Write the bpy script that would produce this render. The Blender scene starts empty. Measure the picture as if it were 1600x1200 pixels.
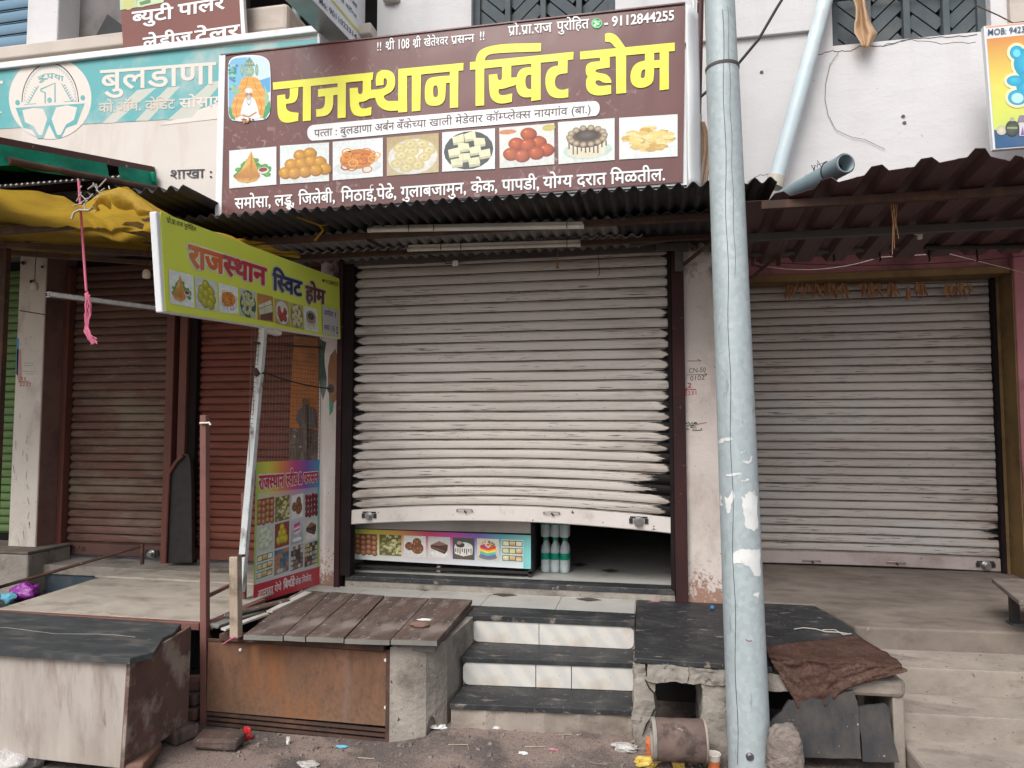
import bpy, bmesh, math, random
from mathutils import Vector, Matrix, noise as mnoise
from mathutils.geometry import tessellate_polygon
random.seed(7)
S = bpy.context.scene
C = S.collection
rad = math.radians

# ---------------------------------------------------------------- camera
PITCH, YAW, DIST, EYE, FPX = rad(3.5), math.atan(0.1978), 4.905, 1.65, 1110.0
cam_d = bpy.data.cameras.new("camera")
cam_d.sensor_width = 36.0
cam_d.lens = 36.0 * FPX / 1600.0
cam_d.clip_start = 0.05
cam_d.clip_end = 500
cam = bpy.data.objects.new("camera", cam_d)
C.objects.link(cam)
cam.location = (0, -DIST, EYE)
cam.rotation_euler = (rad(90) + PITCH, 0, YAW)
S.camera = cam

# ---------------------------------------------------------------- sky, sun, exposure
SUN_EL, SUN_AZ = rad(48), rad(196)          # azimuth measured clockwise from +Y (north)
w = bpy.data.worlds.new("World")
S.world = w
w.use_nodes = True
wn = w.node_tree
bg = wn.nodes["Background"]
sky = wn.nodes.new("ShaderNodeTexSky")
sky.sky_type = 'NISHITA'
sky.sun_disc = False
sky.sun_elevation = SUN_EL
sky.sun_rotation = SUN_AZ
sky.air_density = 1.0
sky.dust_density = 4.0
hs = wn.nodes.new("ShaderNodeHueSaturation")
hs.inputs['Saturation'].default_value = 0.45
wn.links.new(sky.outputs[0], hs.inputs['Color'])
wn.links.new(hs.outputs[0], bg.inputs[0])
bg.inputs[1].default_value = 0.135
sd = bpy.data.lights.new("sun", 'SUN')
sd.energy = 1.5
sd.angle = rad(30)
sd.color = (1.0, 0.99, 0.97)
sun = bpy.data.objects.new("sun", sd)
C.objects.link(sun)
sdir = Vector((math.sin(SUN_AZ) * math.cos(SUN_EL), math.cos(SUN_AZ) * math.cos(SUN_EL), math.sin(SUN_EL)))
sun.rotation_euler = (-sdir).to_track_quat('-Z', 'Y').to_euler()
sun.location = (0, -8, 12)
S.view_settings.view_transform = 'Standard'
S.view_settings.look = 'None'
S.view_settings.gamma = 1.0
S.view_settings.exposure = 0.5

# ---------------------------------------------------------------- where a sight line meets a plane of the place
_R = Vector((math.cos(YAW), math.sin(YAW), 0))
_F = Vector((-math.sin(YAW) * math.cos(PITCH), math.cos(YAW) * math.cos(PITCH), math.sin(PITCH)))
_U = _R.cross(_F)
_O = Vector((0, -DIST, EYE))
def sight(px, py): return _R * ((px - 800) / FPX) - _U * ((py - 600) / FPX) + _F
def on_y(px, py, y):
    d = sight(px, py); return _O + d * ((y - _O.y) / d.y)
def on_z(px, py, z):
    d = sight(px, py); return _O + d * ((z - _O.z) / d.z)
def on_x(px, py, x):
    d = sight(px, py); return _O + d * ((x - _O.x) / d.x)
def on_plane(px, py, p, n):
    d = sight(px, py); return _O + d * ((Vector(p) - _O).dot(n) / d.dot(n))

# ---------------------------------------------------------------- objects
def thing(name, label, cat, loc=(0, 0, 0), group=None):
    o = bpy.data.objects.new(name, None)
    C.objects.link(o)
    o.location = loc
    o.empty_display_size = 0.1
    o['label'] = label
    o['category'] = cat
    if group: o['group'] = group
    return o
def tag(o, label, cat, group=None):
    o['label'] = label
    o['category'] = cat
    if group: o['group'] = group
    return o
def world_loc(o):
    v = o.location.copy()
    while o.parent:
        o = o.parent
        v = v + o.location
    return v
def copy_tree(o, delta=(0, 0, 0), parent=None):
    c = o.copy()
    C.objects.link(c)
    if parent is not None: c.parent = parent
    else: c.location = o.location + Vector(delta)
    for ch in list(o.children): copy_tree(ch, parent=c)
    return c

class MB:
    """collects faces in world coordinates and links them as ONE mesh object"""
    def __init__(s): s.v, s.f, s.uv, s.col, s.sm = [], [], [], [], []
    def add(s, pts, faces, smooth=False, uvs=None, cols=None):
        b = len(s.v)
        s.v.extend(Vector(p) for p in pts)
        for k, fc in enumerate(faces):
            s.f.append([b + i for i in fc])
            s.sm.append(smooth)
            s.uv.append([uvs[i] for i in fc] if uvs else None)
            s.col.append([cols[i] for i in fc] if cols else None)
        return s
    def hexa(s, p):          # 8 corners: bottom ring then top ring
        return s.add(p, [(3, 2, 1, 0), (4, 5, 6, 7), (0, 1, 5, 4), (1, 2, 6, 5), (2, 3, 7, 6), (3, 0, 4, 7)])
    def box(s, x0, x1, y0, y1, z0, z1):
        return s.hexa([(x0, y0, z0), (x1, y0, z0), (x1, y1, z0), (x0, y1, z0), (x0, y0, z1), (x1, y0, z1), (x1, y1, z1), (x0, y1, z1)])
    def slab(s, plan, z0, z1):   # plan: ccw xy points
        n = len(plan)
        pts = [(p[0], p[1], z0) for p in plan] + [(p[0], p[1], z1) for p in plan]
        tris = tessellate_polygon([[Vector((p[0], p[1], 0)) for p in plan]])
        fs = [tuple(t) for t in tris]
        top = []
        for t in fs:
            a, b, c = (Vector(plan[i][:2]) for i in t)
            ccw = (b - a).cross(c - a) > 0
            t = t if ccw else t[::-1]
            top.append(tuple(i + n for i in t)); top.append(t[::-1])
        side = [(i, (i + 1) % n, (i + 1) % n + n, i + n) for i in range(n)]
        return s.add(pts, top + side)
    def plate(s, pts3, th, nrm):  # planar outline pushed back along nrm by th
        nrm = Vector(nrm).normalized(); n = len(pts3)
        P = [Vector(p) for p in pts3]
        tris = [tuple(t) for t in tessellate_polygon([P])]
        fs = []
        for t in tris:
            a, b, c = (P[i] for i in t)
            t = t if (b - a).cross(c - a).dot(nrm) > 0 else t[::-1]
            fs.append(t); fs.append(tuple(i + n for i in t[::-1]))
        area = sum((P[i].cross(P[(i + 1) % n]) for i in range(n)), Vector()).dot(nrm)
        for i in range(n):
            j = (i + 1) % n
            fs.append((j, i, i + n, j + n) if area > 0 else (i, j, j + n, i + n))
        return s.add(P + [p - nrm * th for p in P], fs)
    def beam(s, a, b, w, h=None, up=(0, 0, 1)):
        a, b = Vector(a), Vector(b); h = h or w
        d = (b - a).normalized(); u = Vector(up)
        if abs(d.dot(u)) > .95: u = Vector((0, 1, 0))
        r = d.cross(u).normalized(); u = r.cross(d)
        ring = lambda p: [p - r * w / 2 - u * h / 2, p + r * w / 2 - u * h / 2, p + r * w / 2 + u * h / 2, p - r * w / 2 + u * h / 2]
        return s.hexa(ring(a) + ring(b))
    def tube(s, pts, r, n=8, caps=True, smooth=True):
        P = [Vector(p) for p in pts]; m = len(P)
        R = r if isinstance(r, (list, tuple)) else [r] * m
        vs, fs = [], []
        prev = None
        for i, p in enumerate(P):
            d = (P[min(i + 1, m - 1)] - P[max(i - 1, 0)])
            d = d.normalized() if d.length > 1e-9 else Vector((0, 0, 1))
            if prev is None:
                u = d.orthogonal().normalized()
            else:
                u = (prev - d * prev.dot(d))
                u = u.normalized() if u.length > 1e-6 else d.orthogonal().normalized()
            prev = u
            t = d.cross(u)
            for k in range(n):
                a = 2 * math.pi * k / n
                vs.append(p + (u * math.cos(a) + t * math.sin(a)) * R[i])
        for i in range(m - 1):
            for k in range(n):
                k2 = (k + 1) % n
                fs.append((i * n + k, i * n + k2, (i + 1) * n + k2, (i + 1) * n + k))
        s.add(vs, fs, smooth)
        if caps:
            s.add(vs[:n], [tuple(range(n))[::-1]]); s.add(vs[-n:], [tuple(range(n))])
        return s
    def lathe(s, prof, c=(0, 0, 0), n=16, smooth=True):   # prof: (r, z) upwards
        c = Vector(c); vs, fs = [], []
        for r, z in prof:
            for k in range(n):
                a = 2 * math.pi * k / n
                vs.append(c + Vector((r * math.cos(a), r * math.sin(a), z)))
        for i in range(len(prof) - 1):
            for k in range(n):
                k2 = (k + 1) % n
                fs.append((i * n + k, i * n + k2, (i + 1) * n + k2, (i + 1) * n + k))
        s.add(vs, fs, smooth)
        s.add(vs[:n], [tuple(range(n))[::-1]]); s.add(vs[-n:], [tuple(range(n))])
        return s
    def grid(s, fn, nu, nv, smooth=True, flip=False):
        vs = [Vector(fn(i / nu, j / nv)) for j in range(nv + 1) for i in range(nu + 1)]
        uv = [(i / nu, j / nv) for j in range(nv + 1) for i in range(nu + 1)]
        W = nu + 1
        fs = []
        for j in range(nv):
            for i in range(nu):
                q = (j * W + i, j * W + i + 1, (j + 1) * W + i + 1, (j + 1) * W + i)
                fs.append(q[::-1] if flip else q)
        return s.add(vs, fs, smooth, uv)
    def rough(s, x0, x1, y0, y1, z0, z1, amp=.01, freq=9, n=10, seed=0.0):   # a chipped, uneven block
        def d(p):
            q = Vector((p[0] * freq + seed, p[1] * freq, p[2] * freq)); e = q * 3.1
            return Vector(p) + amp * Vector((mnoise.noise(q), mnoise.noise(q + Vector((7, 3, 1))), mnoise.noise(q + Vector((2, 9, 5))))) + amp * .45 * Vector((mnoise.noise(e), mnoise.noise(e + Vector((7, 3, 1))), mnoise.noise(e + Vector((2, 9, 5)))))
        X, Y, Z = lambda t: x0 + (x1 - x0) * t, lambda t: y0 + (y1 - y0) * t, lambda t: z0 + (z1 - z0) * t
        for f in (lambda u, v: (X(u), y0, Z(v)), lambda u, v: (X(1 - u), y1, Z(v)), lambda u, v: (x0, Y(1 - u), Z(v)), lambda u, v: (x1, Y(u), Z(v)), lambda u, v: (X(u), Y(v), z1), lambda u, v: (X(1 - u), Y(v), z0)):
            s.grid(lambda u, v: d(f(u, v)), n, n, False)
        return s
    def build(s, name, mat, parent=None, bevel=0, solid=0, origin=None):
        if origin is None:
            lo = Vector((min(v[i] for v in s.v) for i in range(3))); hi = Vector((max(v[i] for v in s.v) for i in range(3)))
            origin = (lo + hi) / 2
            if parent is None: origin.z = lo.z
        origin = Vector(origin)
        me = bpy.data.meshes.new(name)
        me.from_pydata([v - origin for v in s.v], [], s.f)
        me.polygons.foreach_set('use_smooth', s.sm)
        if any(u is not None for u in s.uv):
            ul = me.uv_layers.new(name='UVMap')
            k = 0
            for u, fc in zip(s.uv, s.f):
                for i in range(len(fc)):
                    if u: ul.data[k].uv = u[i]
                    k += 1
        if any(c is not None for c in s.col):
            at = me.color_attributes.new('Col', 'FLOAT_COLOR', 'CORNER')
            k = 0
            for c, fc in zip(s.col, s.f):
                for i in range(len(fc)):
                    if c: at.data[k].color = (*c[i][:3], 1)
                    k += 1
        me.materials.append(mat)
        o = bpy.data.objects.new(name, me)
        C.objects.link(o)
        if parent is not None:
            o.parent = parent
            o.location = origin - world_loc(parent)
        else:
            o.location = origin
        if solid:
            m = o.modifiers.new('thick', 'SOLIDIFY'); m.thickness = solid; m.offset = 0
        if bevel:
            m = o.modifiers.new('bevel', 'BEVEL'); m.width = bevel; m.segments = 2; m.limit_method = 'ANGLE'; m.angle_limit = rad(40)
        return o

def jag(pts, amp, n=6, seed=0, closed=True):
    """roughen an outline of xy / xyz points"""
    r = random.Random(seed); out = []
    P = [Vector(p) for p in pts]; m = len(P)
    for i in range(m if closed else m - 1):
        a, b = P[i], P[(i + 1) % m]
        for k in range(n):
            p = a.lerp(b, k / n)
            if k: p = p + Vector([r.uniform(-amp, amp) for _ in p])
            out.append(p)
    return out

# ---------------------------------------------------------------- materials
def srgb(r, g, b):
    f = lambda c: (c / 255 / 12.92) if c / 255 <= .04045 else ((c / 255 + .055) / 1.055) ** 2.4
    return (f(r), f(g), f(b))
class NT:
    def __init__(s, name):
        s.m = bpy.data.materials.new(name); s.m.use_nodes = True
        s.t = s.m.node_tree; s.b = s.t.nodes['Principled BSDF']
        s.tc = s.t.nodes.new('ShaderNodeTexCoord')
    def n(s, typ, **kw):
        q = s.t.nodes.new(typ)
        for k, v in kw.items(): setattr(q, k, v)
        return q
    def link(s, a, b): s.t.links.new(a, b)
    def put(s, sock, v):
        if hasattr(v, 'is_linked') or isinstance(v, bpy.types.NodeSocket): s.link(v, sock)
        elif isinstance(v, (tuple, list)) and len(v) == 3 and sock.type == 'RGBA': sock.default_value = (*v, 1)
        else: sock.default_value = v
    def map(s, scale=(1, 1, 1), coord='Object', rot=(0, 0, 0), loc=(0, 0, 0)):
        q = s.n('ShaderNodeMapping'); q.inputs['Scale'].default_value = scale; q.inputs['Rotation'].default_value = rot; q.inputs['Location'].default_value = loc
        s.link(s.tc.outputs[coord], q.inputs[0]); return q.outputs[0]
    def noise(s, scale, stretch=(1, 1, 1), detail=5, rough=.6, dist=0, coord='Object', loc=(0, 0, 0)):
        q = s.n('ShaderNodeTexNoise'); q.inputs['Scale'].default_value = scale; q.inputs['Detail'].default_value = detail
        q.inputs['Roughness'].default_value = rough; q.inputs['Distortion'].default_value = dist
        s.link(s.map(stretch, coord, loc=loc), q.inputs['Vector']); return q.outputs['Fac']
    def vor(s, scale, stretch=(1, 1, 1), feature='F1', coord='Object', out='Distance'):
        q = s.n('ShaderNodeTexVoronoi', feature=feature); q.inputs['Scale'].default_value = scale
        s.link(s.map(stretch, coord), q.inputs['Vector']); return q.outputs[out]
    def ramp(s, fac, a, b, va=0.0, vb=1.0, smooth=False):
        q = s.n('ShaderNodeMapRange'); q.inputs['From Min'].default_value = a; q.inputs['From Max'].default_value = b
        q.inputs['To Min'].default_value = va; q.inputs['To Max'].default_value = vb
        if smooth: q.interpolation_type = 'SMOOTHSTEP'
        s.link(fac, q.inputs[0]); return q.outputs[0]
    def math(s, op, a, b=0.0, c=0.0):
        q = s.n('ShaderNodeMath', operation=op)
        for i, v in enumerate((a, b, c)): s.put(q.inputs[i], v)
        return q.outputs[0]
    def mix(s, fac, a, b, mode='MIX'):
        q = s.n('ShaderNodeMix', data_type='RGBA', blend_type=mode)
        s.put(q.inputs['Factor'], fac); s.put(q.inputs[6], a); s.put(q.inputs[7], b); return q.outputs[2]
    def sep(s, coord='Object', vec=None):
        q = s.n('ShaderNodeSeparateXYZ'); s.link(vec or s.tc.outputs[coord], q.inputs[0]); return q.outputs
    def bump(s, h, strength=.3, dist=.01):
        q = s.n('ShaderNodeBump'); q.inputs['Strength'].default_value = strength; q.inputs['Distance'].default_value = dist
        s.link(h, q.inputs['Height'])
        if s.b.inputs['Normal'].is_linked: s.link(s.b.inputs['Normal'].links[0].from_socket, q.inputs['Normal'])
        s.link(q.outputs[0], s.b.inputs['Normal'])
    def done(s, col, rough=.8, metal=0.0, spec=.3):
        s.put(s.b.inputs['Base Color'], col); s.put(s.b.inputs['Roughness'], rough); s.put(s.b.inputs['Metallic'], metal)
        s.b.inputs['Specular IOR Level'].default_value = spec
        return s.m

def worn(name, c1, c2, scale=3, stretch=(1, 1, 1), dirt=None, dscale=1.5, dlo=.5, dhi=.75, dstretch=(1, 1, 1), spot=None, sscale=25, slo=.66, shi=.72, sstretch=(1, 1, 1), rough=.8, metal=0, spec=.3, bump=.25, bscale=40, bstretch=(1, 1, 1), bdist=.004, lo=.3, hi=.7):
    t = NT(name)
    col = t.mix(t.ramp(t.noise(scale, stretch), lo, hi), c1, c2)
    if dirt: col = t.mix(t.ramp(t.noise(dscale, dstretch, detail=8, rough=.65, loc=(3, 1, 7)), dlo, dhi), col, dirt)
    if spot: col = t.mix(t.ramp(t.noise(sscale, sstretch, detail=3, loc=(9, 4, 2)), slo, shi), col, spot)
    if bump: t.bump(t.noise(bscale, bstretch, detail=4), bump, bdist)
    return t.done(col, rough, metal, spec)
def plain(name, c, rough=.6, metal=0, spec=.4): return worn(name, c, tuple(x * .8 for x in c), 6, rough=rough, metal=metal, spec=spec, bump=.1)

def print_mat(name, rough=.35, dirt=(.32, .29, .26), amount=.25, gloss=.5, photo=0.0):
    t = NT(name)
    a = t.n('ShaderNodeAttribute', attribute_name='Col')
    d = t.ramp(t.noise(3, (1, 1, 1), detail=8), .5, .8, 0, amount)
    col = t.mix(d, a.outputs['Color'], dirt)
    if photo: col = t.mix(1.0, col, t.mix(t.ramp(t.noise(38, detail=7, rough=.65), .3, .7), tuple([1 - photo] * 3), tuple([1 + photo * .6] * 3)), 'MULTIPLY')
    t.bump(t.noise(5, (1, 1, 1), detail=2), .15, .02)
    return t.done(col, rough, 0, gloss)
# ---------------------------------------------------------------- the materials of the place
M = {}
M['plaster'] = worn('pale_plaster', (.66, .62, .60), (.58, .54, .53), 1.2, dirt=(.40, .36, .33), dscale=.9, dlo=.56, dhi=.9, dstretch=(2.2, 2.2, .35), spot=(.30, .27, .25), sscale=14, slo=.74, shi=.8, rough=.92, bump=.35, bscale=9, bdist=.02)
def wall_mat():
    t = NT('white_wall')
    col = t.mix(t.ramp(t.noise(1.1), .3, .7), (.64, .63, .632), (.575, .567, .57))
    st = t.math('MULTIPLY', t.ramp(t.noise(1.6, (3.2, 3.2, .16), detail=6), .52, .8), t.ramp(t.noise(.7), .35, .7))
    col = t.mix(t.math('MULTIPLY', st, .55), col, (.40, .34, .29))
    col = t.mix(t.ramp(t.noise(30, detail=2), .74, .78), col, (.35, .31, .28))
    vd = t.n('ShaderNodeTexVoronoi', feature='DISTANCE_TO_EDGE'); vd.inputs['Scale'].default_value = .55
    dn = t.n('ShaderNodeTexNoise'); dn.inputs['Scale'].default_value = 5; dn.inputs['Detail'].default_value = 5
    t.link(t.tc.outputs['Object'], dn.inputs['Vector'])
    vv = t.n('ShaderNodeVectorMath', operation='MULTIPLY_ADD'); t.link(dn.outputs['Color'], vv.inputs[0]); vv.inputs[1].default_value = (.25, .25, .25); t.link(t.tc.outputs['Object'], vv.inputs[2])
    t.link(vv.outputs[0], vd.inputs['Vector'])
    crack = t.math('MULTIPLY', t.ramp(vd.outputs['Distance'], .0008, .0025, 1, 0), t.ramp(t.noise(.9, loc=(4, 4, 1)), .70, .74))
    col = t.mix(t.math('MULTIPLY', crack, .7), col, (.22, .19, .18))
    t.bump(t.noise(5, (1, 1, 1.6), detail=6), .22, .03)
    t.bump(t.noise(60), .15, .004)
    return t.done(col, .93, 0, .15)
M['wall'] = wall_mat()
M['ledge'] = worn('ledge_plaster', (.58, .52, .46), (.48, .42, .37), 2, dirt=(.30, .25, .22), dstretch=(.5, 2, 2), rough=.92, bump=.3, bscale=20)
def pillar_mat(name, c1, c2, soot=.95, base=.85):
    t = NT(name)
    z = t.sep('Object')[2]
    col = t.mix(t.ramp(t.noise(2.5), .3, .7), c1, c2)
    col = t.mix(t.ramp(t.noise(4, (1, 1, .5), detail=8), .52, .68, 0, .65), col, (.33, .27, .235))
    # bare brick-red base where the paint came off, and sooty top
    f = t.math('ADD', t.math('MULTIPLY', z, -.55), t.math('MULTIPLY', t.noise(9, detail=6), .62))
    f2 = t.math('ADD', t.math('MULTIPLY', z, -.50), t.math('ADD', t.math('MULTIPLY', t.noise(9, detail=6), .35), t.math('MULTIPLY', t.noise(45, detail=5, rough=.75, loc=(1, 5, 2)), .55)))
    col = t.mix(t.ramp(f2, .96, 1.02, 0, base), col, (.26, .13, .085))
    g = t.math('ADD', t.math('MULTIPLY', z, .5), t.math('MULTIPLY', t.noise(7, detail=7, loc=(2, 2, 2)), .7))
    col = t.mix(t.ramp(g, .86, 1.0, 0, soot), col, (.045, .035, .032))
    col = t.mix(t.ramp(t.noise(55, detail=2), .70, .75), col, (.12, .09, .08))
    t.bump(t.noise(16, detail=6), .4, .015)
    return t.done(col, .93, 0, .15)
M['pillar'] = pillar_mat('pillar_plaster', (.58, .52, .48), (.47, .41, .375))
M['pillar_pale'] = pillar_mat('pale_pillar', (.68, .63, .56), (.58, .52, .46), 0, 0)
M['pillar_side'] = worn('brown_pillar_side', (.25, .15, .13), (.19, .11, .098), 3, dirt=(.07, .045, .04), dscale=2, rough=.9, bump=.3, bscale=20)
M['fascia_pink'] = worn('pink_paint', (.46, .19, .215), (.38, .155, .18), 3, dirt=(.10, .05, .05), rough=.85)
M['ochre'] = worn('ochre_paint', (.25, .16, .06), (.18, .115, .055), 3, dirt=(.07, .045, .03), dscale=3, rough=.85, spot=(.30, .26, .2), sscale=8, slo=.72, shi=.75)
M['dark_in'] = worn('near_black_inside', (.03, .026, .024), (.018, .016, .016), 3, rough=.95, bump=.1)  # near-black tone shared by room walls, hollows and cracks
M['grey_wall'] = worn('grey_balcony_wall', (.20, .185, .18), (.15, .14, .14), 2, dirt=(.06, .055, .05), rough=.95)
M['jamb'] = worn('dark_maroon_steel', (.050, .020, .020), (.028, .014, .015), 4, (1, 1, .4), dirt=(.012, .01, .01), dscale=3, spot=(.12, .07, .05), sscale=30, rough=.75, spec=.15)
M['jamb_black'] = worn('black_greased_channel', (.012, .010, .010), (.022, .014, .014), 5, rough=.8, spec=.1)

def shutter_mat(name, c1, c2, dirt, rust, stain=1.0, width=2.2, broad=None, dirt_shade=1.0, bro_lo=.45, bro_hi=.7, low=.0):
    """painted slats: UV u = metres from the left, v = slat number + height inside the slat"""
    t = NT(name)
    u, v, _ = t.sep(vec=t.tc.outputs['UV'])
    ph = t.math('FRACT', v); row = t.math('FLOOR', v)
    cu = t.n('ShaderNodeCombineXYZ'); t.put(cu.inputs[0], u); t.put(cu.inputs[1], v)
    def nz(sx, sy, detail=5, seed=0.0, rough=.6):
        q = t.n('ShaderNodeTexNoise'); q.inputs['Scale'].default_value = 1; q.inputs['Detail'].default_value = detail; q.inputs['Roughness'].default_value = rough
        mp = t.n('ShaderNodeMapping'); mp.inputs['Scale'].default_value = (sx, sy, 1); mp.inputs['Location'].default_value = (seed, seed * 1.7, seed)
        t.link(cu.outputs[0], mp.inputs[0]); t.link(mp.outputs[0], q.inputs['Vector']); return q.outputs['Fac']
    col = t.mix(t.ramp(nz(.9, .22), .3, .7), c1, c2)
    if broad: col = t.mix(t.ramp(nz(1.1, .13, 6, 5), bro_lo, bro_hi), col, broad)
    # groove grime; up mixes streaky dirt with shade painted on each slat's upper part
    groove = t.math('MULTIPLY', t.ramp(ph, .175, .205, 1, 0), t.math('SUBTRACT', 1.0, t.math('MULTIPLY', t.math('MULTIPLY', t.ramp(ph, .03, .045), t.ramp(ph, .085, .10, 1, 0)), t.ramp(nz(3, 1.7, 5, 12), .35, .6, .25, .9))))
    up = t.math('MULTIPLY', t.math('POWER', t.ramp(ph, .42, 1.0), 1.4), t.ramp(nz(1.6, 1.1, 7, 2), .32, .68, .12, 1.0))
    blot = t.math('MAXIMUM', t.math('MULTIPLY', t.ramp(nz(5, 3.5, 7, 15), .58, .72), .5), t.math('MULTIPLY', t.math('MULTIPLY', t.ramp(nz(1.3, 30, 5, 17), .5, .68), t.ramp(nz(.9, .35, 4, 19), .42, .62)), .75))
    col = t.mix(t.math('MULTIPLY', t.math('MAXIMUM', t.math('MULTIPLY', up, .36), blot), dirt_shade), col, dirt)
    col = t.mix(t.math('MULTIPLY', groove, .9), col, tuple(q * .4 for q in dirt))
    # long thin scratches and chips
    sc = t.math('MULTIPLY', t.ramp(nz(4.5, 9, 4, 8), .585, .625), t.ramp(nz(.8, .5, 3, 11), .45, .56))
    col = t.mix(t.math('MULTIPLY', sc, .85), col, rust)
    chip = t.math('MULTIPLY', t.ramp(nz(22, 14, 3, 4), .66, .69), t.ramp(nz(2, .7, 3, 31), .42, .55))
    col = t.mix(chip, col, rust)
    # black grease spikes reaching in from the guide channels
    if stain:
        edge = t.math('MINIMUM', u, t.math('SUBTRACT', width, u))
        wn_ = t.n('ShaderNodeTexWhiteNoise', noise_dimensions='1D'); t.link(row, wn_.inputs['W'])
        spike = t.math('MULTIPLY_ADD', t.math('POWER', t.math('MULTIPLY', t.math('ABSOLUTE', t.math('SUBTRACT', ph, .5)), 2.0), 1.3), 1.25, t.ramp(nz(.6, .42, 3, 9), .5, .68, .12, 1.0))
        right = t.math('GREATER_THAN', u, width / 2)
        lowk = t.math('MULTIPLY_ADD', t.ramp(row, 0, 14, 1.0, 0), t.math('MULTIPLY_ADD', right, .75, .2), t.math('MULTIPLY_ADD', right, -.2, .5))
        reach = t.math('MULTIPLY', t.math('MULTIPLY', spike, t.math('MULTIPLY_ADD', wn_.outputs[0], .11, .03)), t.math('MULTIPLY', lowk, stain))
        reach = t.math('MULTIPLY', reach, t.math('MULTIPLY_ADD', nz(10, 13, 5, 6, .7), 2.6, -.35))
        smear = t.math('MULTIPLY', t.ramp(edge, .04, .42, 1, 0), t.math('MULTIPLY', t.ramp(nz(2.5, .8, 7, 23), .45, .62), t.ramp(nz(6, 4, 6, 29), .3, .6, .3, 1.0)))
        col = t.mix(t.math('MULTIPLY', smear, .7), col, dirt)
        s_ = t.ramp(t.math('SUBTRACT', reach, edge), -.008, .008)
        col = t.mix(s_, col, (.005, .004, .004))
    t.bump(nz(30, 8, 3, 3), .12, .003)
    return t.done(col, .62, 0, .18)
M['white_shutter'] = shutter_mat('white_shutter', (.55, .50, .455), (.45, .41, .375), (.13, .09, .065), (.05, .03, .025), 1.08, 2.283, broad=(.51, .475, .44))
M['grey_shutter'] = shutter_mat('pink_grey_shutter', (.52, .465, .42), (.44, .395, .36), (.12, .07, .055), (.04, .02, .018), .55, 2.195, broad=(.46, .45, .44), dirt_shade=1.1)
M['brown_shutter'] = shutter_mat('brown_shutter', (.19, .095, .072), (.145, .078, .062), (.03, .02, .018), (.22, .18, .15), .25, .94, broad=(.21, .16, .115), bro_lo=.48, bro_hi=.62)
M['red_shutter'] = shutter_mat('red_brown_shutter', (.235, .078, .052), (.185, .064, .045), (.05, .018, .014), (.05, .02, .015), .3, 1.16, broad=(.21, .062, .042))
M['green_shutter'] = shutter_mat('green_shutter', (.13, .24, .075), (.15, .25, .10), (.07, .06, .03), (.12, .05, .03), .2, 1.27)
M['blue_shutter'] = shutter_mat('blue_shutter', (.16, .27, .37), (.13, .22, .30), (.05, .08, .11), (.2, .2, .2), 0, .9, dirt_shade=.5)
M['bar_white'] = worn('chipped_white_bar', (.60, .56, .53), (.52, .48, .45), 3, dirt=(.25, .19, .15), dscale=3, dlo=.55, dhi=.75, spot=(.07, .04, .03), sscale=22, slo=.68, shi=.71, rough=.55)
M['bar_grey'] = worn('chipped_grey_bar', (.42, .35, .33), (.36, .30, .29), 3, dirt=(.18, .12, .1), spot=(.05, .03, .03), sscale=26, slo=.69, shi=.72, rough=.55)
M['bar_brown'] = worn('brown_bar', (.13, .062, .05), (.095, .045, .04), 3, dirt=(.05, .03, .025), rough=.55)
M['chrome'] = worn('lock_steel', (.55, .55, .56), (.35, .35, .36), 30, rough=.28, metal=1, bump=.05)
M['black_metal'] = worn('black_metal', (.02, .02, .02), (.035, .03, .028), 20, rough=.45)
M['frame_red'] = worn('red_brown_frame', (.17, .062, .045), (.12, .045, .035), 4, (1, 1, .3), dirt=(.05, .03, .025), dscale=3, spot=(.3, .2, .16), sscale=40, slo=.72, shi=.75, rough=.6)
M['oxide'] = worn('red_oxide_paint', (.205, .092, .075), (.16, .07, .06), 4, (1, 1, .4), dirt=(.10, .05, .04), dscale=4, dlo=.5, spot=(.36, .24, .2), sscale=50, slo=.70, shi=.74, rough=.6)
M['old_wood'] = worn('old_canopy_wood', (.16, .10, .075), (.10, .065, .05), 8, dirt=(.22, .17, .13), dscale=5, rough=.9, bump=.4)
M['rust_beam'] = worn('rusty_angle_iron', (.085, .045, .032), (.05, .032, .028), 8, dirt=(.15, .075, .045), dscale=6, spot=(.17, .14, .12), sscale=20, slo=.68, shi=.74, rough=.85, bump=.4)
M['grey_beam'] = worn('dull_grey_pipe', (.11, .10, .095), (.075, .07, .068), 6, (.3, 1, 1), dirt=(.05, .04, .035), rough=.7)
M['corr'] = worn('weathered_corrugated_sheet', (.045, .045, .048), (.028, .028, .030), 2.5, dirt=(.07, .055, .045), dscale=2.5, dlo=.5, dhi=.8, spot=(.02, .018, .018), sscale=10, slo=.66, shi=.72, rough=.55, metal=.2, bump=.15)
M['corr_light'] = worn('greyer_corrugated_sheet', (.26, .245, .235), (.19, .18, .172), 2.5, dirt=(.11, .09, .08), dscale=3, rough=.6, metal=.15, bump=.15)
M['brown_sheet'] = worn('brown_profile_sheet', (.085, .040, .038), (.07, .034, .033), 1.5, dirt=(.05, .03, .03), rough=.5, spec=.35, bump=.05)
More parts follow.
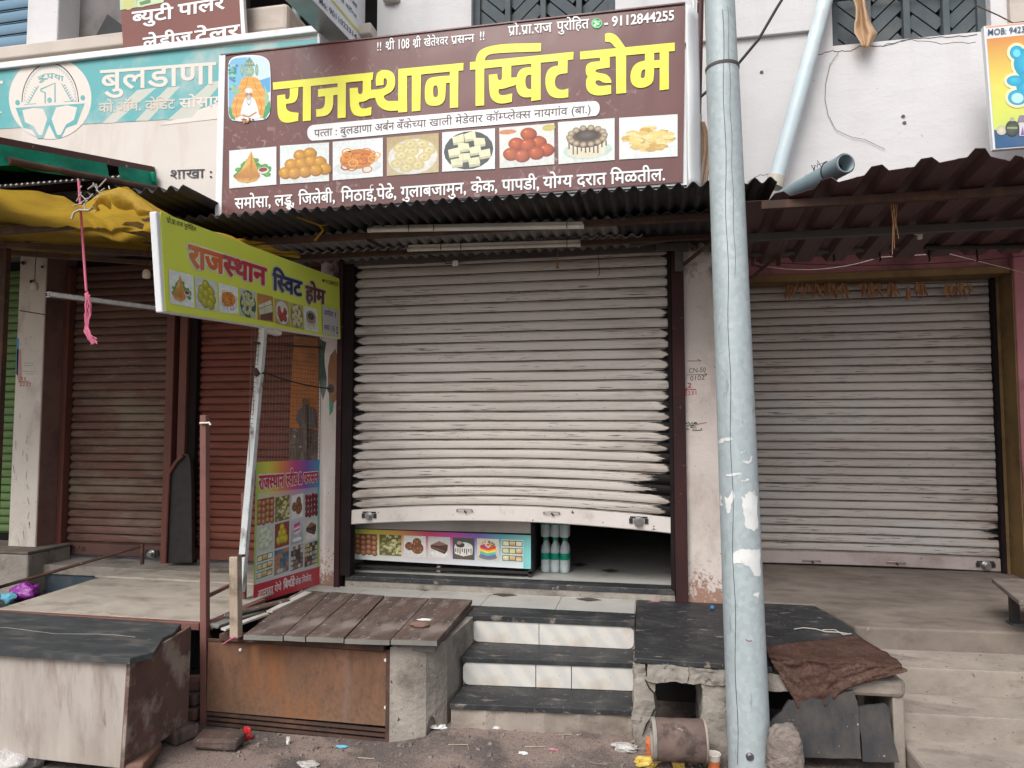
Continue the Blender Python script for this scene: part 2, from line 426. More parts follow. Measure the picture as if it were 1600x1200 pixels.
def tarp(name, c1, c2, dirt):
    t = NT(name)
    col = t.mix(t.ramp(t.noise(3), .3, .7), c1, c2)
    col = t.mix(t.ramp(t.noise(2.2, detail=8, loc=(5, 5, 5)), .48, .75, 0, .75), col, dirt)
    t.bump(t.noise(9, detail=5), .6, .03)
    m = t.done(col, .6, 0, .3)
    t.b.inputs['Transmission Weight'].default_value = 0
    tr = t.n('ShaderNodeBsdfTranslucent'); t.link(col, tr.inputs[0])
    ad = t.n('ShaderNodeMixShader'); ad.inputs[0].default_value = .5
    out = t.t.nodes['Material Output']
    t.link(t.b.outputs[0], ad.inputs[1]); t.link(tr.outputs[0], ad.inputs[2]); t.link(ad.outputs[0], out.inputs[0])
    return m
M['yellow_tarp'] = tarp('yellow_tarp', (.60, .39, .045), (.50, .31, .04), (.24, .15, .035))
M['green_tarp'] = tarp('green_tarp', (.016, .46, .30), (.010, .33, .21), (.012, .16, .11))
M['cream_cloth'] = tarp('cream_cloth', (.85, .68, .50), (.78, .58, .38), (.7, .42, .2))
M['banner_cloth'] = worn('folded_banner', (.42, .34, .27), (.30, .12, .02), 5, (3, 3, .5), dirt=(.55, .5, .44), dscale=4, dstretch=(4, 4, .4), rough=.6, bump=.5, bscale=20, bstretch=(3, 3, .3), bdist=.01)
M['flex_white'] = worn('white_flex', (.74, .76, .77), (.66, .68, .70), 2, dirt=(.45, .42, .38), dscale=3, dlo=.6, dhi=.85, spot=(.2, .18, .16), sscale=30, slo=.74, shi=.77, rough=.4)
def flex(name, c, c2, dirt, rough=.33, spec=.5, amt=.5, bump=.3):
    t = NT(name)
    col = t.mix(t.ramp(t.noise(1.6), .3, .7), c, c2)
    sc = t.math('MULTIPLY', t.ramp(t.noise(16, (1, 1, 1), detail=7, dist=1.5), .58, .66), t.ramp(t.noise(1.3, detail=2, loc=(1, 8, 3)), .47, .62))
    col = t.mix(t.math('MULTIPLY', sc, amt), col, dirt)
    t.bump(t.noise(1.5, (1, 1, .5), detail=3), bump, .06)
    return t.done(col, rough, 0, spec)
M['maroon_flex'] = flex('maroon_flex', (.145, .053, .049), (.122, .045, .042), (.45, .36, .33), .3)
M['lime_flex'] = flex('lime_flex', (.64, .72, .09), (.58, .66, .075), (.3, .32, .1), .5, .35, .2)
M['cream_flex'] = worn('faded_cream_flex', (.67, .62, .575), (.60, .55, .505), 1.5, dirt=(.42, .31, .23), dscale=1.2, dlo=.5, dhi=.85, dstretch=(2, 2, .4), rough=.5)
M['slab_grey'] = worn('broken_slab_stone', (.042, .043, .045), (.026, .028, .031), 5, dirt=(.10, .082, .07), dscale=3.5, dlo=.46, dhi=.7, dstretch=(1, 1, .6), spot=(.3, .28, .26), sscale=40, slo=.70, shi=.74, rough=.8, bump=.4)
M['brown_flex'] = flex('brown_flex', (.20, .075, .06), (.18, .066, .055), (.4, .3, .26), .5, .3, .2, .1)
M['print'] = print_mat('printed_flex')
M['print_bank'] = print_mat('faded_print', .5, (.62, .56, .51), .8)
M['print_photo'] = print_mat('printed_food_photo', .4, photo=.17)
M['print_photo_dull'] = print_mat('printed_food_photo_sheet', .55, (.3, .28, .25), .25, photo=.2)
M['print_dull'] = print_mat('printed_sheet', .55, (.3, .28, .25), .3)
M['paint'] = print_mat('painted_marks', .8, (.5, .45, .42), .5)
def galv():
    t = NT('galvanised_steel')
    a = t.vor(48, (1, 1, .8), out='Color'); g = t.n('ShaderNodeRGBToBW'); t.link(a, g.inputs[0])
    col = t.mix(t.ramp(t.noise(3, (1, 1, .5)), .3, .7), (.42, .48, .495), (.35, .405, .42))
    z = t.sep('Object')[2]
    sp = t.math('MULTIPLY', t.ramp(t.noise(9, (1, 1, .7), detail=6), .5, .62), t.ramp(z, 1.2, 2.2, .15, .8))
    col = t.mix(t.math('MULTIPLY', sp, 1.0), col, (.60, .655, .665))
    col = t.mix(t.math('MULTIPLY', t.ramp(g.outputs[0], .2, .8), .36), col, (.25, .30, .315))
    col = t.mix(t.ramp(t.noise(22, (1, 1, .25), detail=6, rough=.7), .60, .70, 0, .8), col, (.20, .21, .205))
    col = t.mix(t.math('MULTIPLY', t.ramp(z, -1.9, -2.9, 0, 1), t.ramp(t.noise(8, (1, 1, .4), detail=7), .4, .65, .1, .8)), col, (.24, .21, .18))
    seam = t.sep('Object')[0]
    t.bump(t.noise(40), .12, .003)
    return t.done(col, .55, .12, .45)
M['galv'] = galv()
M['paper'] = worn('torn_paper', (.72, .73, .72), (.60, .60, .58), 12, dirt=(.42, .38, .33), dscale=14, dlo=.55, dhi=.7, rough=.9, bump=.5, bscale=30)
M['pvc_blue'] = worn('pale_blue_pvc', (.58, .68, .71), (.52, .62, .66), 3, dirt=(.45, .47, .46), dscale=3, rough=.4, spec=.4, bump=.05)
M['pvc_cream'] = plain('cream_pvc_socket', (.60, .56, .47), .5)
M['pvc_grey'] = worn('grey_pvc', (.20, .27, .30), (.16, .22, .245), 4, dirt=(.3, .3, .29), rough=.4, bump=.05)
M['pipe_maroon'] = worn('maroon_pipe', (.075, .022, .02), (.055, .018, .017), 5, spot=(.3, .25, .24), sscale=25, slo=.68, shi=.72, rough=.45)
def stone():
    t = NT('black_kadappa_stone')
    col = t.mix(t.ramp(t.noise(5, detail=7), .35, .7), (.016, .018, .021), (.032, .035, .038))
    dust = t.math('MULTIPLY', t.ramp(t.noise(5.5, (1, 1.8, 1), detail=10, rough=.72, dist=.5), .50, .72), .6)
    col = t.mix(dust, col, (.12, .105, .092))
    col = t.mix(t.ramp(t.noise(11, (1, 2.2, 1), detail=6, loc=(6, 2, 1)), .62, .68, 0, .7), col, (.25, .21, .18))
    col = t.mix(t.ramp(t.noise(90, detail=1), .74, .77), col, (.33, .31, .29))
    t.bump(t.noise(25, detail=5), .25, .006)
    return t.done(col, .55, 0, .4)
M['stone'] = stone()
M['stone_grey'] = worn('greyed_black_stone', (.055, .060, .063), (.032, .036, .039), 5, (.7, 1.6, 1), dirt=(.13, .12, .11), dscale=6, dlo=.5, dhi=.74, dstretch=(.7, 2, 1), spot=(.2, .18, .16), sscale=40, slo=.70, shi=.74, rough=.6, spec=.35, bump=.3)
def marble():
    t = NT('white_marble')
    wv = t.n('ShaderNodeTexWave'); wv.inputs['Scale'].default_value = 3.2; wv.inputs['Distortion'].default_value = 3; wv.inputs['Detail'].default_value = 4
    t.link(t.map((1, 1, 1), rot=(0, rad(38), 0)), wv.inputs['Vector'])
    col = t.mix(t.ramp(wv.outputs['Fac'], .2, .95, 0, .6), (.60, .575, .53), (.47, .475, .46))
    col = t.mix(t.ramp(t.noise(3.5, detail=8), .50, .72, 0, .8), col, (.40, .31, .21))
    col = t.mix(t.ramp(t.noise(45, detail=2), .72, .76), col, (.2, .13, .08))
    return t.done(col, .3, 0, .5)
M['marble'] = marble()
def tile():
    t = NT('pale_floor_tile')
    col = t.mix(t.ramp(t.noise(3, detail=6), .3, .7), (.46, .45, .42), (.38, .375, .35))
    col = t.mix(t.ramp(t.noise(5, detail=8, loc=(3, 3, 3)), .55, .72, 0, .6), col, (.22, .20, .175))
    col = t.mix(t.ramp(t.noise(60, detail=2), .7, .74), col, (.12, .1, .09))
    return t.done(col, .4, 0, .45)
M['tile'] = tile()
M['tile_dark'] = worn('dark_inset', (.07, .062, .055), (.05, .045, .042), 8, dirt=(.14, .12, .1), rough=.5)
M['concrete'] = worn('grey_concrete', (.33, .295, .255), (.22, .20, .175), 5, dirt=(.11, .09, .075), dscale=4.5, dlo=.50, dhi=.72, spot=(.07, .055, .048), sscale=34, slo=.66, shi=.71, rough=.93, bump=.7, bscale=30, bdist=.012)
M['concrete_warm'] = worn('worn_cement_steps', (.34, .295, .25), (.235, .20, .17), 4.5, dirt=(.13, .10, .082), dscale=5, dlo=.52, dhi=.74, dstretch=(.6, 1, 1.4), spot=(.11, .085, .07), sscale=36, slo=.66, shi=.70, rough=.93, bump=.35, bscale=26, bdist=.01)
M['porch'] = worn('dirty_cement_floor', (.22, .185, .155), (.14, .115, .098), 5, (.8, 1.3, 1), dirt=(.095, .077, .066), dscale=5, dlo=.5, dhi=.74, dstretch=(.7, 1.4, 1), spot=(.27, .24, .2), sscale=26, slo=.68, shi=.74, rough=.9, bump=.25, bscale=30)
def ground_mat():
    t = NT('dusty_road')
    col = t.mix(t.ramp(t.noise(1.6, detail=9), .38, .62), (.15, .122, .11), (.088, .074, .069))
    col = t.mix(t.ramp(t.noise(1.7, detail=9, rough=.62, loc=(4, 1, 2)), .52, .60, 0, .75), col, (.27, .205, .175))
    col = t.mix(t.ramp(t.noise(2.6, detail=9, rough=.65, loc=(8, 3, 2)), .60, .66, 0, .85), col, (.075, .062, .058))
    col = t.mix(t.ramp(t.noise(70, detail=3), .60, .7, 0, .75), col, (.33, .28, .25))
    col = t.mix(t.ramp(t.noise(110, detail=3), .56, .64, 0, .85), col, (.04, .034, .032))
    t.bump(t.noise(7, detail=8), .5, .03); t.bump(t.noise(90, detail=4), .5, .006)
    return t.done(col, .92, 0, .2)
M['ground'] = ground_mat()
def rust_sheet():
    t = NT('rusty_sheet')
    col = t.mix(t.ramp(t.noise(6, (1, 1, .35), detail=8, rough=.7), .35, .68), (.125, .066, .042), (.21, .105, .062))
    col = t.mix(t.ramp(t.noise(26, (1, 1, .45), detail=6, rough=.7), .48, .66, 0, .8), col, (.095, .056, .042))
    z = t.sep('Object')[2]
    col = t.mix(t.math('MULTIPLY', t.ramp(z, -.26, .05, 1, .15), t.ramp(t.noise(40, detail=5), .38, .62, .2, .85)), col, (.21, .135, .085))
    col = t.mix(t.ramp(t.noise(2.6, (1, 1, .22), detail=5, loc=(3, 9, 1)), .56, .72, 0, .85), col, (.28, .105, .036))
    col = t.mix(t.ramp(t.noise(3.3, (1.6, 1, .25), detail=7, loc=(1, 5, 6)), .58, .75, 0, .7), col, (.19, .15, .14))
    t.bump(t.noise(45, detail=5), .35, .004)
    return t.done(col, .85, .15, .25)
M['rust_sheet'] = rust_sheet()
M['planks'] = worn('weathered_planks', (.135, .088, .072), (.062, .045, .040), 6, (2.5, .35, 1), dirt=(.21, .17, .15), dscale=5, dlo=.48, dhi=.66, dstretch=(1.6, .6, 1), spot=(.36, .33, .31), sscale=30, slo=.66, shi=.70, rough=.8, bump=.5, bscale=26, bstretch=(3, .4, 1), bdist=.006)
M['plank_end'] = worn('greyed_plank_ends', (.21, .205, .18), (.16, .155, .14), 10, dirt=(.08, .07, .06), rough=.9, bump=.4)
M['ply_white'] = worn('dirty_whitewashed_plywood', (.47, .425, .38), (.33, .285, .25), 4, (1.5, 1.5, .4), dirt=(.20, .155, .13), dscale=6, dlo=.5, dhi=.78, dstretch=(2.4, 2.4, .45), spot=(.10, .075, .065), sscale=7, slo=.68, shi=.76, sstretch=(2, 2, .8), rough=.9, bump=.3, bscale=24, bstretch=(4, 4, .4))
M['ply_brown'] = worn('brown_side_plywood', (.17, .10, .082), (.11, .068, .057), 6, dirt=(.31, .255, .215), dscale=5, dlo=.50, dhi=.62, spot=(.3, .25, .22), sscale=30, slo=.72, shi=.75, rough=.85, bump=.3)
M['ply_top'] = worn('greyed_plywood_top', (.42, .38, .32), (.31, .275, .23), 5, (.8, 1.2, 1), dirt=(.17, .145, .12), dscale=4, dlo=.5, dhi=.75, dstretch=(.7, 1.3, 1), spot=(.10, .085, .07), sscale=9, slo=.69, shi=.74, sstretch=(.4, 1.5, 1), rough=.9, bump=.3, bscale=40, bstretch=(.3, 3, 1))
M['blue_step'] = worn('dark_blue_stone_riser', (.035, .055, .072), (.055, .075, .09), 4, dirt=(.13, .12, .11), dscale=4, rough=.5)
M['burlap'] = None
def burlap():
    t = NT('brown_sackcloth')
    col = t.mix(t.ramp(t.noise(5, detail=7), .35, .68), (.095, .054, .042), (.17, .105, .082))
    col = t.mix(t.ramp(t.noise(75, detail=4, rough=.7), .42, .62, 0, .7), col, (.07, .042, .034))
    col = t.mix(t.ramp(t.noise(2, detail=6, loc=(5, 1, 1)), .55, .75, 0, .6), col, (.08, .045, .036))
    wv = t.n('ShaderNodeTexWave'); wv.inputs['Scale'].default_value = 60; t.link(t.map(coord='UV'), wv.inputs['Vector'])
    wv2 = t.n('ShaderNodeTexWave', bands_direction='Y'); wv2.inputs['Scale'].default_value = 60; t.link(t.map(coord='UV'), wv2.inputs['Vector'])
    t.bump(t.math('ADD', wv.outputs['Fac'], wv2.outputs['Fac']), .5, .004)
    t.bump(t.noise(8, detail=6), .8, .04)
    t.bump(t.noise(70, detail=4), .8, .01)
    return t.done(col, 1.0, 0, .0)
M['burlap'] = burlap()
M['boulder'] = worn('grey_brown_rock', (.24, .20, .175), (.15, .125, .112), 14, dirt=(.13, .105, .095), dscale=5, spot=(.10, .08, .07), sscale=40, slo=.68, shi=.74, rough=.95, bump=.9, bscale=26, bdist=.02)
M['brick'] = worn('old_brick', (.22, .115, .075), (.17, .09, .065), 8, dirt=(.14, .11, .1), dscale=6, rough=.95, bump=.6, bscale=26, bdist=.008)
M['clay_pipe'] = worn('cracked_clay_pipe', (.17, .118, .10), (.10, .072, .064), 9, dirt=(.06, .045, .04), dscale=11, dlo=.5, dhi=.62, spot=(.30, .24, .20), sscale=12, slo=.68, shi=.74, rough=.9, bump=.6, bscale=14, bdist=.012)
M['tin_white'] = worn('flaking_white_paint_post', (.60, .63, .63), (.50, .53, .53), 10, dirt=(.20, .17, .15), dscale=12, dlo=.52, dhi=.66, dstretch=(1, 1, .5), rough=.7, bump=.3)
M['wood_pale'] = worn('pale_rotten_wood', (.40, .33, .25), (.30, .235, .18), 8, (3, 3, .5), dirt=(.12, .08, .06), dscale=6, dlo=.5, dhi=.7, rough=.95, bump=.5)
M['orange'] = worn('orange_board', (.44, .155, .04), (.36, .12, .03), 3, dirt=(.06, .03, .015), dscale=2.5, rough=.8)
M['mesh_wire'] = worn('rusty_wire', (.20, .155, .13), (.13, .10, .085), 20, rough=.7, metal=.2, bump=0)
M['wire'] = plain('black_cable', (.02, .02, .022), .5)
M['wire_pale'] = plain('pale_string', (.42, .38, .34), .8)
M['rope_pink'] = worn('pink_plastic_rope', (.60, .16, .25), (.5, .11, .2), 30, (1, 1, .3), rough=.6, bump=.4, bscale=80)
M['plastic_white'] = worn('white_plastic', (.70, .68, .62), (.6, .58, .52), 20, rough=.4)
M['tube_glass'] = worn('dusty_tube_light', (.82, .80, .72), (.74, .72, .64), 6, dirt=(.5, .47, .4), rough=.35)
M['steel_sheet'] = worn('brushed_counter_steel', (.40, .37, .35), (.30, .28, .265), 3, (.3, 1, 3), dirt=(.22, .2, .18), rough=.38, metal=.5, bump=.05)
def clear():
    t = NT('clear_plastic')
    m = t.done((.74, .82, .82), .15, 0, .6)
    t.b.inputs['Transmission Weight'].default_value = .45
    t.b.inputs['IOR'].default_value = 1.2
    return m
M['clear'] = clear()
M['label_green'] = plain('green_label', (.0, .27, .17), .4)
M['bag_purple'] = worn('purple_plastic_bag', (.30, .035, .33), (.22, .02, .26), 12, rough=.25, spec=.6, bump=.6, bscale=30, bdist=.02)
M['bag_clear'] = worn('crumpled_clear_bag', (.5, .48, .46), (.36, .34, .32), 12, rough=.25, spec=.6, bump=.7, bscale=30, bdist=.02)
M['cup'] = plain('paper_cup', (.72, .66, .6), .6)
for nm, c in dict(red=(.55, .03, .035), yellow=(.62, .44, .10), orange_w=(.58, .17, .06), blue=(.05, .2, .42), pink=(.58, .22, .27), white=(.7, .68, .66), cyan=(.15, .45, .6)).items():
    M['w_' + nm] = worn('wrapper_' + nm, c, tuple(x * .7 for x in c), 30, rough=.35, bump=.4, bscale=50)
M['dry_leaf'] = worn('dry_mango_leaf', (.40, .20, .10), (.27, .135, .07), 20, rough=.9)
M['slate'] = worn('slate_blue_wood', (.085, .105, .115), (.065, .08, .09), 6, dirt=(.13, .13, .12), dscale=5, rough=.75, bump=.3)
M['slate_dark'] = worn('dark_window_bars', (.028, .03, .034), (.04, .04, .042), 8, rough=.7)
M['pane'] = worn('dusty_window_glass', (.11, .14, .15), (.08, .10, .11), 4, rough=.2, spec=.6, bump=0)
# ---------------------------------------------------------------- printing and lettering on flat sheets
class Print:
    """flat print on a sheet: surf(x, y) gives a point of the sheet, nrm its outward side; every patch lies a hair above the last"""
    def __init__(s, surf, nrm, lift=.002, step=.00002):
        s.surf, s.n, s.lift, s.step, s.mb, s.k = surf, Vector(nrm).normalized(), lift, step, MB(), 0
    def _p(s, x, y): return Vector(s.surf(x, y)) + s.n * (s.lift + s.k * s.step)
    def poly(s, pts, col, holes=()):
        loops = [[Vector((p[0], p[1], 0)) for p in L] for L in (pts, *holes)]
        flat = [p for L in loops for p in L]
        tr = tessellate_polygon(loops)
        P = [s._p(p.x, p.y) for p in flat]
        fs = []
        for t in tr:
            a, b, c = (P[i] for i in t)
            fs.append(tuple(t) if (b - a).cross(c - a).dot(s.n) > 0 else tuple(t)[::-1])
        cols = col if isinstance(col, list) else [col] * len(P)
        s.mb.add(P, fs, cols=cols); s.k += 1
        return s
    def rect(s, x0, y0, x1, y1, col, col2=None):
        c2 = col2 or col
        return s.poly([(x0, y0), (x1, y0), (x1, y1), (x0, y1)], [col, col, c2, c2])
    def disc(s, cx, cy, rx, ry, col, edge=None, n=18, a0=0, a1=360, off=(0, 0)):
        pts = [(cx + rx * math.cos(rad(a0 + (a1 - a0) * i / n)), cy + ry * math.sin(rad(a0 + (a1 - a0) * i / n))) for i in range(n + (a1 - a0 < 360))]
        P = [s._p(cx + off[0] * rx, cy + off[1] * ry)] + [s._p(*p) for p in pts]
        m = len(pts); fs = []
        for i in range(m if a1 - a0 >= 360 else m - 1):
            t = (0, 1 + i, 1 + (i + 1) % m)
            a, b, c = (P[j] for j in t)
            fs.append(t if (b - a).cross(c - a).dot(s.n) > 0 else t[::-1])
        s.mb.add(P, fs, cols=[col] + [edge or col] * m); s.k += 1
        return s
    def ring(s, cx, cy, rx, ry, w, col, n=24, a0=0, a1=360):
        o, i_ = [], []
        for i in range(n + 1):
            a = rad(a0 + (a1 - a0) * i / n)
            o.append((cx + rx * math.cos(a), cy + ry * math.sin(a))); i_.append((cx + (rx - w) * math.cos(a), cy + (ry - w * ry / rx) * math.sin(a)))
        for i in range(n):
            s.k -= 1
            s.poly([o[i], o[i + 1], i_[i + 1], i_[i]], col)
        s.k += 1
        return s
    def line(s, pts, wd, col, taper=False):
        m = len(pts); L, R_ = [], []
        for i, p in enumerate(pts):
            a = pts[max(i - 1, 0)]; b = pts[min(i + 1, m - 1)]
            dx, dy = b[0] - a[0], b[1] - a[1]; l = math.hypot(dx, dy) or 1
            h = wd / 2 * (1 - .7 * i / (m - 1) if taper else 1)
            L.append((p[0] - dy / l * h, p[1] + dx / l * h)); R_.append((p[0] + dy / l * h, p[1] - dx / l * h))
        for i in range(m - 1):
            s.k -= 1 if i else 0
            s.poly([L[i], L[i + 1], R_[i + 1], R_[i]], col)
        return s
    def build(s, name, mat, parent=None): return s.mb.build(name, mat, parent)

def quad_map(q, base):
    """unit square onto the four corners q (tl, tr, br, bl) given in the sheet's own coordinates; y runs downwards"""
    tl, tr, br, bl = q
    def f(u, v):
        x = (1 - u) * (1 - v) * tl[0] + u * (1 - v) * tr[0] + u * v * br[0] + (1 - u) * v * bl[0]
        y = (1 - u) * (1 - v) * tl[1] + u * (1 - v) * tr[1] + u * v * br[1] + (1 - u) * v * bl[1]
        return base(x, y)
    return f

# --- glyph outlines come from Blender's built-in font; conjuncts are shaped here
_gc = {}
def glyph(ch, bold=0.0):
    k = (ch, bold)
    if k in _gc: return _gc[k]
    def ext(body):
        cu = bpy.data.curves.new('glyph', 'FONT'); cu.body = body; cu.size = 1; cu.resolution_u = 3; cu.offset = bold
        o = bpy.data.objects.new('glyph', cu)
        C.objects.link(o)
        bpy.context.view_layer.update()
        me = o.evaluated_get(bpy.context.evaluated_depsgraph_get()).to_mesh()
        vs = [(v.co.x, v.co.y) for v in me.vertices]; fs = [tuple(p.vertices) for p in me.polygons]
        o.to_mesh_clear() if False else None
        bpy.data.objects.remove(o); bpy.data.curves.remove(cu)
        return vs, fs
    ref = 'क' if ord(ch) > 0x8ff else 'H'
    v2, _ = ext(ref + ref); v3, _ = ext(ref + ch + ref)
    adv = max(p[0] for p in v3) - max(p[0] for p in v2)
    vs, fs = ext(ch) if ch.strip() else ([], [])
    _gc[k] = (vs, fs, adv)
    return _gc[k]
def clip_x(vs, fs, x):
    bm = bmesh.new()
    b = [bm.verts.new((p[0], p[1], 0)) for p in vs]
    for f in fs:
        try: bm.faces.new([b[i] for i in f])
        except ValueError: pass
    g = bm.verts[:] + bm.edges[:] + bm.faces[:]
    bmesh.ops.bisect_plane(bm, geom=g, plane_co=(x, 0, 0), plane_no=(1, 0, 0), clear_outer=True)
    bm.verts.index_update()
    r = [(v.co.x, v.co.y) for v in bm.verts], [tuple(v.index for v in f.verts) for f in bm.faces]
    bm.free()
    return r
_HEAD = None
def head_y():
    global _HEAD
    if _HEAD is None: _HEAD = max(p[1] for p in glyph('प')[0])
    return _HEAD
CONS = set('कखगघचछजझटठडढणतथदधनपफबभमयरलवशसहळषङञ')
def stem(ch, bold):
    vs, fs, adv = glyph(ch, bold)
    low = [p[0] for p in vs if p[1] < .12 * head_y()]
    r = max(low) if low else adv
    return r - .085 - 2 * bold, r
def layout(text, bold=0.0):
    """list of (verts, faces) in em units and the total advance"""
    out, pen, i = [], 0.0, 0
    def put(vs, fs, dx): out.append(([(p[0] + dx, p[1]) for p in vs], fs))
    n = len(text)
    while i < n:
        ch = text[i]
        if ch not in CONS:
            vs, fs, adv = glyph(ch, bold); put(vs, fs, pen); pen += adv; i += 1; continue
        clus = [ch]; i += 1
        while i + 1 < n and text[i] == '्' and text[i + 1] in CONS: clus.append(text[i + 1]); i += 2
        marks = ''
        while i < n and (0x93a <= ord(text[i]) <= 0x94f or 0x900 <= ord(text[i]) <= 0x903): marks += text[i]; i += 1
        if 'ि' in marks:
            vs, fs, adv = glyph('ि', bold); put(vs, fs, pen); pen += adv; marks = marks.replace('ि', '')
        reph = len(clus) > 1 and clus[0] == 'र'
        if reph: clus = clus[1:]
        slash = len(clus) > 1 and clus[-1] == 'र'
        if slash: clus = clus[:-1]
        for k, cc in enumerate(clus):
            vs, fs, adv = glyph(cc, bold)
            if k < len(clus) - 1:
                if cc in 'टठडढदह':                 # stacked: the next one hangs below, smaller
                    put(vs, fs, pen)
                    v2, f2, a2 = glyph(clus[k + 1], bold)
                    out.append(([(p[0] * .62 + pen + adv * .22, p[1] * .55 - .20) for p in v2], f2))
                    pen += adv; break
                cut = stem(cc, bold)[0] if cc not in 'कफ' else max(p[0] for p in vs) * .80
                v2, f2 = clip_x(vs, fs, cut); put(v2, f2, pen); pen += cut - (.03 if cc not in 'कफ' else .05)
            else:
                put(vs, fs, pen)
                if slash:
                    s0, s1 = stem(cc, bold); t = .045 + bold
                    x0, x1 = pen + s0 + .02, pen + s0 - .24
                    out.append(([(x0, .10), (x0, .22 + bold), (x1, .05 + bold), (x1 + .03, -.06)], [(0, 1, 2, 3)]))
                last = pen; pen += adv
        if reph:
            xe, h = pen - .12, head_y(); t = .05 + bold
            seg = [(xe + .13 * math.cos(rad(a)), h + .16 + .13 * math.sin(rad(a))) for a in range(-100, 120, 22)]
            sg2 = [(xe + (.13 - 1.5 * t) * math.cos(rad(a)), h + .16 + (.13 - 1.5 * t) * math.sin(rad(a))) for a in range(-100, 120, 22)]
            m = len(seg); out.append((seg + sg2, [(q, q + 1, m + q + 1, m + q) for q in range(m - 1)]))
        for mk in marks:
            vs, fs, adv = glyph(mk, bold); put(vs, fs, pen); pen += adv
    return out, pen
def letters(pr, text, a, b, height, col, bold=.01, shear=0.0, colb=None, fat=0.0):
    """set text on the print from a to b (baseline, sheet coordinates, y downwards); height = baseline to headline at each end (h or (ha, hb))"""
    if fat:                       # heavier or outlined type: the same word set several times round the true place
        for k_ in range(8):
            q_ = rad(k_ * 45); dx_, dy_ = fat * math.cos(q_), fat * math.sin(q_)
            h_ = height[0] if isinstance(height, tuple) else height
            letters(pr, text, (a[0] + dx_ * h_, a[1] + dy_ * h_), (b[0] + dx_ * h_, b[1] + dy_ * h_), height, col, bold, shear, colb)
    L, tot = layout(text, bold)
    ha, hb = height if isinstance(height, tuple) else (height, height)
    H = head_y()
    for vs, fs in L:
        P, cs = [], []
        for x, y in vs:
            t = x / tot
            hh = ha + (hb - ha) * t
            P.append(pr._p(a[0] + (b[0] - a[0]) * t + shear * y, a[1] + (b[1] - a[1]) * t - y / H * hh))
            cs.append(col if colb is None else tuple(col[i] + (colb[i] - col[i]) * t for i in range(3)))
        F = []
        for f in fs:
            p, q, r = P[f[0]], P[f[1]], P[f[2]]
            F.append(f if (q - p).cross(r - p).dot(pr.n) > 0 else f[::-1])
        pr.mb.add(P, F, cols=cs); pr.k += 1
    return pr

# --- little printed pictures of sweets, drawn in a unit square (y downwards)
W_, CRM = (.70, .75, .74), (.66, .60, .34)
def _balls(p, pts, r, c, e, asp=1.0):
    for x, y in pts:
        p.disc(x + .02, y + .03, r * 1.05, r * asp * 1.05, tuple(q * .45 for q in e), tuple(q * .8 for q in e), 14)
        p.disc(x, y, r, r * asp, c, e, 16, off=(-.25, -.3)); p.disc(x - r * .3, y - r * .38, r * .2, r * .16, tuple(min(.85, q * 1.5 + .12) for q in c), c, 8)
def pic_samosa(p):
    p.rect(0, 0, 1, 1, W_); R = random.Random(3)
    p.disc(.5, .8, .45, .12, (.60, .68, .66), W_)
    for k in range(46):
        x = R.uniform(.14, .84); p.disc(x, .22 + abs(x - .5) * .95 + R.uniform(0, .22), .07, .06, R.choice([(.10, .36, .06), (.16, .45, .1), (.05, .24, .04)]), (.05, .24, .04), 7)
    p.poly([(.47, .06), (.54, .34), (.66, .74), (.56, .86), (.38, .9), (.2, .84), (.1, .72), (.28, .5)], [(.62, .36, .08), (.6, .33, .07), (.45, .18, .03), (.62, .33, .08), (.5, .24, .04), (.62, .34, .09), (.42, .17, .03), (.66, .4, .12)])
    p.poly([(.47, .06), (.5, .45), (.49, .8), (.42, .86)], (.42, .20, .04))
    p.disc(.72, .6, .12, .09, (.72, .72, .7), (.55, .55, .53)); p.disc(.72, .58, .09, .055, (.33, .03, .025), (.22, .02, .02))
def pic_laddu(p):
    p.rect(0, 0, 1, 1, (.66, .72, .70)); p.disc(.5, .82, .5, .13, (.75, .78, .77), (.58, .63, .62))
    _balls(p, [(.4, .28), (.6, .24), (.22, .5), (.42, .48), (.62, .44), (.8, .48), (.1, .7), (.9, .66), (.28, .72), (.5, .70), (.72, .68)], .13, (.68, .36, .04), (.40, .17, .015), 1.1)
def pic_jalebi(p):
    p.rect(0, 0, 1, 1, W_); p.disc(.5, .7, .48, .2, (.75, .77, .76), (.56, .62, .62)); R = random.Random(5)
    p.disc(.5, .5, .36, .26, (.60, .22, .03), (.5, .17, .02))
    for k in range(26):
        x, y = .5 + R.gauss(0, .17), .5 + R.gauss(0, .12)
        p.ring(x, y, .11, .10, .03, R.choice([(.68, .27, .04), (.58, .18, .02), (.72, .36, .09), (.42, .11, .015)]), 10)
def pic_peda(p):
    p.rect(0, 0, 1, 1, (.42, .32, .15), (.5, .42, .24)); p.disc(.5, .55, .48, .46, (.74, .73, .68), (.6, .6, .55))
    for x, y in [(.25, .3), (.45, .22), (.68, .25), (.82, .42), (.5, .42), (.28, .5), (.72, .58), (.45, .63), (.2, .7), (.6, .78), (.38, .82)]:
        p.disc(x, y, .13, .12, (.70, .63, .38), (.52, .43, .19), 14, off=(-.2, -.2)); p.disc(x, y, .03, .03, (.42, .42, .12), n=6)
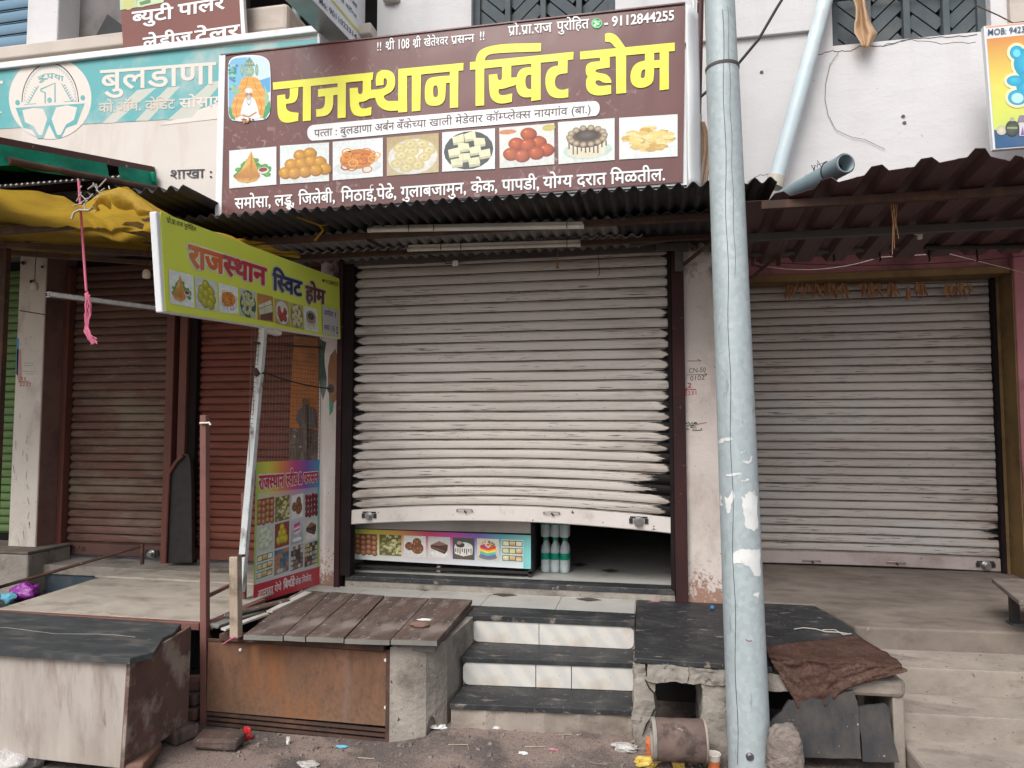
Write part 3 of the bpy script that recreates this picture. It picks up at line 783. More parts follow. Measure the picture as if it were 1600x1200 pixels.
def pic_barfi(p, plate=(.045, .055, .055), sq=(.66, .66, .44), bgc=W_):
    p.rect(0, 0, 1, 1, bgc); p.disc(.5, .5, .47, .48, plate, plate); R = random.Random(2)
    for x, y in [(.3, .2), (.52, .14), (.7, .3), (.4, .4), (.62, .5), (.22, .52), (.8, .6), (.42, .66), (.6, .78), (.27, .78)]:
        a = R.uniform(-.03, .03)
        p.poly([(x - .11, y - .08 + a), (x + .1, y - .1 - a), (x + .12, y + .06), (x - .09, y + .09)], sq)
        p.poly([(x - .09, y + .09), (x + .12, y + .06), (x + .115, y + .12), (x - .085, y + .15)], tuple(c * .7 for c in sq))
def pic_gulab(p):
    p.rect(0, 0, 1, 1, (.64, .66, .62)); p.disc(.15, .12, .16, .06, (.55, .2, .1)); p.disc(.9, .1, .12, .08, (.5, .42, .1))
    p.disc(.5, .75, .44, .2, (.75, .75, .74), (.6, .62, .62))
    _balls(p, [(.3, .42), (.7, .42), (.52, .2), (.5, .46), (.2, .66), (.84, .62), (.4, .72), (.66, .68)], .14, (.56, .12, .025), (.26, .035, .008), 1.05)
def pic_cake(p, body=(.66, .60, .46), bgc=(.66, .72, .68)):
    p.rect(0, 0, 1, 1, bgc); p.disc(.52, .72, .44, .22, (.55, .66, .6), (.48, .6, .54))
    p.poly([(.16, .42), (.86, .42), (.84, .78), (.7, .88), (.5, .91), (.3, .88), (.18, .78)], body)
    p.disc(.51, .42, .36, .24, (.09, .055, .035), (.07, .04, .025)); R = random.Random(1)
    for k in range(10):
        x = .18 + k * .073; p.rect(x, .52, x + .022, .62 + R.uniform(.02, .18) + .06 * math.sin(k / 9 * 3.1), (.05, .03, .02))
    for k in range(14):
        a = rad(k * 360 / 14); p.disc(.51 + .31 * math.cos(a), .38 + .2 * math.sin(a), .065, .07, (.52, .45, .32), (.2, .14, .08), 8)
    p.disc(.51, .36, .2, .12, (.12, .10, .09), (.03, .02, .02))
def pic_papdi(p):
    p.rect(0, 0, 1, 1, W_); p.disc(.5, .8, .42, .12, (.70, .73, .72), W_); R = random.Random(9)
    for k in range(60):
        a, rr = R.uniform(0, 6.28), R.random() ** .6
        x, y = .5 + .38 * rr * math.cos(a), .55 + .28 * rr * math.sin(a); t = R.uniform(0, 6.28)
        p.poly([(x + .11 * math.cos(t + q), y + .06 * math.sin(t + q)) for q in (0, 1.2, 2.6, 3.6, 5)], R.choice([(.72, .56, .20), (.66, .47, .13), (.76, .64, .30), (.55, .35, .08)]))
def pic_trays(p, cols=((.58, .55, .28), (.66, .64, .45), (.5, .22, .08)), line=(.03, .035, .03), bgc=(.5, .6, .55)):
    p.rect(0, 0, 1, 1, bgc); R = random.Random(4)
    for j in range(3):
        p.rect(.04, .05 + j * .33, .96, .30 + j * .33, line)
        for i in range(3): p.rect(.07 + i * .3, .08 + j * .33, .33 + i * .3, .27 + j * .33, R.choice(cols), R.choice(cols))
def pic_rows(p, c=(.56, .36, .16), e=(.25, .07, .03), bgc=(.22, .04, .035)):
    p.rect(0, 0, 1, 1, bgc)
    _balls(p, [(.13 + i * .25, .14 + j * .245 + .04 * (i % 2)) for i in range(4) for j in range(4)], .12, c, e)
def pic_green(p):
    p.rect(0, 0, 1, 1, (.12, .11, .03)); R = random.Random(6)
    for k in range(45):
        x, y = R.random() * .9, R.random() * .9; p.poly([(x, y), (x + .14, y - .03), (x + .16, y + .07), (x + .02, y + .1)], R.choice([(.36, .34, .12), (.5, .47, .22), (.25, .24, .06), (.6, .56, .34)]))
def pic_brown(p, c=(.24, .075, .03)):
    p.rect(0, 0, 1, 1, (.66, .66, .64)); R = random.Random(8)
    for x, y, r in [(.25, .5, .2), (.62, .58, .28), (.6, .3, .2)]:
        p.disc(x, y, r, r, c, tuple(q * .6 for q in c))
        for k in range(12): p.disc(x + R.uniform(-.7, .7) * r, y + R.uniform(-.7, .7) * r, .03, .03, R.choice([(.5, .28, .1), (.1, .03, .015), (.4, .16, .06)]), n=6)
def pic_slice(p, bgc=(.5, .5, .47)):
    p.rect(0, 0, 1, 1, bgc, (.65, .62, .56)); p.disc(.5, .8, .42, .15, (.7, .7, .68))
    p.poly([(.1, .4), (.5, .2), (.9, .36), (.88, .62), (.75, .8), (.12, .55)], (.06, .025, .018))
    p.poly([(.1, .4), (.5, .2), (.9, .36), (.5, .42)], (.22, .12, .08)); p.line([(.12, .48), (.76, .68)], .03, (.25, .12, .08))
def pic_drip(p):
    p.rect(0, 0, 1, 1, (.055, .07, .06)); p.disc(.5, .78, .45, .16, (.12, .06, .04)); p.poly([(.08, .45), (.92, .45), (.9, .75), (.5, .86), (.1, .75)], (.68, .67, .62))
    p.disc(.5, .42, .42, .22, (.7, .69, .66), (.58, .57, .54))
    for k in range(8): p.rect(.12 + k * .1, .5, .16 + k * .1, .66 + .05 * (k % 3), (.03, .02, .02))
    p.disc(.35, .34, .2, .12, (.06, .03, .03)); p.disc(.3, .24, .1, .08, (.5, .2, .1), (.4, .35, .3))
def pic_rainbow(p):
    p.rect(0, 0, 1, 1, (.58, .53, .42)); p.disc(.5, .82, .42, .14, (.16, .17, .2))
    for k, c in enumerate([(.1, .12, .3), (.1, .35, .5), (.15, .5, .2), (.75, .65, .1), (.75, .3, .04), (.65, .03, .03)]):
        y = .78 - k * .07; p.poly([(.13, y - .07), (.87, y - .07), (.85, y), (.5, y + .09), (.15, y)], c)
    p.disc(.5, .36, .37, .12, (.65, .04, .06), (.55, .02, .04)); R = random.Random(2)
    for k in range(22): p.disc(.5 + R.uniform(-.3, .3), .3 + R.uniform(-.22, .08), .05, .05, R.choice([(.5, .03, .05), (.55, .28, .05), (.12, .3, .05), (.1, .08, .3), (.7, .5, .4)]), n=8)
def pic_bowl(p, c=(.5, .07, .03), plate=(.66, .68, .66)):
    p.rect(0, 0, 1, 1, (.42, .3, .12)); p.disc(.5, .5, .44, .46, plate, tuple(q * .8 for q in plate)); _balls(p, [(.32, .4), (.5, .62), (.68, .42), (.4, .72), (.65, .68), (.3, .58)], .13, c, tuple(q * .5 for q in c)); p.disc(.5, .35, .1, .16, (.66, .6, .4))
def pic_pile(p, c=(.62, .55, .03), e=(.35, .27, .01), bgc=(.22, .03, .03)):
    p.rect(0, 0, 1, 1, bgc); _balls(p, [(.5, .2), (.38, .42), (.62, .42), (.27, .68), (.5, .66), (.74, .68)], .17, c, e)
def pic_pastry(p):
    p.rect(0, 0, 1, 1, (.45, .5, .53), (.3, .34, .38)); p.poly([(.25, .3), (.7, .22), (.72, .55), (.28, .6)], (.66, .6, .6)); p.poly([(.22, .14), (.72, .1), (.74, .25), (.24, .32)], (.6, .06, .2)); p.poly([(.26, .42), (.72, .36), (.72, .44), (.27, .5)], (.6, .06, .2)); p.disc(.5, .82, .4, .08, (.7, .7, .7))
def pic_mosaic(p, cols):
    R = random.Random(len(cols)); p.rect(0, 0, 1, 1, cols[0])
    for j in range(5):
        for i in range(5):
            p.poly([(i * .2 + R.uniform(-.03, .03), j * .2), (i * .2 + .17, j * .2 + R.uniform(-.03, .05)), (i * .2 + .18, j * .2 + .17), (i * .2, j * .2 + .15)], R.choice(cols))
def pic_slab(p):
    p.rect(0, 0, 1, 1, (.42, .19, .06)); p.poly([(.05, .45), (.85, .15), (.95, .45), (.12, .75)], (.56, .58, .42)); p.poly([(.12, .6), (.9, .35), (.95, .6), (.15, .88)], (.5, .52, .38)); p.poly([(.15, .8), (.95, .6), (.9, .95), (.2, .98)], (.12, .045, .02))
    p.line([(.1, .58), (.92, .3)], .025, (.14, .07, .03)); p.line([(.4, .34), (.5, .72)], .02, (.2, .14, .06))
def pic_samosa_lime(p):
    pic_samosa(p)

_pend = []
def words(pr, *a, **k):
    """a word of its own on the same sheet: built as a part of its own when the print is built"""
    q = Print(pr.surf, pr.n, pr.lift + pr.k * pr.step, pr.step)
    letters(q, *a, **k); pr.k += 1
    pr.extra = getattr(pr, 'extra', []) + [q]
    return pr
def _build(s, name, mat, parent=None):
    r = None
    for q in getattr(s, 'extra', []): r = q.mb.build('lettering', mat, parent)
    if s.mb.v: r = s.mb.build(name, mat, parent)
    return r
Print.build = _build
# ---------------------------------------------------------------- ground
def gh(x, y):
    k = min(1, max(0, (x + 1.5) / .5)); base = .0 + .055 * (k * k * (3 - 2 * k))
    if y < -2.2: base *= max(0.2, 1 - (-2.2 - y) * .25)
    if y > -3.5 and abs(x) < 6: base += .008 * mnoise.noise(Vector((x * 2.2, y * 2.2, 0))) + .004 * mnoise.noise(Vector((x * 7, y * 7, 3)))
    return base
def axis(lo, hi, fine_lo, fine_hi, step):
    a = []; v = lo; 
    while v < fine_lo: a.append(v); v += max(step, (fine_lo - v) * .35)
    v = fine_lo
    while v < fine_hi: a.append(v); v += step
    d = step
    while v < hi: a.append(v); d *= 1.6; v += d
    a.append(hi); return a
gx, gy = axis(-60, 60, -4.5, 3.2, .06), axis(-90, 6, -3.4, -.4, .06)
g = MB()
g.add([(x, y, gh(x, y)) for y in gy for x in gx], [(j * len(gx) + i, j * len(gx) + i + 1, (j + 1) * len(gx) + i + 1, (j + 1) * len(gx) + i) for j in range(len(gy) - 1) for i in range(len(gx) - 1)], True)
o = g.build('ground', M['ground'], origin=(0, 0, 0)); o['kind'] = 'structure'

# ---------------------------------------------------------------- the building
bld = thing('shop_building', 'two storey pale plastered shop building with a row of ground floor shutters', 'building', (0, 0.3, 0))
def part(name, mb, mat, parent, bevel=0, solid=0): return mb.build(name, M[mat] if isinstance(mat, str) else mat, parent, bevel, solid)
# ground floor pillars
part('pillar', MB().box(.20, .46, 0, 1.3, .4, 2.95), 'pillar', bld, .012)
part('pillar', MB().box(-2.44, -2.27, 0, .5, .4, 2.95), 'pillar', bld, .012)
part('pillar', MB().box(-5.12, -4.86, 0, .5, 0, 3.1), 'pillar_pale', bld, .01)
part('pillar_side', MB().box(-4.86, -4.852, .004, .5, 0, 3.1), 'pillar_side', bld)
part('pillar', MB().box(2.665, 3.6, .98, 1.6, .3, 3.1), 'fascia_pink', bld, .01)
part('door_post', MB().box(2.655, 2.664, .99, 1.30, .5, 2.83).box(2.63, 2.664, 1.20, 1.30, .5, 2.83), 'ochre', bld, .004)
part('fascia', MB().box(.46, 2.66, 1.05, 1.5, 2.87, 3.1), 'fascia_pink', bld)
part('fascia_trim', MB().box(.46, 2.66, 1.02, 1.45, 2.815, 2.87), 'ochre', bld, .005)
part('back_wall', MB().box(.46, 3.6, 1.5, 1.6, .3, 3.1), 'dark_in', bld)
part('lintel', MB().box(-2.27, .20, .04, .4, 2.80, 3.0), 'grey_beam', bld)
part('lintel', MB().box(-4.85, -2.44, .30, .5, 2.62, 3.1).box(-7.5, -5.12, .3, .5, 2.7, 3.1), 'dark_in', bld)
# rooms behind the shutters
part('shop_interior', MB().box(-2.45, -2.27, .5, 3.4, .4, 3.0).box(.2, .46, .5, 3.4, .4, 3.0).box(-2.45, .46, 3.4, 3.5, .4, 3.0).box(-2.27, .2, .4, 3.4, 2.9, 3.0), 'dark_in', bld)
part('shop_floor', MB().box(-2.27, .2, .12, 3.4, .3, .578), 'tile', bld)
for px, py in ((954, 891.5), (905, 882)):
    c = on_z(px, py, .581)
    part('floor_inset', MB().add([(c.x - .075, c.y, .581), (c.x, c.y - .075, .581), (c.x + .075, c.y, .581), (c.x, c.y + .075, .581)], [(0, 1, 2, 3)]), 'tile_dark', bld)
part('shop_sill', MB().box(-2.20, .13, -.02, .12, .545, .580), 'stone', bld, .004)
part('sill_riser', MB().box(-2.20, .13, -.012, .1, .40, .545), 'concrete', bld)
# first floor: wall with two window bays
def wall_block(x0, x1, z0, z1, y=-.1): return MB().box(x0, x1, y, .5, z0, z1)
wl = MB()
wl.box(-1.97, 5.5, -.10, 1.6, 3.06, 4.13)
for x0, x1 in ((-1.97, -1.25), (-.22, 1.18), (2.11, 5.5)): wl.box(x0, x1, -.10, .5, 4.13, 6.4)
for x0, x1 in ((-1.25, -.22), (1.18, 2.11)): wl.box(x0, x1, -.10, .5, 5.6, 6.4)
part('upper_wall', wl, 'wall', bld)
part('wall_band', MB().box(-.22, 1.10, -.128, -.10, 4.235, 6.4), 'wall', bld, .006)
part('wall_band', MB().box(2.20, 2.32, -.14, -.10, 4.05, 6.4), 'ledge', bld, .006)
def herring_window(x0, x1, z0, z1):
    fr = MB(); y = .0
    fr.box(x0, x0 + .05, y - .04, y + .03, z0, z1).box(x1 - .05, x1, y - .04, y + .03, z0, z1)
    n = 4; cw = (x1 - x0) / n
    for i in range(1, n): fr.box(x0 + i * cw - .02, x0 + i * cw + .02, y - .05, y + .03, z0, z1)
    f = part('window', fr, 'slate', bld, .004)
    part('pane', MB().box(x0, x1, y + .035, y + .05, z0, z1), 'pane', f)
    sl = MB()
    for i in range(n):
        a, b = x0 + i * cw + .022, x0 + (i + 1) * cw - .022; s_ = 1 if i % 2 else -1
        for k in range(-2, 16):
            zc = z0 + k * .115; dz = (b - a) * .95
            za, zb = (zc, zc + dz) if s_ > 0 else (zc + dz, zc)
            pa, pb = Vector((a, y, za)), Vector((b, y, zb))
            lo = z0 + .012
            if min(pa.z, pb.z) < lo:
                if max(pa.z, pb.z) <= lo + .02: continue
                t = (lo - pa.z) / (pb.z - pa.z); q = pa.lerp(pb, t)
                if pa.z < lo: pa = q
                else: pb = q
            sl.beam(pa, pb, .016, .052, up=(0, -1, 0)) if False else sl.beam(pa, pb, .074, .018, up=(0, 1, 0))
    part('slat', sl, 'slate', f)
    part('grille', MB().tube([(x0 + .02, y - .055, z0 + .33), (x1 - .02, y - .055, z0 + .33)], .008, 6).tube([(x0 + .02, y - .055, z0 + .75), (x1 - .02, y - .055, z0 + .75)], .008, 6), 'slate_dark', f)
herring_window(1.18, 2.11, 4.13, 5.6)
herring_window(-1.25, -.22, 4.13, 5.6)
# first floor, left: open balcony behind the signs
part('balcony_slab', MB().box(-8.5, -3.55, -.30, 1.6, 4.585, 4.69), 'ledge', bld, .012)
part('balcony_slab', MB().box(-3.55, -1.97, -.22, 1.6, 4.50, 4.585), 'ledge', bld, .012)
part('parapet', MB().box(-3.02, -2.62, -.24, .2, 4.585, 4.80), 'ledge', bld, .03)
part('front_beam', MB().box(-8.5, -1.97, -.12, .5, 3.1, 4.52), 'grey_wall', bld)
part('balcony_pillar', MB().box(-5.03, -4.73, -.12, .3, 4.69, 6.4), 'wall', bld, .012)
part('balcony_wall', MB().box(-4.73, -3.95, .10, 1.6, 4.69, 6.4), 'grey_wall', bld)
part('balcony_wall', MB().box(-3.95, -1.97, 1.4, 1.6, 4.5, 6.4), 'dark_in', bld)
part('balcony_ceiling', MB().box(-8.5, -1.97, -.1, 1.6, 6.3, 6.5), 'grey_wall', bld)
st = MB()
p = [on_y(*q, .098) for q in ((150, 55), (168, 22), (192, 40), (192, 66), (150, 62))]
part('stair_soffit', st.plate(p, .03, (0, -1, 0)), 'slate_dark', bld)
part('balcony_pipe', MB().tube([on_y(463, 42, .2) - Vector((0, 0, .1)), on_y(463, -40, .2)], .035, 10), 'blue_shutter' if False else 'pvc_grey', bld)

# ---------------------------------------------------------------- roller shutters
PROF = [(-.006, 0), (.0015, .02), (.0025, .085), (-.012, .10), (-.012, .16), (.003, .18), (.0055, .27), (.0075, .40), (.008, .55), (.0068, .72), (.0035, .88), (.000, .97)]
def curtain(x0, x1, y, z0, z1, pitch, bow=0.0, nu=28, bowh=.7):
    mb = MB(); n = int(math.ceil((z1 - z0) / pitch)); W = nu + 1
    def zb(u, z): return z + bow * (math.sin(math.pi * u) ** .9 if 0 < u < 1 else 0) * max(0, 1 - (z - z0) / bowh)
    for k in range(n):
        jit = random.uniform(-.0015, .0015)
        rows = PROF + [(0, 1.0)]
        pts, uv = [], []
        for d_, f in rows:
            z = z0 + (k + f) * pitch
            for i in range(W):
                u = i / nu; x = x0 + (x1 - x0) * u
                pts.append((x, y - d_ * pitch / .07 + jit + .003 * math.sin(x * 7 + k), zb(u, z)))
                uv.append(((x - x0), k + min(f, .999)))
        fs = [(j * W + i, j * W + i + 1, (j + 1) * W + i + 1, (j + 1) * W + i) for j in range(len(rows) - 1) for i in range(nu)]
        mb.add(pts, fs, False, uv)
    return mb, zb
def shutter(label, x0, x1, y, z0, z1, pitch, mat, barmat, bow=0.0, barh=.105, group=None, name='roller_shutter'):
    t = thing(name, label, 'shutter', ((x0 + x1) / 2, y, z0), group)
    mb, zb = curtain(x0, x1, y, z0 + barh, z1, pitch, bow)
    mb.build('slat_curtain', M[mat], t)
    b = MB(); nu = 24
    zz = lambda u: bow * (math.sin(math.pi * u) ** .9 if 0 < u < 1 else 0)
    def ring(u):
        x = x0 + (x1 - x0) * u; z = z0 + zz(u)
        return [(x, y - .016, z), (x, y - .022, z + .006), (x, y - .02, z + barh - .004), (x, y - .006, z + barh), (x, y + .012, z + barh), (x, y + .012, z)]
    R_ = [ring(i / nu) for i in range(nu + 1)]
    b.add([p for r in R_ for p in r], [(i * 6 + k, (i + 1) * 6 + k, (i + 1) * 6 + (k + 1) % 6, i * 6 + (k + 1) % 6)[::-1] for i in range(nu) for k in range(6)])
    b.add(R_[0], [tuple(range(6))]); b.add(R_[-1], [tuple(range(6))[::-1]])
    bar = b.build('bottom_bar', M[barmat], t)
    return t, bar
def lock(parent, c, s=1.0):
    c = Vector(c)
    o = MB()
    for r, a, b in ((.030, 0, .012), (.022, .012, .032), (.017, .032, .040)):
        o.tube([c - Vector((0, a, 0)) * s, c - Vector((0, b, 0)) * s], r * s, 14)
    o.build('lock', M['chrome'], parent)
    MB().box(c.x - .055 * s, c.x - .034 * s, c.y - .008, c.y + .004, c.z - .016, c.z + .016).box(c.x + .034 * s, c.x + .055 * s, c.y - .008, c.y + .004, c.z - .016, c.z + .016).box(c.x - .05 * s, c.x + .05 * s, c.y - .005, c.y + .003, c.z + .02, c.z + .03).build('lock_plate', M['black_metal'], parent)
def slot(parent, c, w=.11):
    c = Vector(c)
    MB().tube([c + Vector((-w / 2, 0, -.008)), c + Vector((-w / 2, -.012, .004)), c + Vector((-w * .3, -.018, .008)), c + Vector((w * .3, -.018, .008)), c + Vector((w / 2, -.012, .004)), c + Vector((w / 2, 0, -.008))], .005, 6).build('handle', M['bar_grey'], parent)
    MB().tube([c + Vector((0, -.004, -.004)), c + Vector((.012, -.014, -.016))], .006, 6).build('handle_pin', M['black_metal'], parent)

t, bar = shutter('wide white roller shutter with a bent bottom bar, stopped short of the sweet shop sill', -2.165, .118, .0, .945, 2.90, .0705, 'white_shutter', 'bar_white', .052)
lock(bar, on_y(577, 805, -.022) + Vector((0, 0, -.004))); lock(bar, on_y(998, 814, -.022), 1.15)
slot(bar, on_y(726, 797, -.024)); slot(bar, on_y(862, 801, -.024))
MB().box(-2.235, -2.155, -.035, .05, .58, 2.86).build('guide_rail', M['jamb_black'], t, .004)
MB().box(-2.275, -2.235, -.05, .05, .50, 2.90).build('guide_rail', M['jamb'], t, .004)
MB().box(.108, .135, -.03, .05, .58, 2.86).build('guide_rail', M['jamb_black'], t, .004)
MB().box(.135, .215, -.05, .05, .50, 2.88).build('guide_rail', M['jamb'], t, .005)
MB().box(-2.3, .25, -.03, .03, 2.845, 2.90).build('head_plate', M['grey_beam'], t, .004)
pl = MB(); a = on_y(1054, 392, -.06); b_ = on_y(1070, 424, -.06)
pl.box(a.x, a.x + .055, -.075, -.055, b_.z, a.z + .03).box(a.x - .12, a.x + .09, -.085, -.055, a.z, a.z + .05)
pl.build('bracket', M['grey_beam'], t, .003)

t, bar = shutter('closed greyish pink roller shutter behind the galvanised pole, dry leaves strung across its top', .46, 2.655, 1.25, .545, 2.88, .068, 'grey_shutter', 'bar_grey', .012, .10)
lock(bar, on_y(1540, 883, 1.225), 1.2); slot(bar, on_y(1268, 876, 1.225), .13); slot(bar, on_y(1400, 879, 1.225), .13)
MB().box(2.60, 2.63, 1.19, 1.27, .54, 2.815).build('guide_rail', M['jamb_black'], t, .004)

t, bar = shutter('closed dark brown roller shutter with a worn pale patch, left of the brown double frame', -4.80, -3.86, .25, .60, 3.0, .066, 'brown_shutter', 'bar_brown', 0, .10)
lock(bar, on_y(238, 865, .225), 1.1)
MB().box(-4.852, -4.80, .18, .28, .57, 3.0).build('guide_rail', M['frame_red'], t, .006)
pr = Print(lambda x, y: on_y(x, y, .2265), (0, -1, 0), .001)
for a, b_ in (((113, 853), (111, 862)), ((113, 853), (118, 855)), ((118, 855), (113, 857)), ((113, 857), (119, 860)), ((119, 860), (111, 862)), ((124, 855), (121, 860)), ((124, 853), (125, 855)), ((128, 856), (132, 855)), ((132, 855), (133, 860)), ((133, 860), (128, 861)), ((128, 861), (128, 856))):
    pr.line([a, b_], 1.2, (.015, .012, .012))
pr.build('painted_letters', M['paint'], bar)

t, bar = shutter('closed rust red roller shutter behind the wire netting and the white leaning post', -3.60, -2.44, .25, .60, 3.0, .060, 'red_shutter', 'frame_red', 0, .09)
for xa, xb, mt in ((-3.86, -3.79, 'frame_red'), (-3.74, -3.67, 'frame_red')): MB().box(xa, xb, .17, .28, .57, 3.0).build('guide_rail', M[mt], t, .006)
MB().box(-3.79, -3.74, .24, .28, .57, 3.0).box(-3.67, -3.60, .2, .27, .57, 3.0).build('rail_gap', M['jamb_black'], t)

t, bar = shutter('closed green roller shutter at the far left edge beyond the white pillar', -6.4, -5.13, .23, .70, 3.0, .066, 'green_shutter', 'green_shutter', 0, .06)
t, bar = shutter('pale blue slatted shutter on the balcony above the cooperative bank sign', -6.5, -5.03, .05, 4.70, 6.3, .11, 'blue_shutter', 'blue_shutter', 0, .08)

# ---------------------------------------------------------------- platform and steps of the sweet shop
stp = thing('entrance_steps', 'three entrance steps with black stone treads and white marble risers under the raised shutter', 'steps', (-.6, -.8, .05))
def pol(pts, z0, z1): return MB().slab(pts, z0, z1)
YL, YR = -.597, -.562
part('platform', pol([(-2.44, -.60), (-1.10, YL), (-.12, YR), (-.12, -.012), (-2.44, -.012)], .05, .4965), 'concrete', stp)
tl = MB(); xs = [-2.44, -2.02, -1.58, -1.11, -.62, -.125]
for i in range(5):
    x0, x1 = xs[i], xs[i + 1]
    tl.slab([(x0 + .002, -.38), (x1 - .002, -.38), (x1 - .002, -.014), (x0 + .002, -.014)], .4965, .5005)
part('floor_tile', tl, 'tile', stp)
for px, py in ((669.7, 916.6), (791.6, 925.4), (921, 932.5)):
    c = on_z(px, py, .5035); part('floor_inset', MB().add([(c.x - .09, c.y - .07, .5035), (c.x, c.y - .125, .5035), (c.x + .09, c.y - .07, .5035), (c.x, c.y - .015, .5035)], [(0, 1, 2, 3)]), 'tile_dark', stp)
part('tread', pol([(-1.15, YL - .018), (-.117, YR - .018), (-.115, -.384), (-1.15, -.384)], .474, .505), 'stone', stp, .004)
part('tread', pol([(-1.085, -.905), (-.098, -.817), (-.10, YR), (-1.095, YL)], .316, .343), 'stone', stp, .004)
part('tread', pol([(-1.075, -1.18), (-.088, -1.078), (-.09, -.79), (-1.075, -.88)], .160, .187), 'stone', stp, .004)
part('step_block', pol([(-1.08, -.88), (-.10, -.79), (-.10, YR), (-1.1, YL)], .0, .316), 'concrete', stp)
part('base_riser', pol(jag([(-1.07, -1.165), (-.09, -1.06), (-.09, -.80), (-1.07, -.88)], .010, 16, 3), -.05, .160), 'concrete_warm', stp)
for cp in (((722, 1108), (745, 1112), (752, 1122), (768, 1110), (790, 1112), (800, 1118)), ((706, 1128), (722, 1132), (735, 1126), (750, 1131))): part('crack', MB().tube([on_y(x, y, -1.155 + (x - 705) * .00037) for x, y in cp], .003, 5), 'dark_in', stp)
def riser(x0, y0, x1, y1, z0, z1, cuts):
    f = Vector((x1 - x0, y1 - y0, 0)); nrm = Vector((f.y, -f.x, 0)).normalized()
    r_ = .035
    xs_ = [0] + cuts + [1]
    for i in range(len(xs_) - 1):
        a, b = xs_[i], xs_[i + 1]; L = f.length
        g_ = .0025 / L
        A, B = a + (g_ if i else 0), b - (g_ if i < len(xs_) - 2 else 0)
        pts = []
        def arc(cx, cz, a0):
            return [(cx + r_ * math.cos(rad(a0 + k * 22.5)), cz + r_ * math.sin(rad(a0 + k * 22.5))) for k in range(5)]
        q = (arc(A * L + r_, z0 + r_, 180) if i == 0 else [(A * L, z0)]) + (arc(B * L - r_, z0 + r_, 270) if i == len(xs_) - 2 else [(B * L, z0)]) + (arc(B * L - r_, z1 - r_, 0) if i == len(xs_) - 2 else [(B * L, z1)]) + (arc(A * L + r_, z1 - r_, 90) if i == 0 else [(A * L, z1)])
        fu = f.normalized()
        pts = [Vector((x0, y0, 0)) + fu * s_ + Vector((0, 0, z_)) + nrm * .008 for s_, z_ in q]
        part('marble_riser', MB().plate(pts, .012, nrm), 'marble', stp)
riser(-1.095, YL, -.125, YR, .345, .473, [.42])
riser(-1.078, -.888, -.105, -.800, .190, .315, [.425, .63])
# ---------------------------------------------------------------- cement side wall under the wooden deck
ck = thing('cement_block', 'low grey cement side wall between the rusty panel and the marble steps', 'wall', (-1.2, -.8, 0))
up_ = [(-1.37, -1.285), (-1.23, -1.262), (-1.185, -1.243), (-1.15, -1.19), (-1.11, -1.105), (-1.095, -.8), (-1.085, -.42), (-1.37, -.42)]
blk = part('block', pol(up_, -.05, .495), 'concrete', ck)
cut = MB().lathe([(.022, -.2), (.024, .0), (.020, .05), (.012, .085), (.002, .10)], (-1.163, -1.215, .03), 14).build('cutter', M['dark_in'])   # hollows out the little drain mouth, then goes
cut.scale = (1, 3.4, 1)
md = blk.modifiers.new('drain', 'BOOLEAN'); md.object = cut; md.operation = 'DIFFERENCE'; md.solver = 'EXACT'
bpy.context.view_layer.update()
nm_ = bpy.data.meshes.new_from_object(blk.evaluated_get(bpy.context.evaluated_depsgraph_get()))
blk.modifiers.clear()
if len(nm_.polygons) > 8: blk.data = nm_
bpy.data.objects.remove(cut)

# ---------------------------------------------------------------- wooden deck over the drain, rusty panel and grating
dk = thing('plank_deck', 'dark weathered plank deck over the roadside drain beside the entrance steps', 'deck', (-1.7, -.9, .5))
edges = [380, 443, 478, 538, 610, 684]
backs = [470, 516, 556, 602, 672, 739]
for i in range(5):
    a, b = on_z(edges[i] + 1, 991 + i * 2.2, .55), on_z(edges[i + 1] - 1, 991 + (i + 1) * 2.2, .55)
    c, e = on_z(backs[i + 1] - 1, 921 + 3.3 * (i + 1), .55), on_z(backs[i] + 1, 921 + 3.3 * i, .55)
    dz = random.uniform(-.004, .003)
    pl = MB().slab([(a.x, a.y), (b.x, b.y), (c.x, c.y), (e.x, e.y)], .524 + dz, .55 + dz)
    o = part('plank', pl, 'planks', dk, .004)
    en = MB().slab([(a.x, a.y - .003), (b.x, b.y - .003), (b.x, b.y), (a.x, a.y)], .5245 + dz, .5485 + dz)
    part('plank_end', en, 'plank_end', dk)
a = on_z(610, 1003, .52); b = on_z(682, 1006, .52)
part('deck_beam', MB().box(a.x, b.x - .005, a.y + .01, a.y + .07, .475, .522), 'plank_end', dk, .004)
part('deck_beam', MB().box(b.x - .075, b.x - .008, a.y + .07, -.45, .485, .522), 'planks', dk, .004)
part('deck_rail', MB().box(-2.36, -1.40, -1.30, -1.25, .475, .515), 'rust_beam', dk, .004)
part('edge_strip', MB().slab([(-2.33, -1.33), (-2.29, -1.35), (-2.23, -1.0), (-2.27, -.99)], .546, .556).slab([(-2.28, -.95), (-2.24, -.95), (-2.24, -.45), (-2.30, -.43)], .546, .556), 'marble', dk)
pn = thing('rusty_panel', 'rusty iron sheet with a slotted grating below it, closing the front of the plank deck', 'panel', (-1.9, -1.27, 0))
PY = -1.27
a, b, c, e = on_y(326, 1003, PY), on_y(608, 1005, PY), on_y(608, 1128, PY), on_y(325, 1130, PY)
part('iron_sheet', MB().box(a.x, b.x, PY - .004, PY, .085, .478), 'rust_sheet', pn)
part('frame_angle', MB().box(b.x - .012, b.x + .012, PY - .012, PY - .005, .0, .480).box(a.x, b.x - .012, PY - .010, PY - .005, .466, .478), 'rust_beam', pn)
for (px, py) in ((376, 1015), (603, 1031), (603, 1105)):
    q = on_y(px, py, PY - .004); part('bolt', MB().tube([q, q - Vector((0, .006, 0))], .009, 8), 'paper', pn)
gr = MB()
for k in range(5): gr.beam((a.x, PY, .07 - k * .0265), (b.x, PY, .062 - k * .0265), .012, .014)
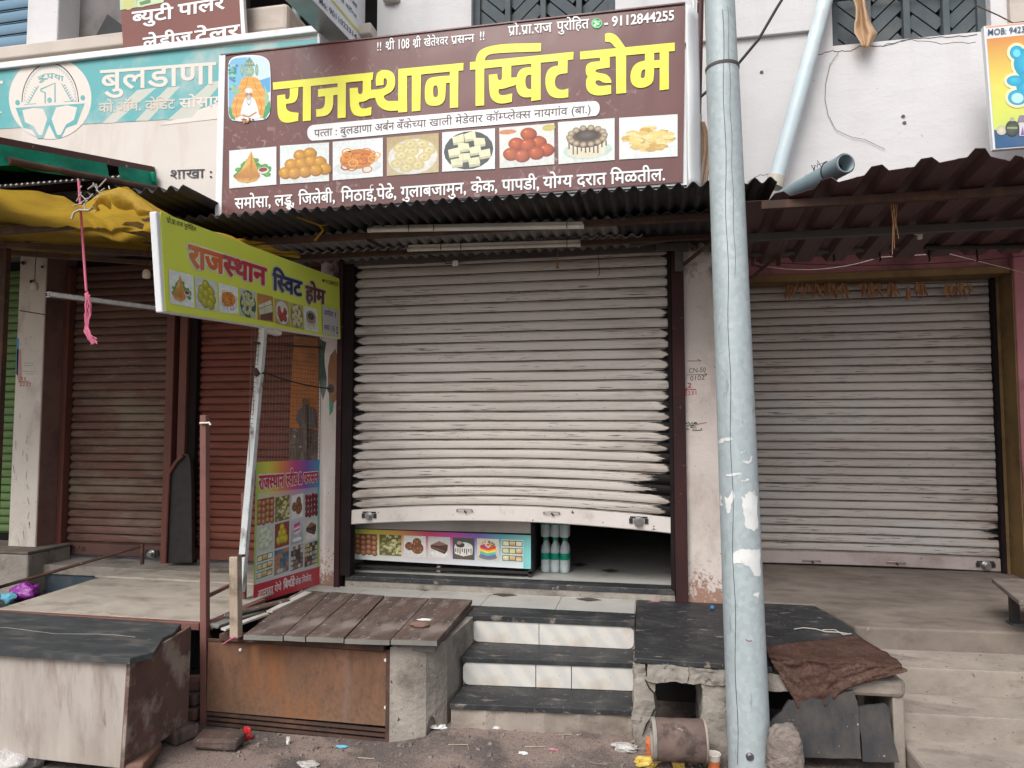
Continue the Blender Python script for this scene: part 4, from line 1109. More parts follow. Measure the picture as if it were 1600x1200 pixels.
part('grating', gr, 'rust_beam', pn)
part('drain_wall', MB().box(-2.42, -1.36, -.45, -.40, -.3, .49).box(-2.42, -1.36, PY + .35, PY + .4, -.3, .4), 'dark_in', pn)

# ---------------------------------------------------------------- black stone platform on broken piers, right of the steps
sb = thing('stone_platform', 'black stone slab platform on broken cement piers behind the galvanised pole', 'platform', (.5, -.6, .05))
part('slab_top', pol([(-.105, -1.235), (.55, -1.25), (.55, -.30), (.50, -.015), (-.118, -.015)], .478, .503), 'stone', sb, .003)
part('slab_top', pol([(.555, -1.25), (1.10, -1.20), (1.06, -.45), (.98, -.095), (.555, -.095)], .476, .536), 'stone', sb, .003)
part('edge_beam', MB().rough(-.045, .155, -1.25, -1.10, .405, .476, .014, 11, 14, 1), 'concrete', sb)
part('edge_beam', MB().rough(.158, .335, -1.245, -1.10, .398, .474, .016, 12, 14, 4), 'concrete', sb)
part('edge_beam', MB().rough(.338, .62, -1.255, -1.10, .398, .474, .014, 10, 14, 7), 'concrete', sb)
part('edge_beam', pol([(.62, -1.27), (1.12, -1.245), (1.145, -1.215), (1.12, -1.05), (.62, -1.05)], .395, .474), 'concrete_warm', sb, .02)
part('pier', MB().rough(-.112, -.002, -1.23, -1.0, -.05, .40, .02, 8, 18, 11), 'concrete', sb)
part('pier_cap', MB().rough(-.112, -.05, -1.22, -1.02, .405, .474, .014, 10, 12, 15), 'concrete', sb)
part('pier', MB().rough(.215, .36, -1.235, -.9, -.05, .398, .014, 7, 16, 21), 'concrete', sb)
part('pier', pol([(1.08, -1.235), (1.135, -1.22), (1.135, -.9), (1.08, -.9)], -.05, .396), 'concrete_warm', sb, .008)
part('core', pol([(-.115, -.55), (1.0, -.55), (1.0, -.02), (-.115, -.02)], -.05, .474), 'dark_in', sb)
ch = MB().tube([on_y(x, y, -1.242) for x, y in ((1008, 1062), (1014, 1074), (1022, 1083), (1024, 1096), (1030, 1103), (1022, 1110), (1016, 1124), (1010, 1132), (1004, 1150))], [.003, .004, .004, .006, .007, .005, .004, .004, .002], 5)
part('crack', ch, 'dark_in', sb)

# ---------------------------------------------------------------- right hand porch and its cement steps
ps = thing('cement_steps', 'worn cement steps and porch in front of the greyish pink shutter', 'steps', (1.5, -.9, 0))
part('porch_floor', pol([(.462, -.09), (.985, -.09), (1.072, -.45), (1.095, -.567), (3.6, -.40), (3.6, 1.5), (.462, 1.5)], .0, .540), 'porch', ps, .012)
part('step', pol([(1.13, -.865), (3.6, -.73), (3.6, -.4), (1.13, -.5)], .0, .422), 'concrete_warm', ps, .014)
part('step', pol([(1.15, -1.125), (3.6, -1.0), (3.6, -.7), (1.15, -.8)], .0, .289), 'concrete_warm', ps, .014)
part('step', pol([(1.145, -1.42), (3.6, -1.29), (3.6, -.9), (1.145, -1.0)], -.05, .165), 'concrete_warm', ps, .014)
# ---------------------------------------------------------------- the big maroon sign above the sweet shop
YS = -.9
sg = thing('shop_sign', 'big maroon flex sign with huge yellow Devanagari lettering and eight sweet pictures', 'sign', (-1.22, YS, 3.0))
P = lambda x, y: on_y(x, y, YS)
def face_grid(q, nu, nv, base, n, amp=.0022, seed=0.0):
    f = quad_map(q, base)
    def fn(u, v):
        p = f(u, 1 - v); e = min(u, 1 - u, v, 1 - v) * 6
        return p + Vector(n) * (amp * min(1, e) * (mnoise.noise(Vector((p.x * 1.5 + seed, p.y * 2, p.z * 2.2)))) - amp * 1.5)
    return fn
mg = MB().grid(face_grid([(345, 86), (1071, 8), (1067, 284), (343, 337)], 60, 24, P, (0, -1, 0)), 60, 24)
part('flex_face', mg, 'maroon_flex', sg)
a, b, c, d = P(345, 86), P(1071, 8), P(1067, 284), P(343, 337)
part('sign_box', MB().box(a.x + .006, b.x - .006, YS + .013, YS + .05, d.z + .01, a.z - .012), 'flex_white', sg)
part('flex_border', MB().hexa([(a.x - .012, YS - .003, d.z), (a.x + .035, YS - .003, d.z), (a.x + .035, YS + .05, d.z), (a.x - .012, YS + .05, d.z), (a.x - .012, YS - .003, a.z), (a.x + .035, YS - .003, a.z + .002), (a.x + .035, YS + .05, a.z + .002), (a.x - .012, YS + .05, a.z)]), 'flex_white', sg, .004)
def rfl(u, v):
    z = c.z - .03 + (b.z - c.z + .03) * v
    return (b.x + .001 + .075 * u, YS - .003 + .10 * u * u + .02 * u * math.sin(v * 9), z)
part('flex_border', MB().grid(rfl, 6, 20), 'flex_white', sg, 0, .003)
part('flex_border', MB().slab([(a.x, YS - .004), (b.x, YS - .004), (b.x, YS + .03), (a.x, YS + .03)], a.z - .004, a.z + .004), 'maroon_flex', sg)
YEL, WHT, MAR = (.80, .78, .045), (.80, .82, .82), (.07, .03, .03)
# big letters, outlined one by one
def A(pts): return [(420 + x / 5, 60 + y / 5) for x, y in pts]
def B(pts): return [(730 + x / 4.5714, 40 + y / 4.5714) for x, y in pts]
def smooth_loop(p, it=1):
    for _ in range(it):
        q = []; n = len(p)
        for i in range(n):
            a_, b_, c_ = Vector(p[i - 1]), Vector(p[i]), Vector(p[(i + 1) % n])
            d1, d2 = (a_ - b_), (c_ - b_)
            ang = d1.angle(d2) if d1.length > 1e-6 and d2.length > 1e-6 else 3.14
            if ang > rad(115):
                q += [tuple(b_ + d1 * .25), tuple(b_ + d2 * .25)]
            else: q.append(tuple(b_))
        p = q
    return p
pr = Print(P, (0, -1, 0), .0012)
def L(fn, pts, *holes): pr.poly(smooth_loop(fn(pts), 2), YEL, [smooth_loop(fn(h), 2) for h in holes])
def LS(fn, pts): pr.poly(fn(pts), YEL)
LS(A, [(32, 345), (818, 265), (812, 325), (35, 402)])
L(A, [(165, 392), (232, 385), (230, 440), (222, 475), (205, 498), (180, 507), (135, 512), (135, 540), (145, 562), (170, 575), (200, 578), (234, 582), (230, 645), (160, 660), (120, 658), (90, 640), (72, 605), (68, 560), (66, 447), (128, 437), (130, 472), (145, 478), (160, 470), (166, 440)])
LS(A, [(268, 370), (330, 365), (330, 642), (266, 648)])
LS(A, [(538, 345), (604, 340), (602, 620), (538, 625)])
L(A, [(385, 398), (545, 380), (545, 440), (505, 445), (505, 510), (497, 550), (478, 585), (445, 607), (372, 614), (370, 555), (410, 552), (432, 535), (440, 505), (440, 452), (386, 458)])
L(A, [(735, 330), (800, 325), (800, 402), (835, 400), (835, 465), (785, 470), (760, 490), (705, 500), (708, 530), (725, 548), (760, 548), (804, 534), (800, 600), (730, 612), (690, 608), (660, 592), (640, 555), (634, 500), (633, 390), (697, 385), (699, 430), (712, 437), (728, 432), (735, 415)])
L(A, [(838, 372), (835, 310), (848, 270), (880, 248), (920, 246), (960, 258), (985, 290), (990, 350), (980, 390), (955, 420), (920, 438), (900, 450), (905, 475), (930, 492), (1015, 488), (1015, 562), (960, 568), (910, 562), (870, 540), (845, 510), (832, 465), (800, 467), (800, 402), (880, 398), (915, 380), (925, 350), (925, 330), (915, 312), (903, 312), (898, 325), (898, 365)])
LS(A, [(1012, 240), (1080, 235), (1082, 575), (1012, 580)])
LS(A, [(1012, 240), (1522, 192), (1520, 250), (1012, 300)])
LS(A, [(1118, 285), (1190, 280), (1185, 565), (1118, 572)])
LS(A, [(1415, 255), (1482, 250), (1480, 540), (1415, 545)])
L(A, [(1420, 290), (1300, 300), (1250, 312), (1225, 350), (1218, 420), (1222, 490), (1245, 522), (1290, 530), (1340, 522), (1370, 495), (1382, 450), (1384, 350), (1420, 346)], [(1285, 378), (1302, 366), (1318, 372), (1325, 420), (1320, 455), (1300, 462), (1285, 450)])
LS(B, [(60, 290), (122, 290), (122, 570), (60, 575)])
L(B, [(60, 302), (60, 240), (80, 190), (120, 160), (200, 140), (300, 130), (528, 126), (527, 185), (320, 192), (180, 200), (140, 215), (125, 245), (124, 300)])
LS(B, [(20, 262), (760, 188), (757, 243), (20, 318)])
L(B, [(155, 352), (215, 346), (218, 385), (235, 392), (250, 385), (250, 280), (315, 275), (315, 372), (360, 370), (360, 400), (345, 428), (300, 438), (270, 450), (228, 455), (222, 480), (240, 500), (270, 498), (322, 485), (320, 545), (250, 560), (205, 552), (170, 520), (158, 470)])
LS(B, [(458, 250), (525, 245), (525, 530), (458, 540)])
L(B, [(462, 297), (400, 302), (365, 330), (350, 380), (348, 440), (365, 490), (400, 515), (462, 512)], [(440, 352), (458, 352), (458, 455), (435, 455), (418, 435), (415, 390), (422, 362)])
L(B, [(650, 240), (718, 235), (716, 340), (660, 347), (635, 365), (625, 400), (630, 435), (650, 455), (680, 462), (723, 450), (722, 512), (660, 522), (605, 512), (575, 480), (560, 430), (558, 370), (572, 325), (600, 297), (650, 285)])
LS(B, [(806, 187), (1482, 122), (1482, 182), (808, 243)])
L(B, [(950, 225), (1018, 218), (1018, 300), (960, 308), (920, 315), (915, 330), (940, 340), (985, 345), (1015, 365), (1030, 395), (1030, 410), (970, 410), (955, 395), (930, 390), (915, 400), (918, 420), (945, 435), (1028, 425), (1028, 488), (960, 500), (900, 498), (860, 470), (848, 430), (850, 385), (862, 365), (848, 345), (846, 300), (858, 275), (890, 260), (950, 255)])
LS(B, [(1062, 205), (1135, 200), (1135, 482), (1065, 488)])
L(B, [(985, 60), (1010, 52), (1050, 60), (1080, 85), (1130, 158), (1062, 168), (1030, 120), (985, 115)])
L(B, [(1270, 190), (1335, 185), (1335, 370), (1320, 415), (1280, 440), (1230, 448), (1190, 435), (1168, 400), (1165, 350), (1180, 300), (1215, 265), (1270, 250)], [(1240, 350), (1250, 318), (1272, 312), (1272, 350), (1265, 375), (1248, 378), (1238, 368)])
LS(B, [(1375, 175), (1440, 170), (1440, 455), (1375, 463)])
LS(B, [(1335, 250), (1378, 246), (1378, 302), (1335, 305)])
pr.build('shop_name_lettering', M['print'], sg)
pr = Print(P, (0, -1, 0), .0012)
words(pr, '!!', (588.5, 79.5), (597, 78.7), 12, WHT, .008)
words(pr, 'श्री', (602, 78.2), (616.5, 77), 12.5, WHT, .008)
words(pr, '108', (620.5, 77), (640, 75), 13.5, WHT, .012)
words(pr, 'श्री', (645, 74.5), (657.5, 73.4), 12.5, WHT, .008)
words(pr, 'खेतेश्वर', (662.5, 72.8), (700, 69.5), 12, WHT, .008)
words(pr, 'प्रसन्न', (705, 69), (741, 65.5), 12, WHT, .008)
words(pr, '!!', (749, 63), (758, 62.2), 12, WHT, .008)
words(pr, 'प्रो.प्रा.राज', (794, 55.5), (862, 49.5), 14, WHT, .010)
words(pr, 'पुरोहित', (870, 48.5), (920, 44), 14, WHT, .010)
words(pr, '- 9112844255', (944, 42.5), (1054, 31), 13.5, WHT, .022)
pr.build('headline_lettering', M['print'], sg)
pr = Print(P, (0, -1, 0), .0012)
pr.disc(932.5, 36.5, 8.5, 8, (.08, .50, .16), n=20)
pr.ring(933, 35.5, 6, 5.6, 1.3, WHT, 18); pr.poly([(927.4, 41.6), (929, 37), (931.5, 40)], WHT)
pr.poly(smooth_loop([(930.2, 32.6), (931.8, 32.8), (932, 34.4), (931.4, 35), (932.8, 37), (934.2, 36.6), (936, 37.4), (935.2, 38.6), (933, 38.6), (931, 37), (929.9, 34.6)], 1), WHT)
pr.build('phone_emblem', M['print'], sg)
pr = Print(P, (0, -1, 0), .0009)
pr.poly(smooth_loop([(480, 207), (481, 201), (485, 196.5), (492, 194.6), (700, 176.5), (928, 157), (934, 160), (937, 165), (937, 173), (934, 179), (929, 182), (710, 200.5), (490, 221), (484, 218), (481, 213)], 2), WHT)
pr.build('address_strip', M['print'], sg)
pr = Print(P, (0, -1, 0), .0018)
words(pr, 'पत्ता : बुलडाणा अर्बन', (491, 214.5), (616, 202.6), 11.0, MAR, .006)
words(pr, 'बँकेच्या खाली मेडेवार', (620, 202.3), (754, 190.6), 11.0, MAR, .006)
words(pr, 'कॉम्प्लेक्स नायगांव (बा.)', (759.5, 190.2), (924, 176.4), 11.2, MAR, .006)
pr.build('address_lettering', M['print'], sg)
pr = Print(P, (0, -1, 0), .0012)
words(pr, 'समोसा, लड्डू, जिलेबी,', (367, 326.5), (524, 315.4), 16, WHT, .016)
words(pr, 'मिठाई,पेढे, गुलाबजामुन,', (533, 315.2), (729, 302), 16.5, WHT, .016)
words(pr, 'केक, पापडी,', (736, 301.5), (843, 295), 17, WHT, .016)
words(pr, 'योग्य दरात मिळतील.', (849, 294.6), (1040, 281.5), 17.5, WHT, .016)
pr.build('sweets_list_lettering', M['print'], sg)
def picture(parent, base, n, lift, quad, fn, mat='print_photo'):
    mat = {'print_dull': 'print_photo_dull'}.get(mat, mat)
    p = Print(quad_map(quad, base), n, lift); fn(p)
    return p.build('sweet_picture', M[mat], parent)
for q, fn in (([(358.4, 235.5), (432, 229), (432, 288.5), (358.4, 294.6)], pic_samosa), ([(437.7, 227.8), (514.4, 222.5), (514.4, 283), (437.7, 288)], pic_laddu), ([(520, 221.7), (598.4, 215), (598.4, 275.6), (520, 282)], pic_jalebi), ([(604.5, 215), (685.6, 207.7), (685.6, 269), (604.5, 275)], pic_peda), ([(691, 207), (773.5, 200.4), (773.5, 264), (691, 268.5)], pic_barfi), ([(780.2, 199.8), (866.2, 192.5), (866.2, 256.7), (780.8, 263)], pic_gulab), ([(872, 191), (960.4, 184.6), (960.4, 250), (872.7, 256.7)], pic_cake), ([(967.5, 184.3), (1058.7, 178.5), (1058.7, 244.4), (967.5, 249.4)], pic_papdi)):
    picture(sg, P, (0, -1, 0), .0012, q, fn)
# arched portrait at the left end
pr = Print(lambda x, y: P(350 + x / 5.4545, 80 + y / 5.4545), (0, -1, 0), .0012)
arch = [(35, 520), (34, 130), (45, 80), (80, 50), (140, 38), (230, 32), (320, 38), (375, 70), (398, 120), (400, 500), (380, 560), (340, 590), (90, 600), (50, 575)]
pr.poly(smooth_loop(arch, 2), (.72, .76, .78)); R_ = random.Random(11)
pr.poly(smooth_loop([(40, 515), (39, 135), (52, 85), (90, 58), (200, 50), (200, 300), (150, 560), (60, 560)], 2), (.16, .42, .62)); pr.poly(smooth_loop([(200, 42), (320, 44), (370, 75), (392, 125), (394, 330), (300, 340), (200, 300)], 2), [(.52, .66, .72)] * len(smooth_loop([(200, 42), (320, 44), (370, 75), (392, 125), (394, 330), (300, 340), (200, 300)], 2)))
pr.poly([(300, 250), (394, 220), (394, 350), (330, 360)], (.07, .33, .60))
for k in range(30): pr.disc(R_.uniform(45, 110), R_.uniform(120, 340), 14, 12, R_.choice([(.03, .28, .12), (.05, .2, .35), (.12, .45, .2), (.3, .5, .55)]), n=8)
pr.poly([(42, 470), (80, 500), (100, 590), (60, 575), (42, 530)], (.02, .28, .12)); pr.poly([(394, 420), (396, 510), (350, 580), (330, 570), (350, 470)], (.02, .30, .12))
pr.poly(smooth_loop([(160, 225), (220, 215), (290, 225), (330, 300), (360, 380), (350, 500), (330, 570), (110, 580), (65, 540), (70, 420), (110, 370), (130, 290)], 2), [(.66, .27, .03) if i % 3 else (.74, .42, .08) for i in range(len(smooth_loop([(160, 225), (220, 215), (290, 225), (330, 300), (360, 380), (350, 500), (330, 570), (110, 580), (65, 540), (70, 420), (110, 370), (130, 290)], 2)))])
for pts in ([(205, 230), (190, 300), (150, 360)], [(250, 235), (270, 310), (320, 380)], [(120, 400), (100, 480), (110, 560)], [(300, 400), (320, 470), (310, 560)]): pr.line(pts, 5, (.42, .14, .02))
pr.poly(smooth_loop([(60, 310), (90, 300), (150, 340), (140, 365), (80, 360)], 1), (.26, .42, .24)); pr.poly(smooth_loop([(345, 290), (365, 330), (390, 400), (365, 470), (345, 440), (350, 360)], 1), (.3, .46, .28))
for x in (155, 280): pr.disc(x, 160, 14, 50, (.30, .46, .34), (.16, .3, .22))
pr.disc(218, 168, 40, 50, (.36, .52, .36), (.18, .34, .22)); pr.poly(smooth_loop([(172, 128), (190, 85), (218, 50), (246, 85), (268, 128)], 1), (.12, .24, .22))
for x in (195, 218, 241): pr.disc(x, 105, 7, 9, (.5, .45, .15), n=8)
for x in (203, 233): pr.disc(x, 160, 7, 3.5, (.04, .07, .05), n=8)
pr.line([(218, 162), (216, 182)], 4, (.18, .3, .2)); pr.line([(206, 198), (230, 198)], 5, (.35, .15, .1)); pr.disc(218, 138, 4, 9, (.5, .1, .05), n=8)
pr.poly(smooth_loop([(180, 400), (215, 390), (260, 400), (285, 470), (300, 540), (140, 540), (155, 470)], 1), (.74, .75, .76))
pr.poly(smooth_loop([(100, 580), (150, 545), (290, 535), (320, 555), (270, 590), (130, 605)], 1), (.70, .71, .73)); pr.line([(160, 550), (215, 560), (280, 520)], 14, (.42, .20, .09))
pr.disc(213, 365, 28, 42, (.46, .22, .10), (.30, .13, .06)); pr.disc(213, 338, 34, 26, (.74, .72, .70), (.6, .58, .56)); pr.disc(213, 398, 22, 22, (.5, .48, .46), (.42, .4, .38))
for x in (203, 223): pr.disc(x, 362, 6, 4, (.03, .02, .02), n=8)
for k in range(9): pr.disc(196 + k * 4.5, 420 + 40 * math.sin(k / 8 * 3.14), 4, 4, (.05, .03, .02), n=6)
for k in range(14): pr.disc(R_.uniform(150, 270), R_.uniform(575, 612), 10, 8, R_.choice([(.12, .05, .02), (.5, .2, .03), (.3, .14, .05)]), n=7)
pr.build('portrait_picture', M['print'], sg)

# ---------------------------------------------------------------- faded cooperative bank sign
YB = -.5
bk = thing('bank_sign', 'faded teal and cream bank sign with a round rupee emblem, behind the maroon sign', 'sign', (-4.2, YB, 3.1))
PB = lambda x, y: on_y(x, y, YB)
zt, zb_ = 4.365, 3.12
part('flex_face', MB().grid(lambda u, v: (-6.6 + 4.37 * u, YB - .0005 + .0008 * math.sin(u * 31) * math.sin(v * 5), zb_ + (zt - zb_) * v), 40, 8), 'cream_flex', bk)
part('sign_box', MB().box(-6.6, -2.235, YB + .006, .0, zb_, zt - .01), 'cream_flex', bk)
part('top_frame', MB().box(-6.6, -2.215, YB - .03, YB + .06, zt, zt + .05).box(-2.234, -2.212, YB - .02, .0, zb_, zt - .001), 'flex_white', bk, .006)
pr = Print(PB, (0, -1, 0), .003)
TEAL, CRM2 = (.10, .37, .385), (.69, .62, .56)
pr.poly([(-70, 110), (0, 103), (120, 93), (330, 74.5), (500, 60), (500, 168), (350, 182), (0, 201.5), (-70, 206)], TEAL)
pr.poly([(340, 186), (250, 196), (310, 172), (370, 150), (500, 120), (500, 168)], CRM2)
for q in ([(160, 193), (215, 141), (245, 137), (180, 192)], [(212, 189), (262, 137), (282, 135), (232, 189)], [(262, 188), (330, 128), (350, 126), (300, 184)]): pr.poly(q, (.50, .52, .46))
pr.build('teal_band', M['print_bank'], bk)
pr = Print(PB, (0, -1, 0), .0036)
e = lambda x, y: (x / 8, 80 + y / 8)
ec = e(632, 590)
pr.disc(*ec, 64.5, 64, CRM2, n=48)
pr.ring(*e(632, 640), 44.6, 61.5, 1.2, TEAL, 40, 180, 360); pr.ring(*e(632, 640), 41.2, 57, .7, TEAL, 40, 180, 360)
for k in range(33):
    a_ = rad(183 + k * 5.45); cx, cy = e(632, 640); x0, y0 = cx + 40 * math.cos(a_), cy + 55.5 * math.sin(a_); pr.line([(x0, y0), (x0 - 2.0 * math.cos(a_), y0 - 2.4 * math.sin(a_))], .8, TEAL)
pr.poly([e(200, 710), e(1065, 655), e(965, 915), e(835, 960), e(770, 1085), e(700, 1085), e(622, 920), e(550, 1092), e(475, 1096), e(405, 985), e(295, 960)], TEAL)
pr.poly([e(285, 740), e(430, 712), e(545, 722), e(595, 850), e(530, 1050), e(490, 1050), e(430, 940), e(320, 890)], CRM2)
pr.poly([e(970, 705), e(840, 680), e(710, 705), e(650, 850), e(720, 1048), e(765, 1048), e(830, 920), e(930, 860)], CRM2)
for x, y in ((225, 645), (1040, 585), (625, 615)): pr.disc(*e(x, y), 3.6, 4.2, TEAL)
pr.line([e(570, 655), e(570, 520), e(515, 500), e(515, 478), e(693, 400), e(693, 645)], 2.0, TEAL)
pr.line([e(305, 668), e(460, 658)], .8, TEAL); pr.line([e(800, 635), e(960, 625)], .8, TEAL)
for s_ in (-1, 1):
    for k in range(7):
        bx, by = (360 + k * 17, 650 - k * 30) if s_ < 0 else (900 - k * 17, 622 - k * 30)
        pr.line([e(bx, by), e(bx + 26 * s_ * -1, by - 34)], 1.0, TEAL); pr.line([e(bx, by), e(bx + 26 * s_, by - 20)], 1.0, TEAL)
pr.build('rupee_emblem', M['print_bank'], bk)
pr = Print(PB, (0, -1, 0), .005)
words(pr, 'रू', e(478, 388), e(575, 342), 7.5, TEAL, .01); words(pr, 'प', e(590, 350), e(675, 345), 8.2, TEAL, .01); words(pr, 'या', e(680, 345), e(800, 380), 7.5, TEAL, .01)
words(pr, 'बुलडाणा', (158, 141), (337, 131), (30, 33), CRM2, .014)
words(pr, 'को.ऑप. क्रेडिट', (155, 176.5), (274, 170), 14, (.6, .53, .46), .01)
words(pr, 'सोसायटी', (281, 169.5), (372, 164), 14.5, CRM2, .01)
words(pr, 'शाखा :', (266, 280), (333, 277.5), 13.5, (.03, .028, .03), .01)
words(pr, 'न', (-20, 154), (4, 152.5), 25, CRM2, .02); words(pr, 'स', (-16, 188), (3, 187), 12, CRM2, .012)
pr.build('bank_lettering', M['print_bank'], bk)

# ---------------------------------------------------------------- beauty parlour sign
YP = -.36
bp = thing('parlour_sign', 'brown sign with white Devanagari words standing behind the top of the bank sign', 'sign', (-3.45, YP, 4.4))
PP = lambda x, y: on_y(x, y, YP)
q = [PP(183, -60), PP(373, -82), PP(381, 60), PP(193, 80)]
part('board', MB().plate(q, .03, (0, -1, 0)), 'brown_flex', bp)
part('edge_strip', MB().beam(PP(374.5, -82), PP(382.5, 60), .03, .034), 'flex_white', bp)
pr = Print(PP, (0, -1, 0), .003)
words(pr, 'ब्युटी', (207, 37), (270, 29), 17.5, WHT, .022); words(pr, 'पार्लर', (279, 25.5), (351, 13.5), 17.5, WHT, .022)
words(pr, 'लेडीज', (224, 77), (300, 67), 17, WHT, .02); words(pr, 'टेलर', (305, 66), (374, 56), 17, WHT, .02)
pr.build('parlour_lettering', M['print'], bp)
pr = Print(PP, (0, -1, 0), .003)
pr.poly([(187, -40), (236, -46), (236, 8), (188, 16)], (.42, .55, .3)); pr.disc(201, 4, 9, 12, (.5, .5, .16)); pr.disc(222, -2, 10, 14, (.3, .42, .2)); pr.poly([(214, 2), (258, -10), (256, 4), (216, 12)], (.5, .6, .35)); pr.poly([(218, 4), (236, -2), (236, 5), (220, 9)], (.08, .2, .08))
pr.build('parlour_picture', M['print'], bp)

# ---------------------------------------------------------------- white projecting light box with a phone number
XM = -2.06
mo = thing('projecting_sign', 'white projecting box sign with a yellow line and phone number above the maroon sign', 'sign', (XM, -.7, 4.2))
PX = lambda x, y: on_x(x, y, XM)
n0, f0 = PX(489, 0), PX(571, 88)
dz = (f0.z - n0.z) / (f0.y - n0.y)
y0, y1 = -1.75, -.115
zl = lambda y: f0.z + dz * (y - f0.y)
part('sign_face', MB().hexa([(XM - .004, y0, zl(y0)), (XM, y0, zl(y0)), (XM, y1, zl(y1)), (XM - .004, y1, zl(y1)), (XM - .004, y0, zl(y0) + 1.1), (XM, y0, zl(y0) + 1.1), (XM, y1, zl(y1) + 1.1), (XM - .004, y1, zl(y1) + 1.1)]), 'flex_white', mo)
part('sign_box', MB().hexa([(XM - .17, y0 + .002, zl(y0) + .002), (XM - .005, y0 + .002, zl(y0) + .002), (XM - .005, y1 - .002, zl(y1) + .002), (XM - .17, y1 - .002, zl(y1) + .002), (XM - .17, y0 + .002, zl(y0) + 1.1), (XM - .005, y0 + .002, zl(y0) + 1.1), (XM - .005, y1 - .002, zl(y1) + 1.1), (XM - .17, y1 - .002, zl(y1) + 1.1)]), 'steel_sheet', mo)
pr = Print(PX, (1, 0, 0), .003)
pr.poly([(510, -8), (515, -6), (569, 58), (564, 57)], (.66, .58, .09))
words(pr, 'Mo: 9011023314', (498, 4), (557, 62), (9.5, 6.5), (.04, .05, .09), .012)
words(pr, 'बस स्टॅन्ड', (526, -6), (557, 30), (7, 5), (.05, .06, .1), .008); words(pr, 'रोड', (538, -10), (558, 14), (6, 5), (.05, .06, .1), .008)
pr.build('phone_lettering', M['print'], mo)

# ---------------------------------------------------------------- toy and gift shop sign at the right edge
YT = -.45
ty = thing('gift_sign', 'orange and yellow sign with a blue teddy bear and perfume bottles at the right edge', 'sign', (2.4, YT, 3.2))
PT = lambda x, y: on_y(x, y, YT)
q = [(1537, 41), (1800, 14), (1800, 214), (1552, 234)]
part('board', MB().plate([PT(*p) for p in q], .035, (0, -1, 0)), 'flex_white', ty)
pr = Print(quad_map([(1540, 42), (1800, 15), (1800, 212), (1555, 232)], PT), (0, -1, 0), .003)
pr.rect(0, 0, 1, 1, (.7, .35, .22)); pr.poly([(0, .1), (1, .1), (1, .5), (0, .5)], [(.62, .25, .07), (.7, .3, .1), (.74, .64, .1), (.72, .66, .12)]); pr.poly([(0, .5), (1, .5), (1, .85), (0, .85)], [(.72, .66, .12), (.74, .64, .1), (.62, .72, .12), (.55, .68, .12)])
pr.rect(0, .015, 1, .10, (.76, .77, .78)); pr.rect(0, .85, 1, 1, (.03, .10, .22))
pr.build('gift_background', M['print'], ty)
pr = Print(PT, (0, -1, 0), .0055)
bear = [(1588, 83, 11, 11), (1638, 79, 11, 11), (1613, 100, 30, 27), (1613, 135, 26, 28), (1586, 127, 14, 8.5), (1640, 123, 14, 8.5), (1589, 153, 15, 12), (1637, 149, 15, 12)]
for x, y, r1, r2 in bear: pr.disc(x, y, r1 + 4.5, r2 + 4.5, (.70, .80, .72), (.74, .72, .42), 22)
for x, y, r1, r2 in bear: pr.disc(x, y, r1, r2, (.06, .50, .68), (.02, .30, .50), 22, off=(-.2, -.25))
for x, y, r1, r2, cc in ((1588, 84, 6, 6, (.16, .62, .74)), (1638, 80, 6, 6, (.16, .62, .74)), (1613, 110, 13, 10, (.25, .66, .76)), (1589, 154, 9.5, 8, (.45, .76, .76)), (1637, 150, 9.5, 8, (.45, .76, .76)), (1613, 105, 4, 3, (.02, .03, .06)), (1603, 94, 2.4, 2.6, (.01, .01, .02)), (1622, 92, 2.4, 2.6, (.01, .01, .02))): pr.disc(x, y, r1, r2, cc, n=14)
pr.disc(1564, 204, 8, 8, (.66, .64, .55), (.5, .46, .3), 14); pr.disc(1581, 201, 11, 12.5, (.05, .11, .08), (.01, .025, .02), 18); pr.rect(1578, 184, 1584, 190, (.4, .38, .3)); pr.rect(1573, 199, 1589, 202, (.34, .30, .12)); pr.rect(1592, 192, 1606, 213, (.62, .58, .64)); pr.poly([(1588, 192), (1592, 181), (1606, 180), (1610, 190)], (.25, .2, .3)); pr.poly([(1594, 212), (1597, 198), (1600, 212)], (.2, .1, .3))
pr.build('gift_picture', M['print'], ty)
pr = Print(PT, (0, -1, 0), .0075)
words(pr, 'MOB: 9423', (1542, 56.2), (1601, 51.2), 8.5, (.06, .10, .16), .016); words(pr, '256114', (1602, 51.2), (1642, 47), 8.5, (.06, .10, .16), .016)
pr.build('gift_lettering', M['print'], ty)

# ---------------------------------------------------------------- lime green projecting sign of the sweet shop
p0, p1 = Vector((-2.15, -2.11, 0)), Vector((-2.22, -.10, 0))
along = (p1 - p0).normalized(); nrm = Vector((-along.y, along.x, 0)); nrm = nrm if nrm.x > 0 else -nrm
ys = thing('projecting_sign', 'lime green box sign with orange, red and blue lettering on the leaning white post', 'sign', (-2.18, -1.1, 2.2))
PY_ = lambda x, y: on_plane(x, y, p0, nrm)
c4 = [PY_(251, 331), PY_(530, 436), PY_(532, 528), PY_(259, 486)]
part('sign_box', MB().plate([v - nrm * .004 for v in (PY_(245, 330), PY_(531, 435), PY_(533, 530), PY_(255, 488))], .035, nrm), 'flex_white', ys, .006)
part('flex_face', MB().plate(c4, .0035, nrm), 'lime_flex', ys)
Q = lambda x, y: PY_(230 + x / 4.615, 300 + y / 4.615)     # the sheet measured on an enlarged copy
ORG, RED_, BLU, DKR, INK = (.62, .17, .035), (.42, .025, .04), (.012, .025, .10), (.11, .02, .025), (.03, .03, .02)
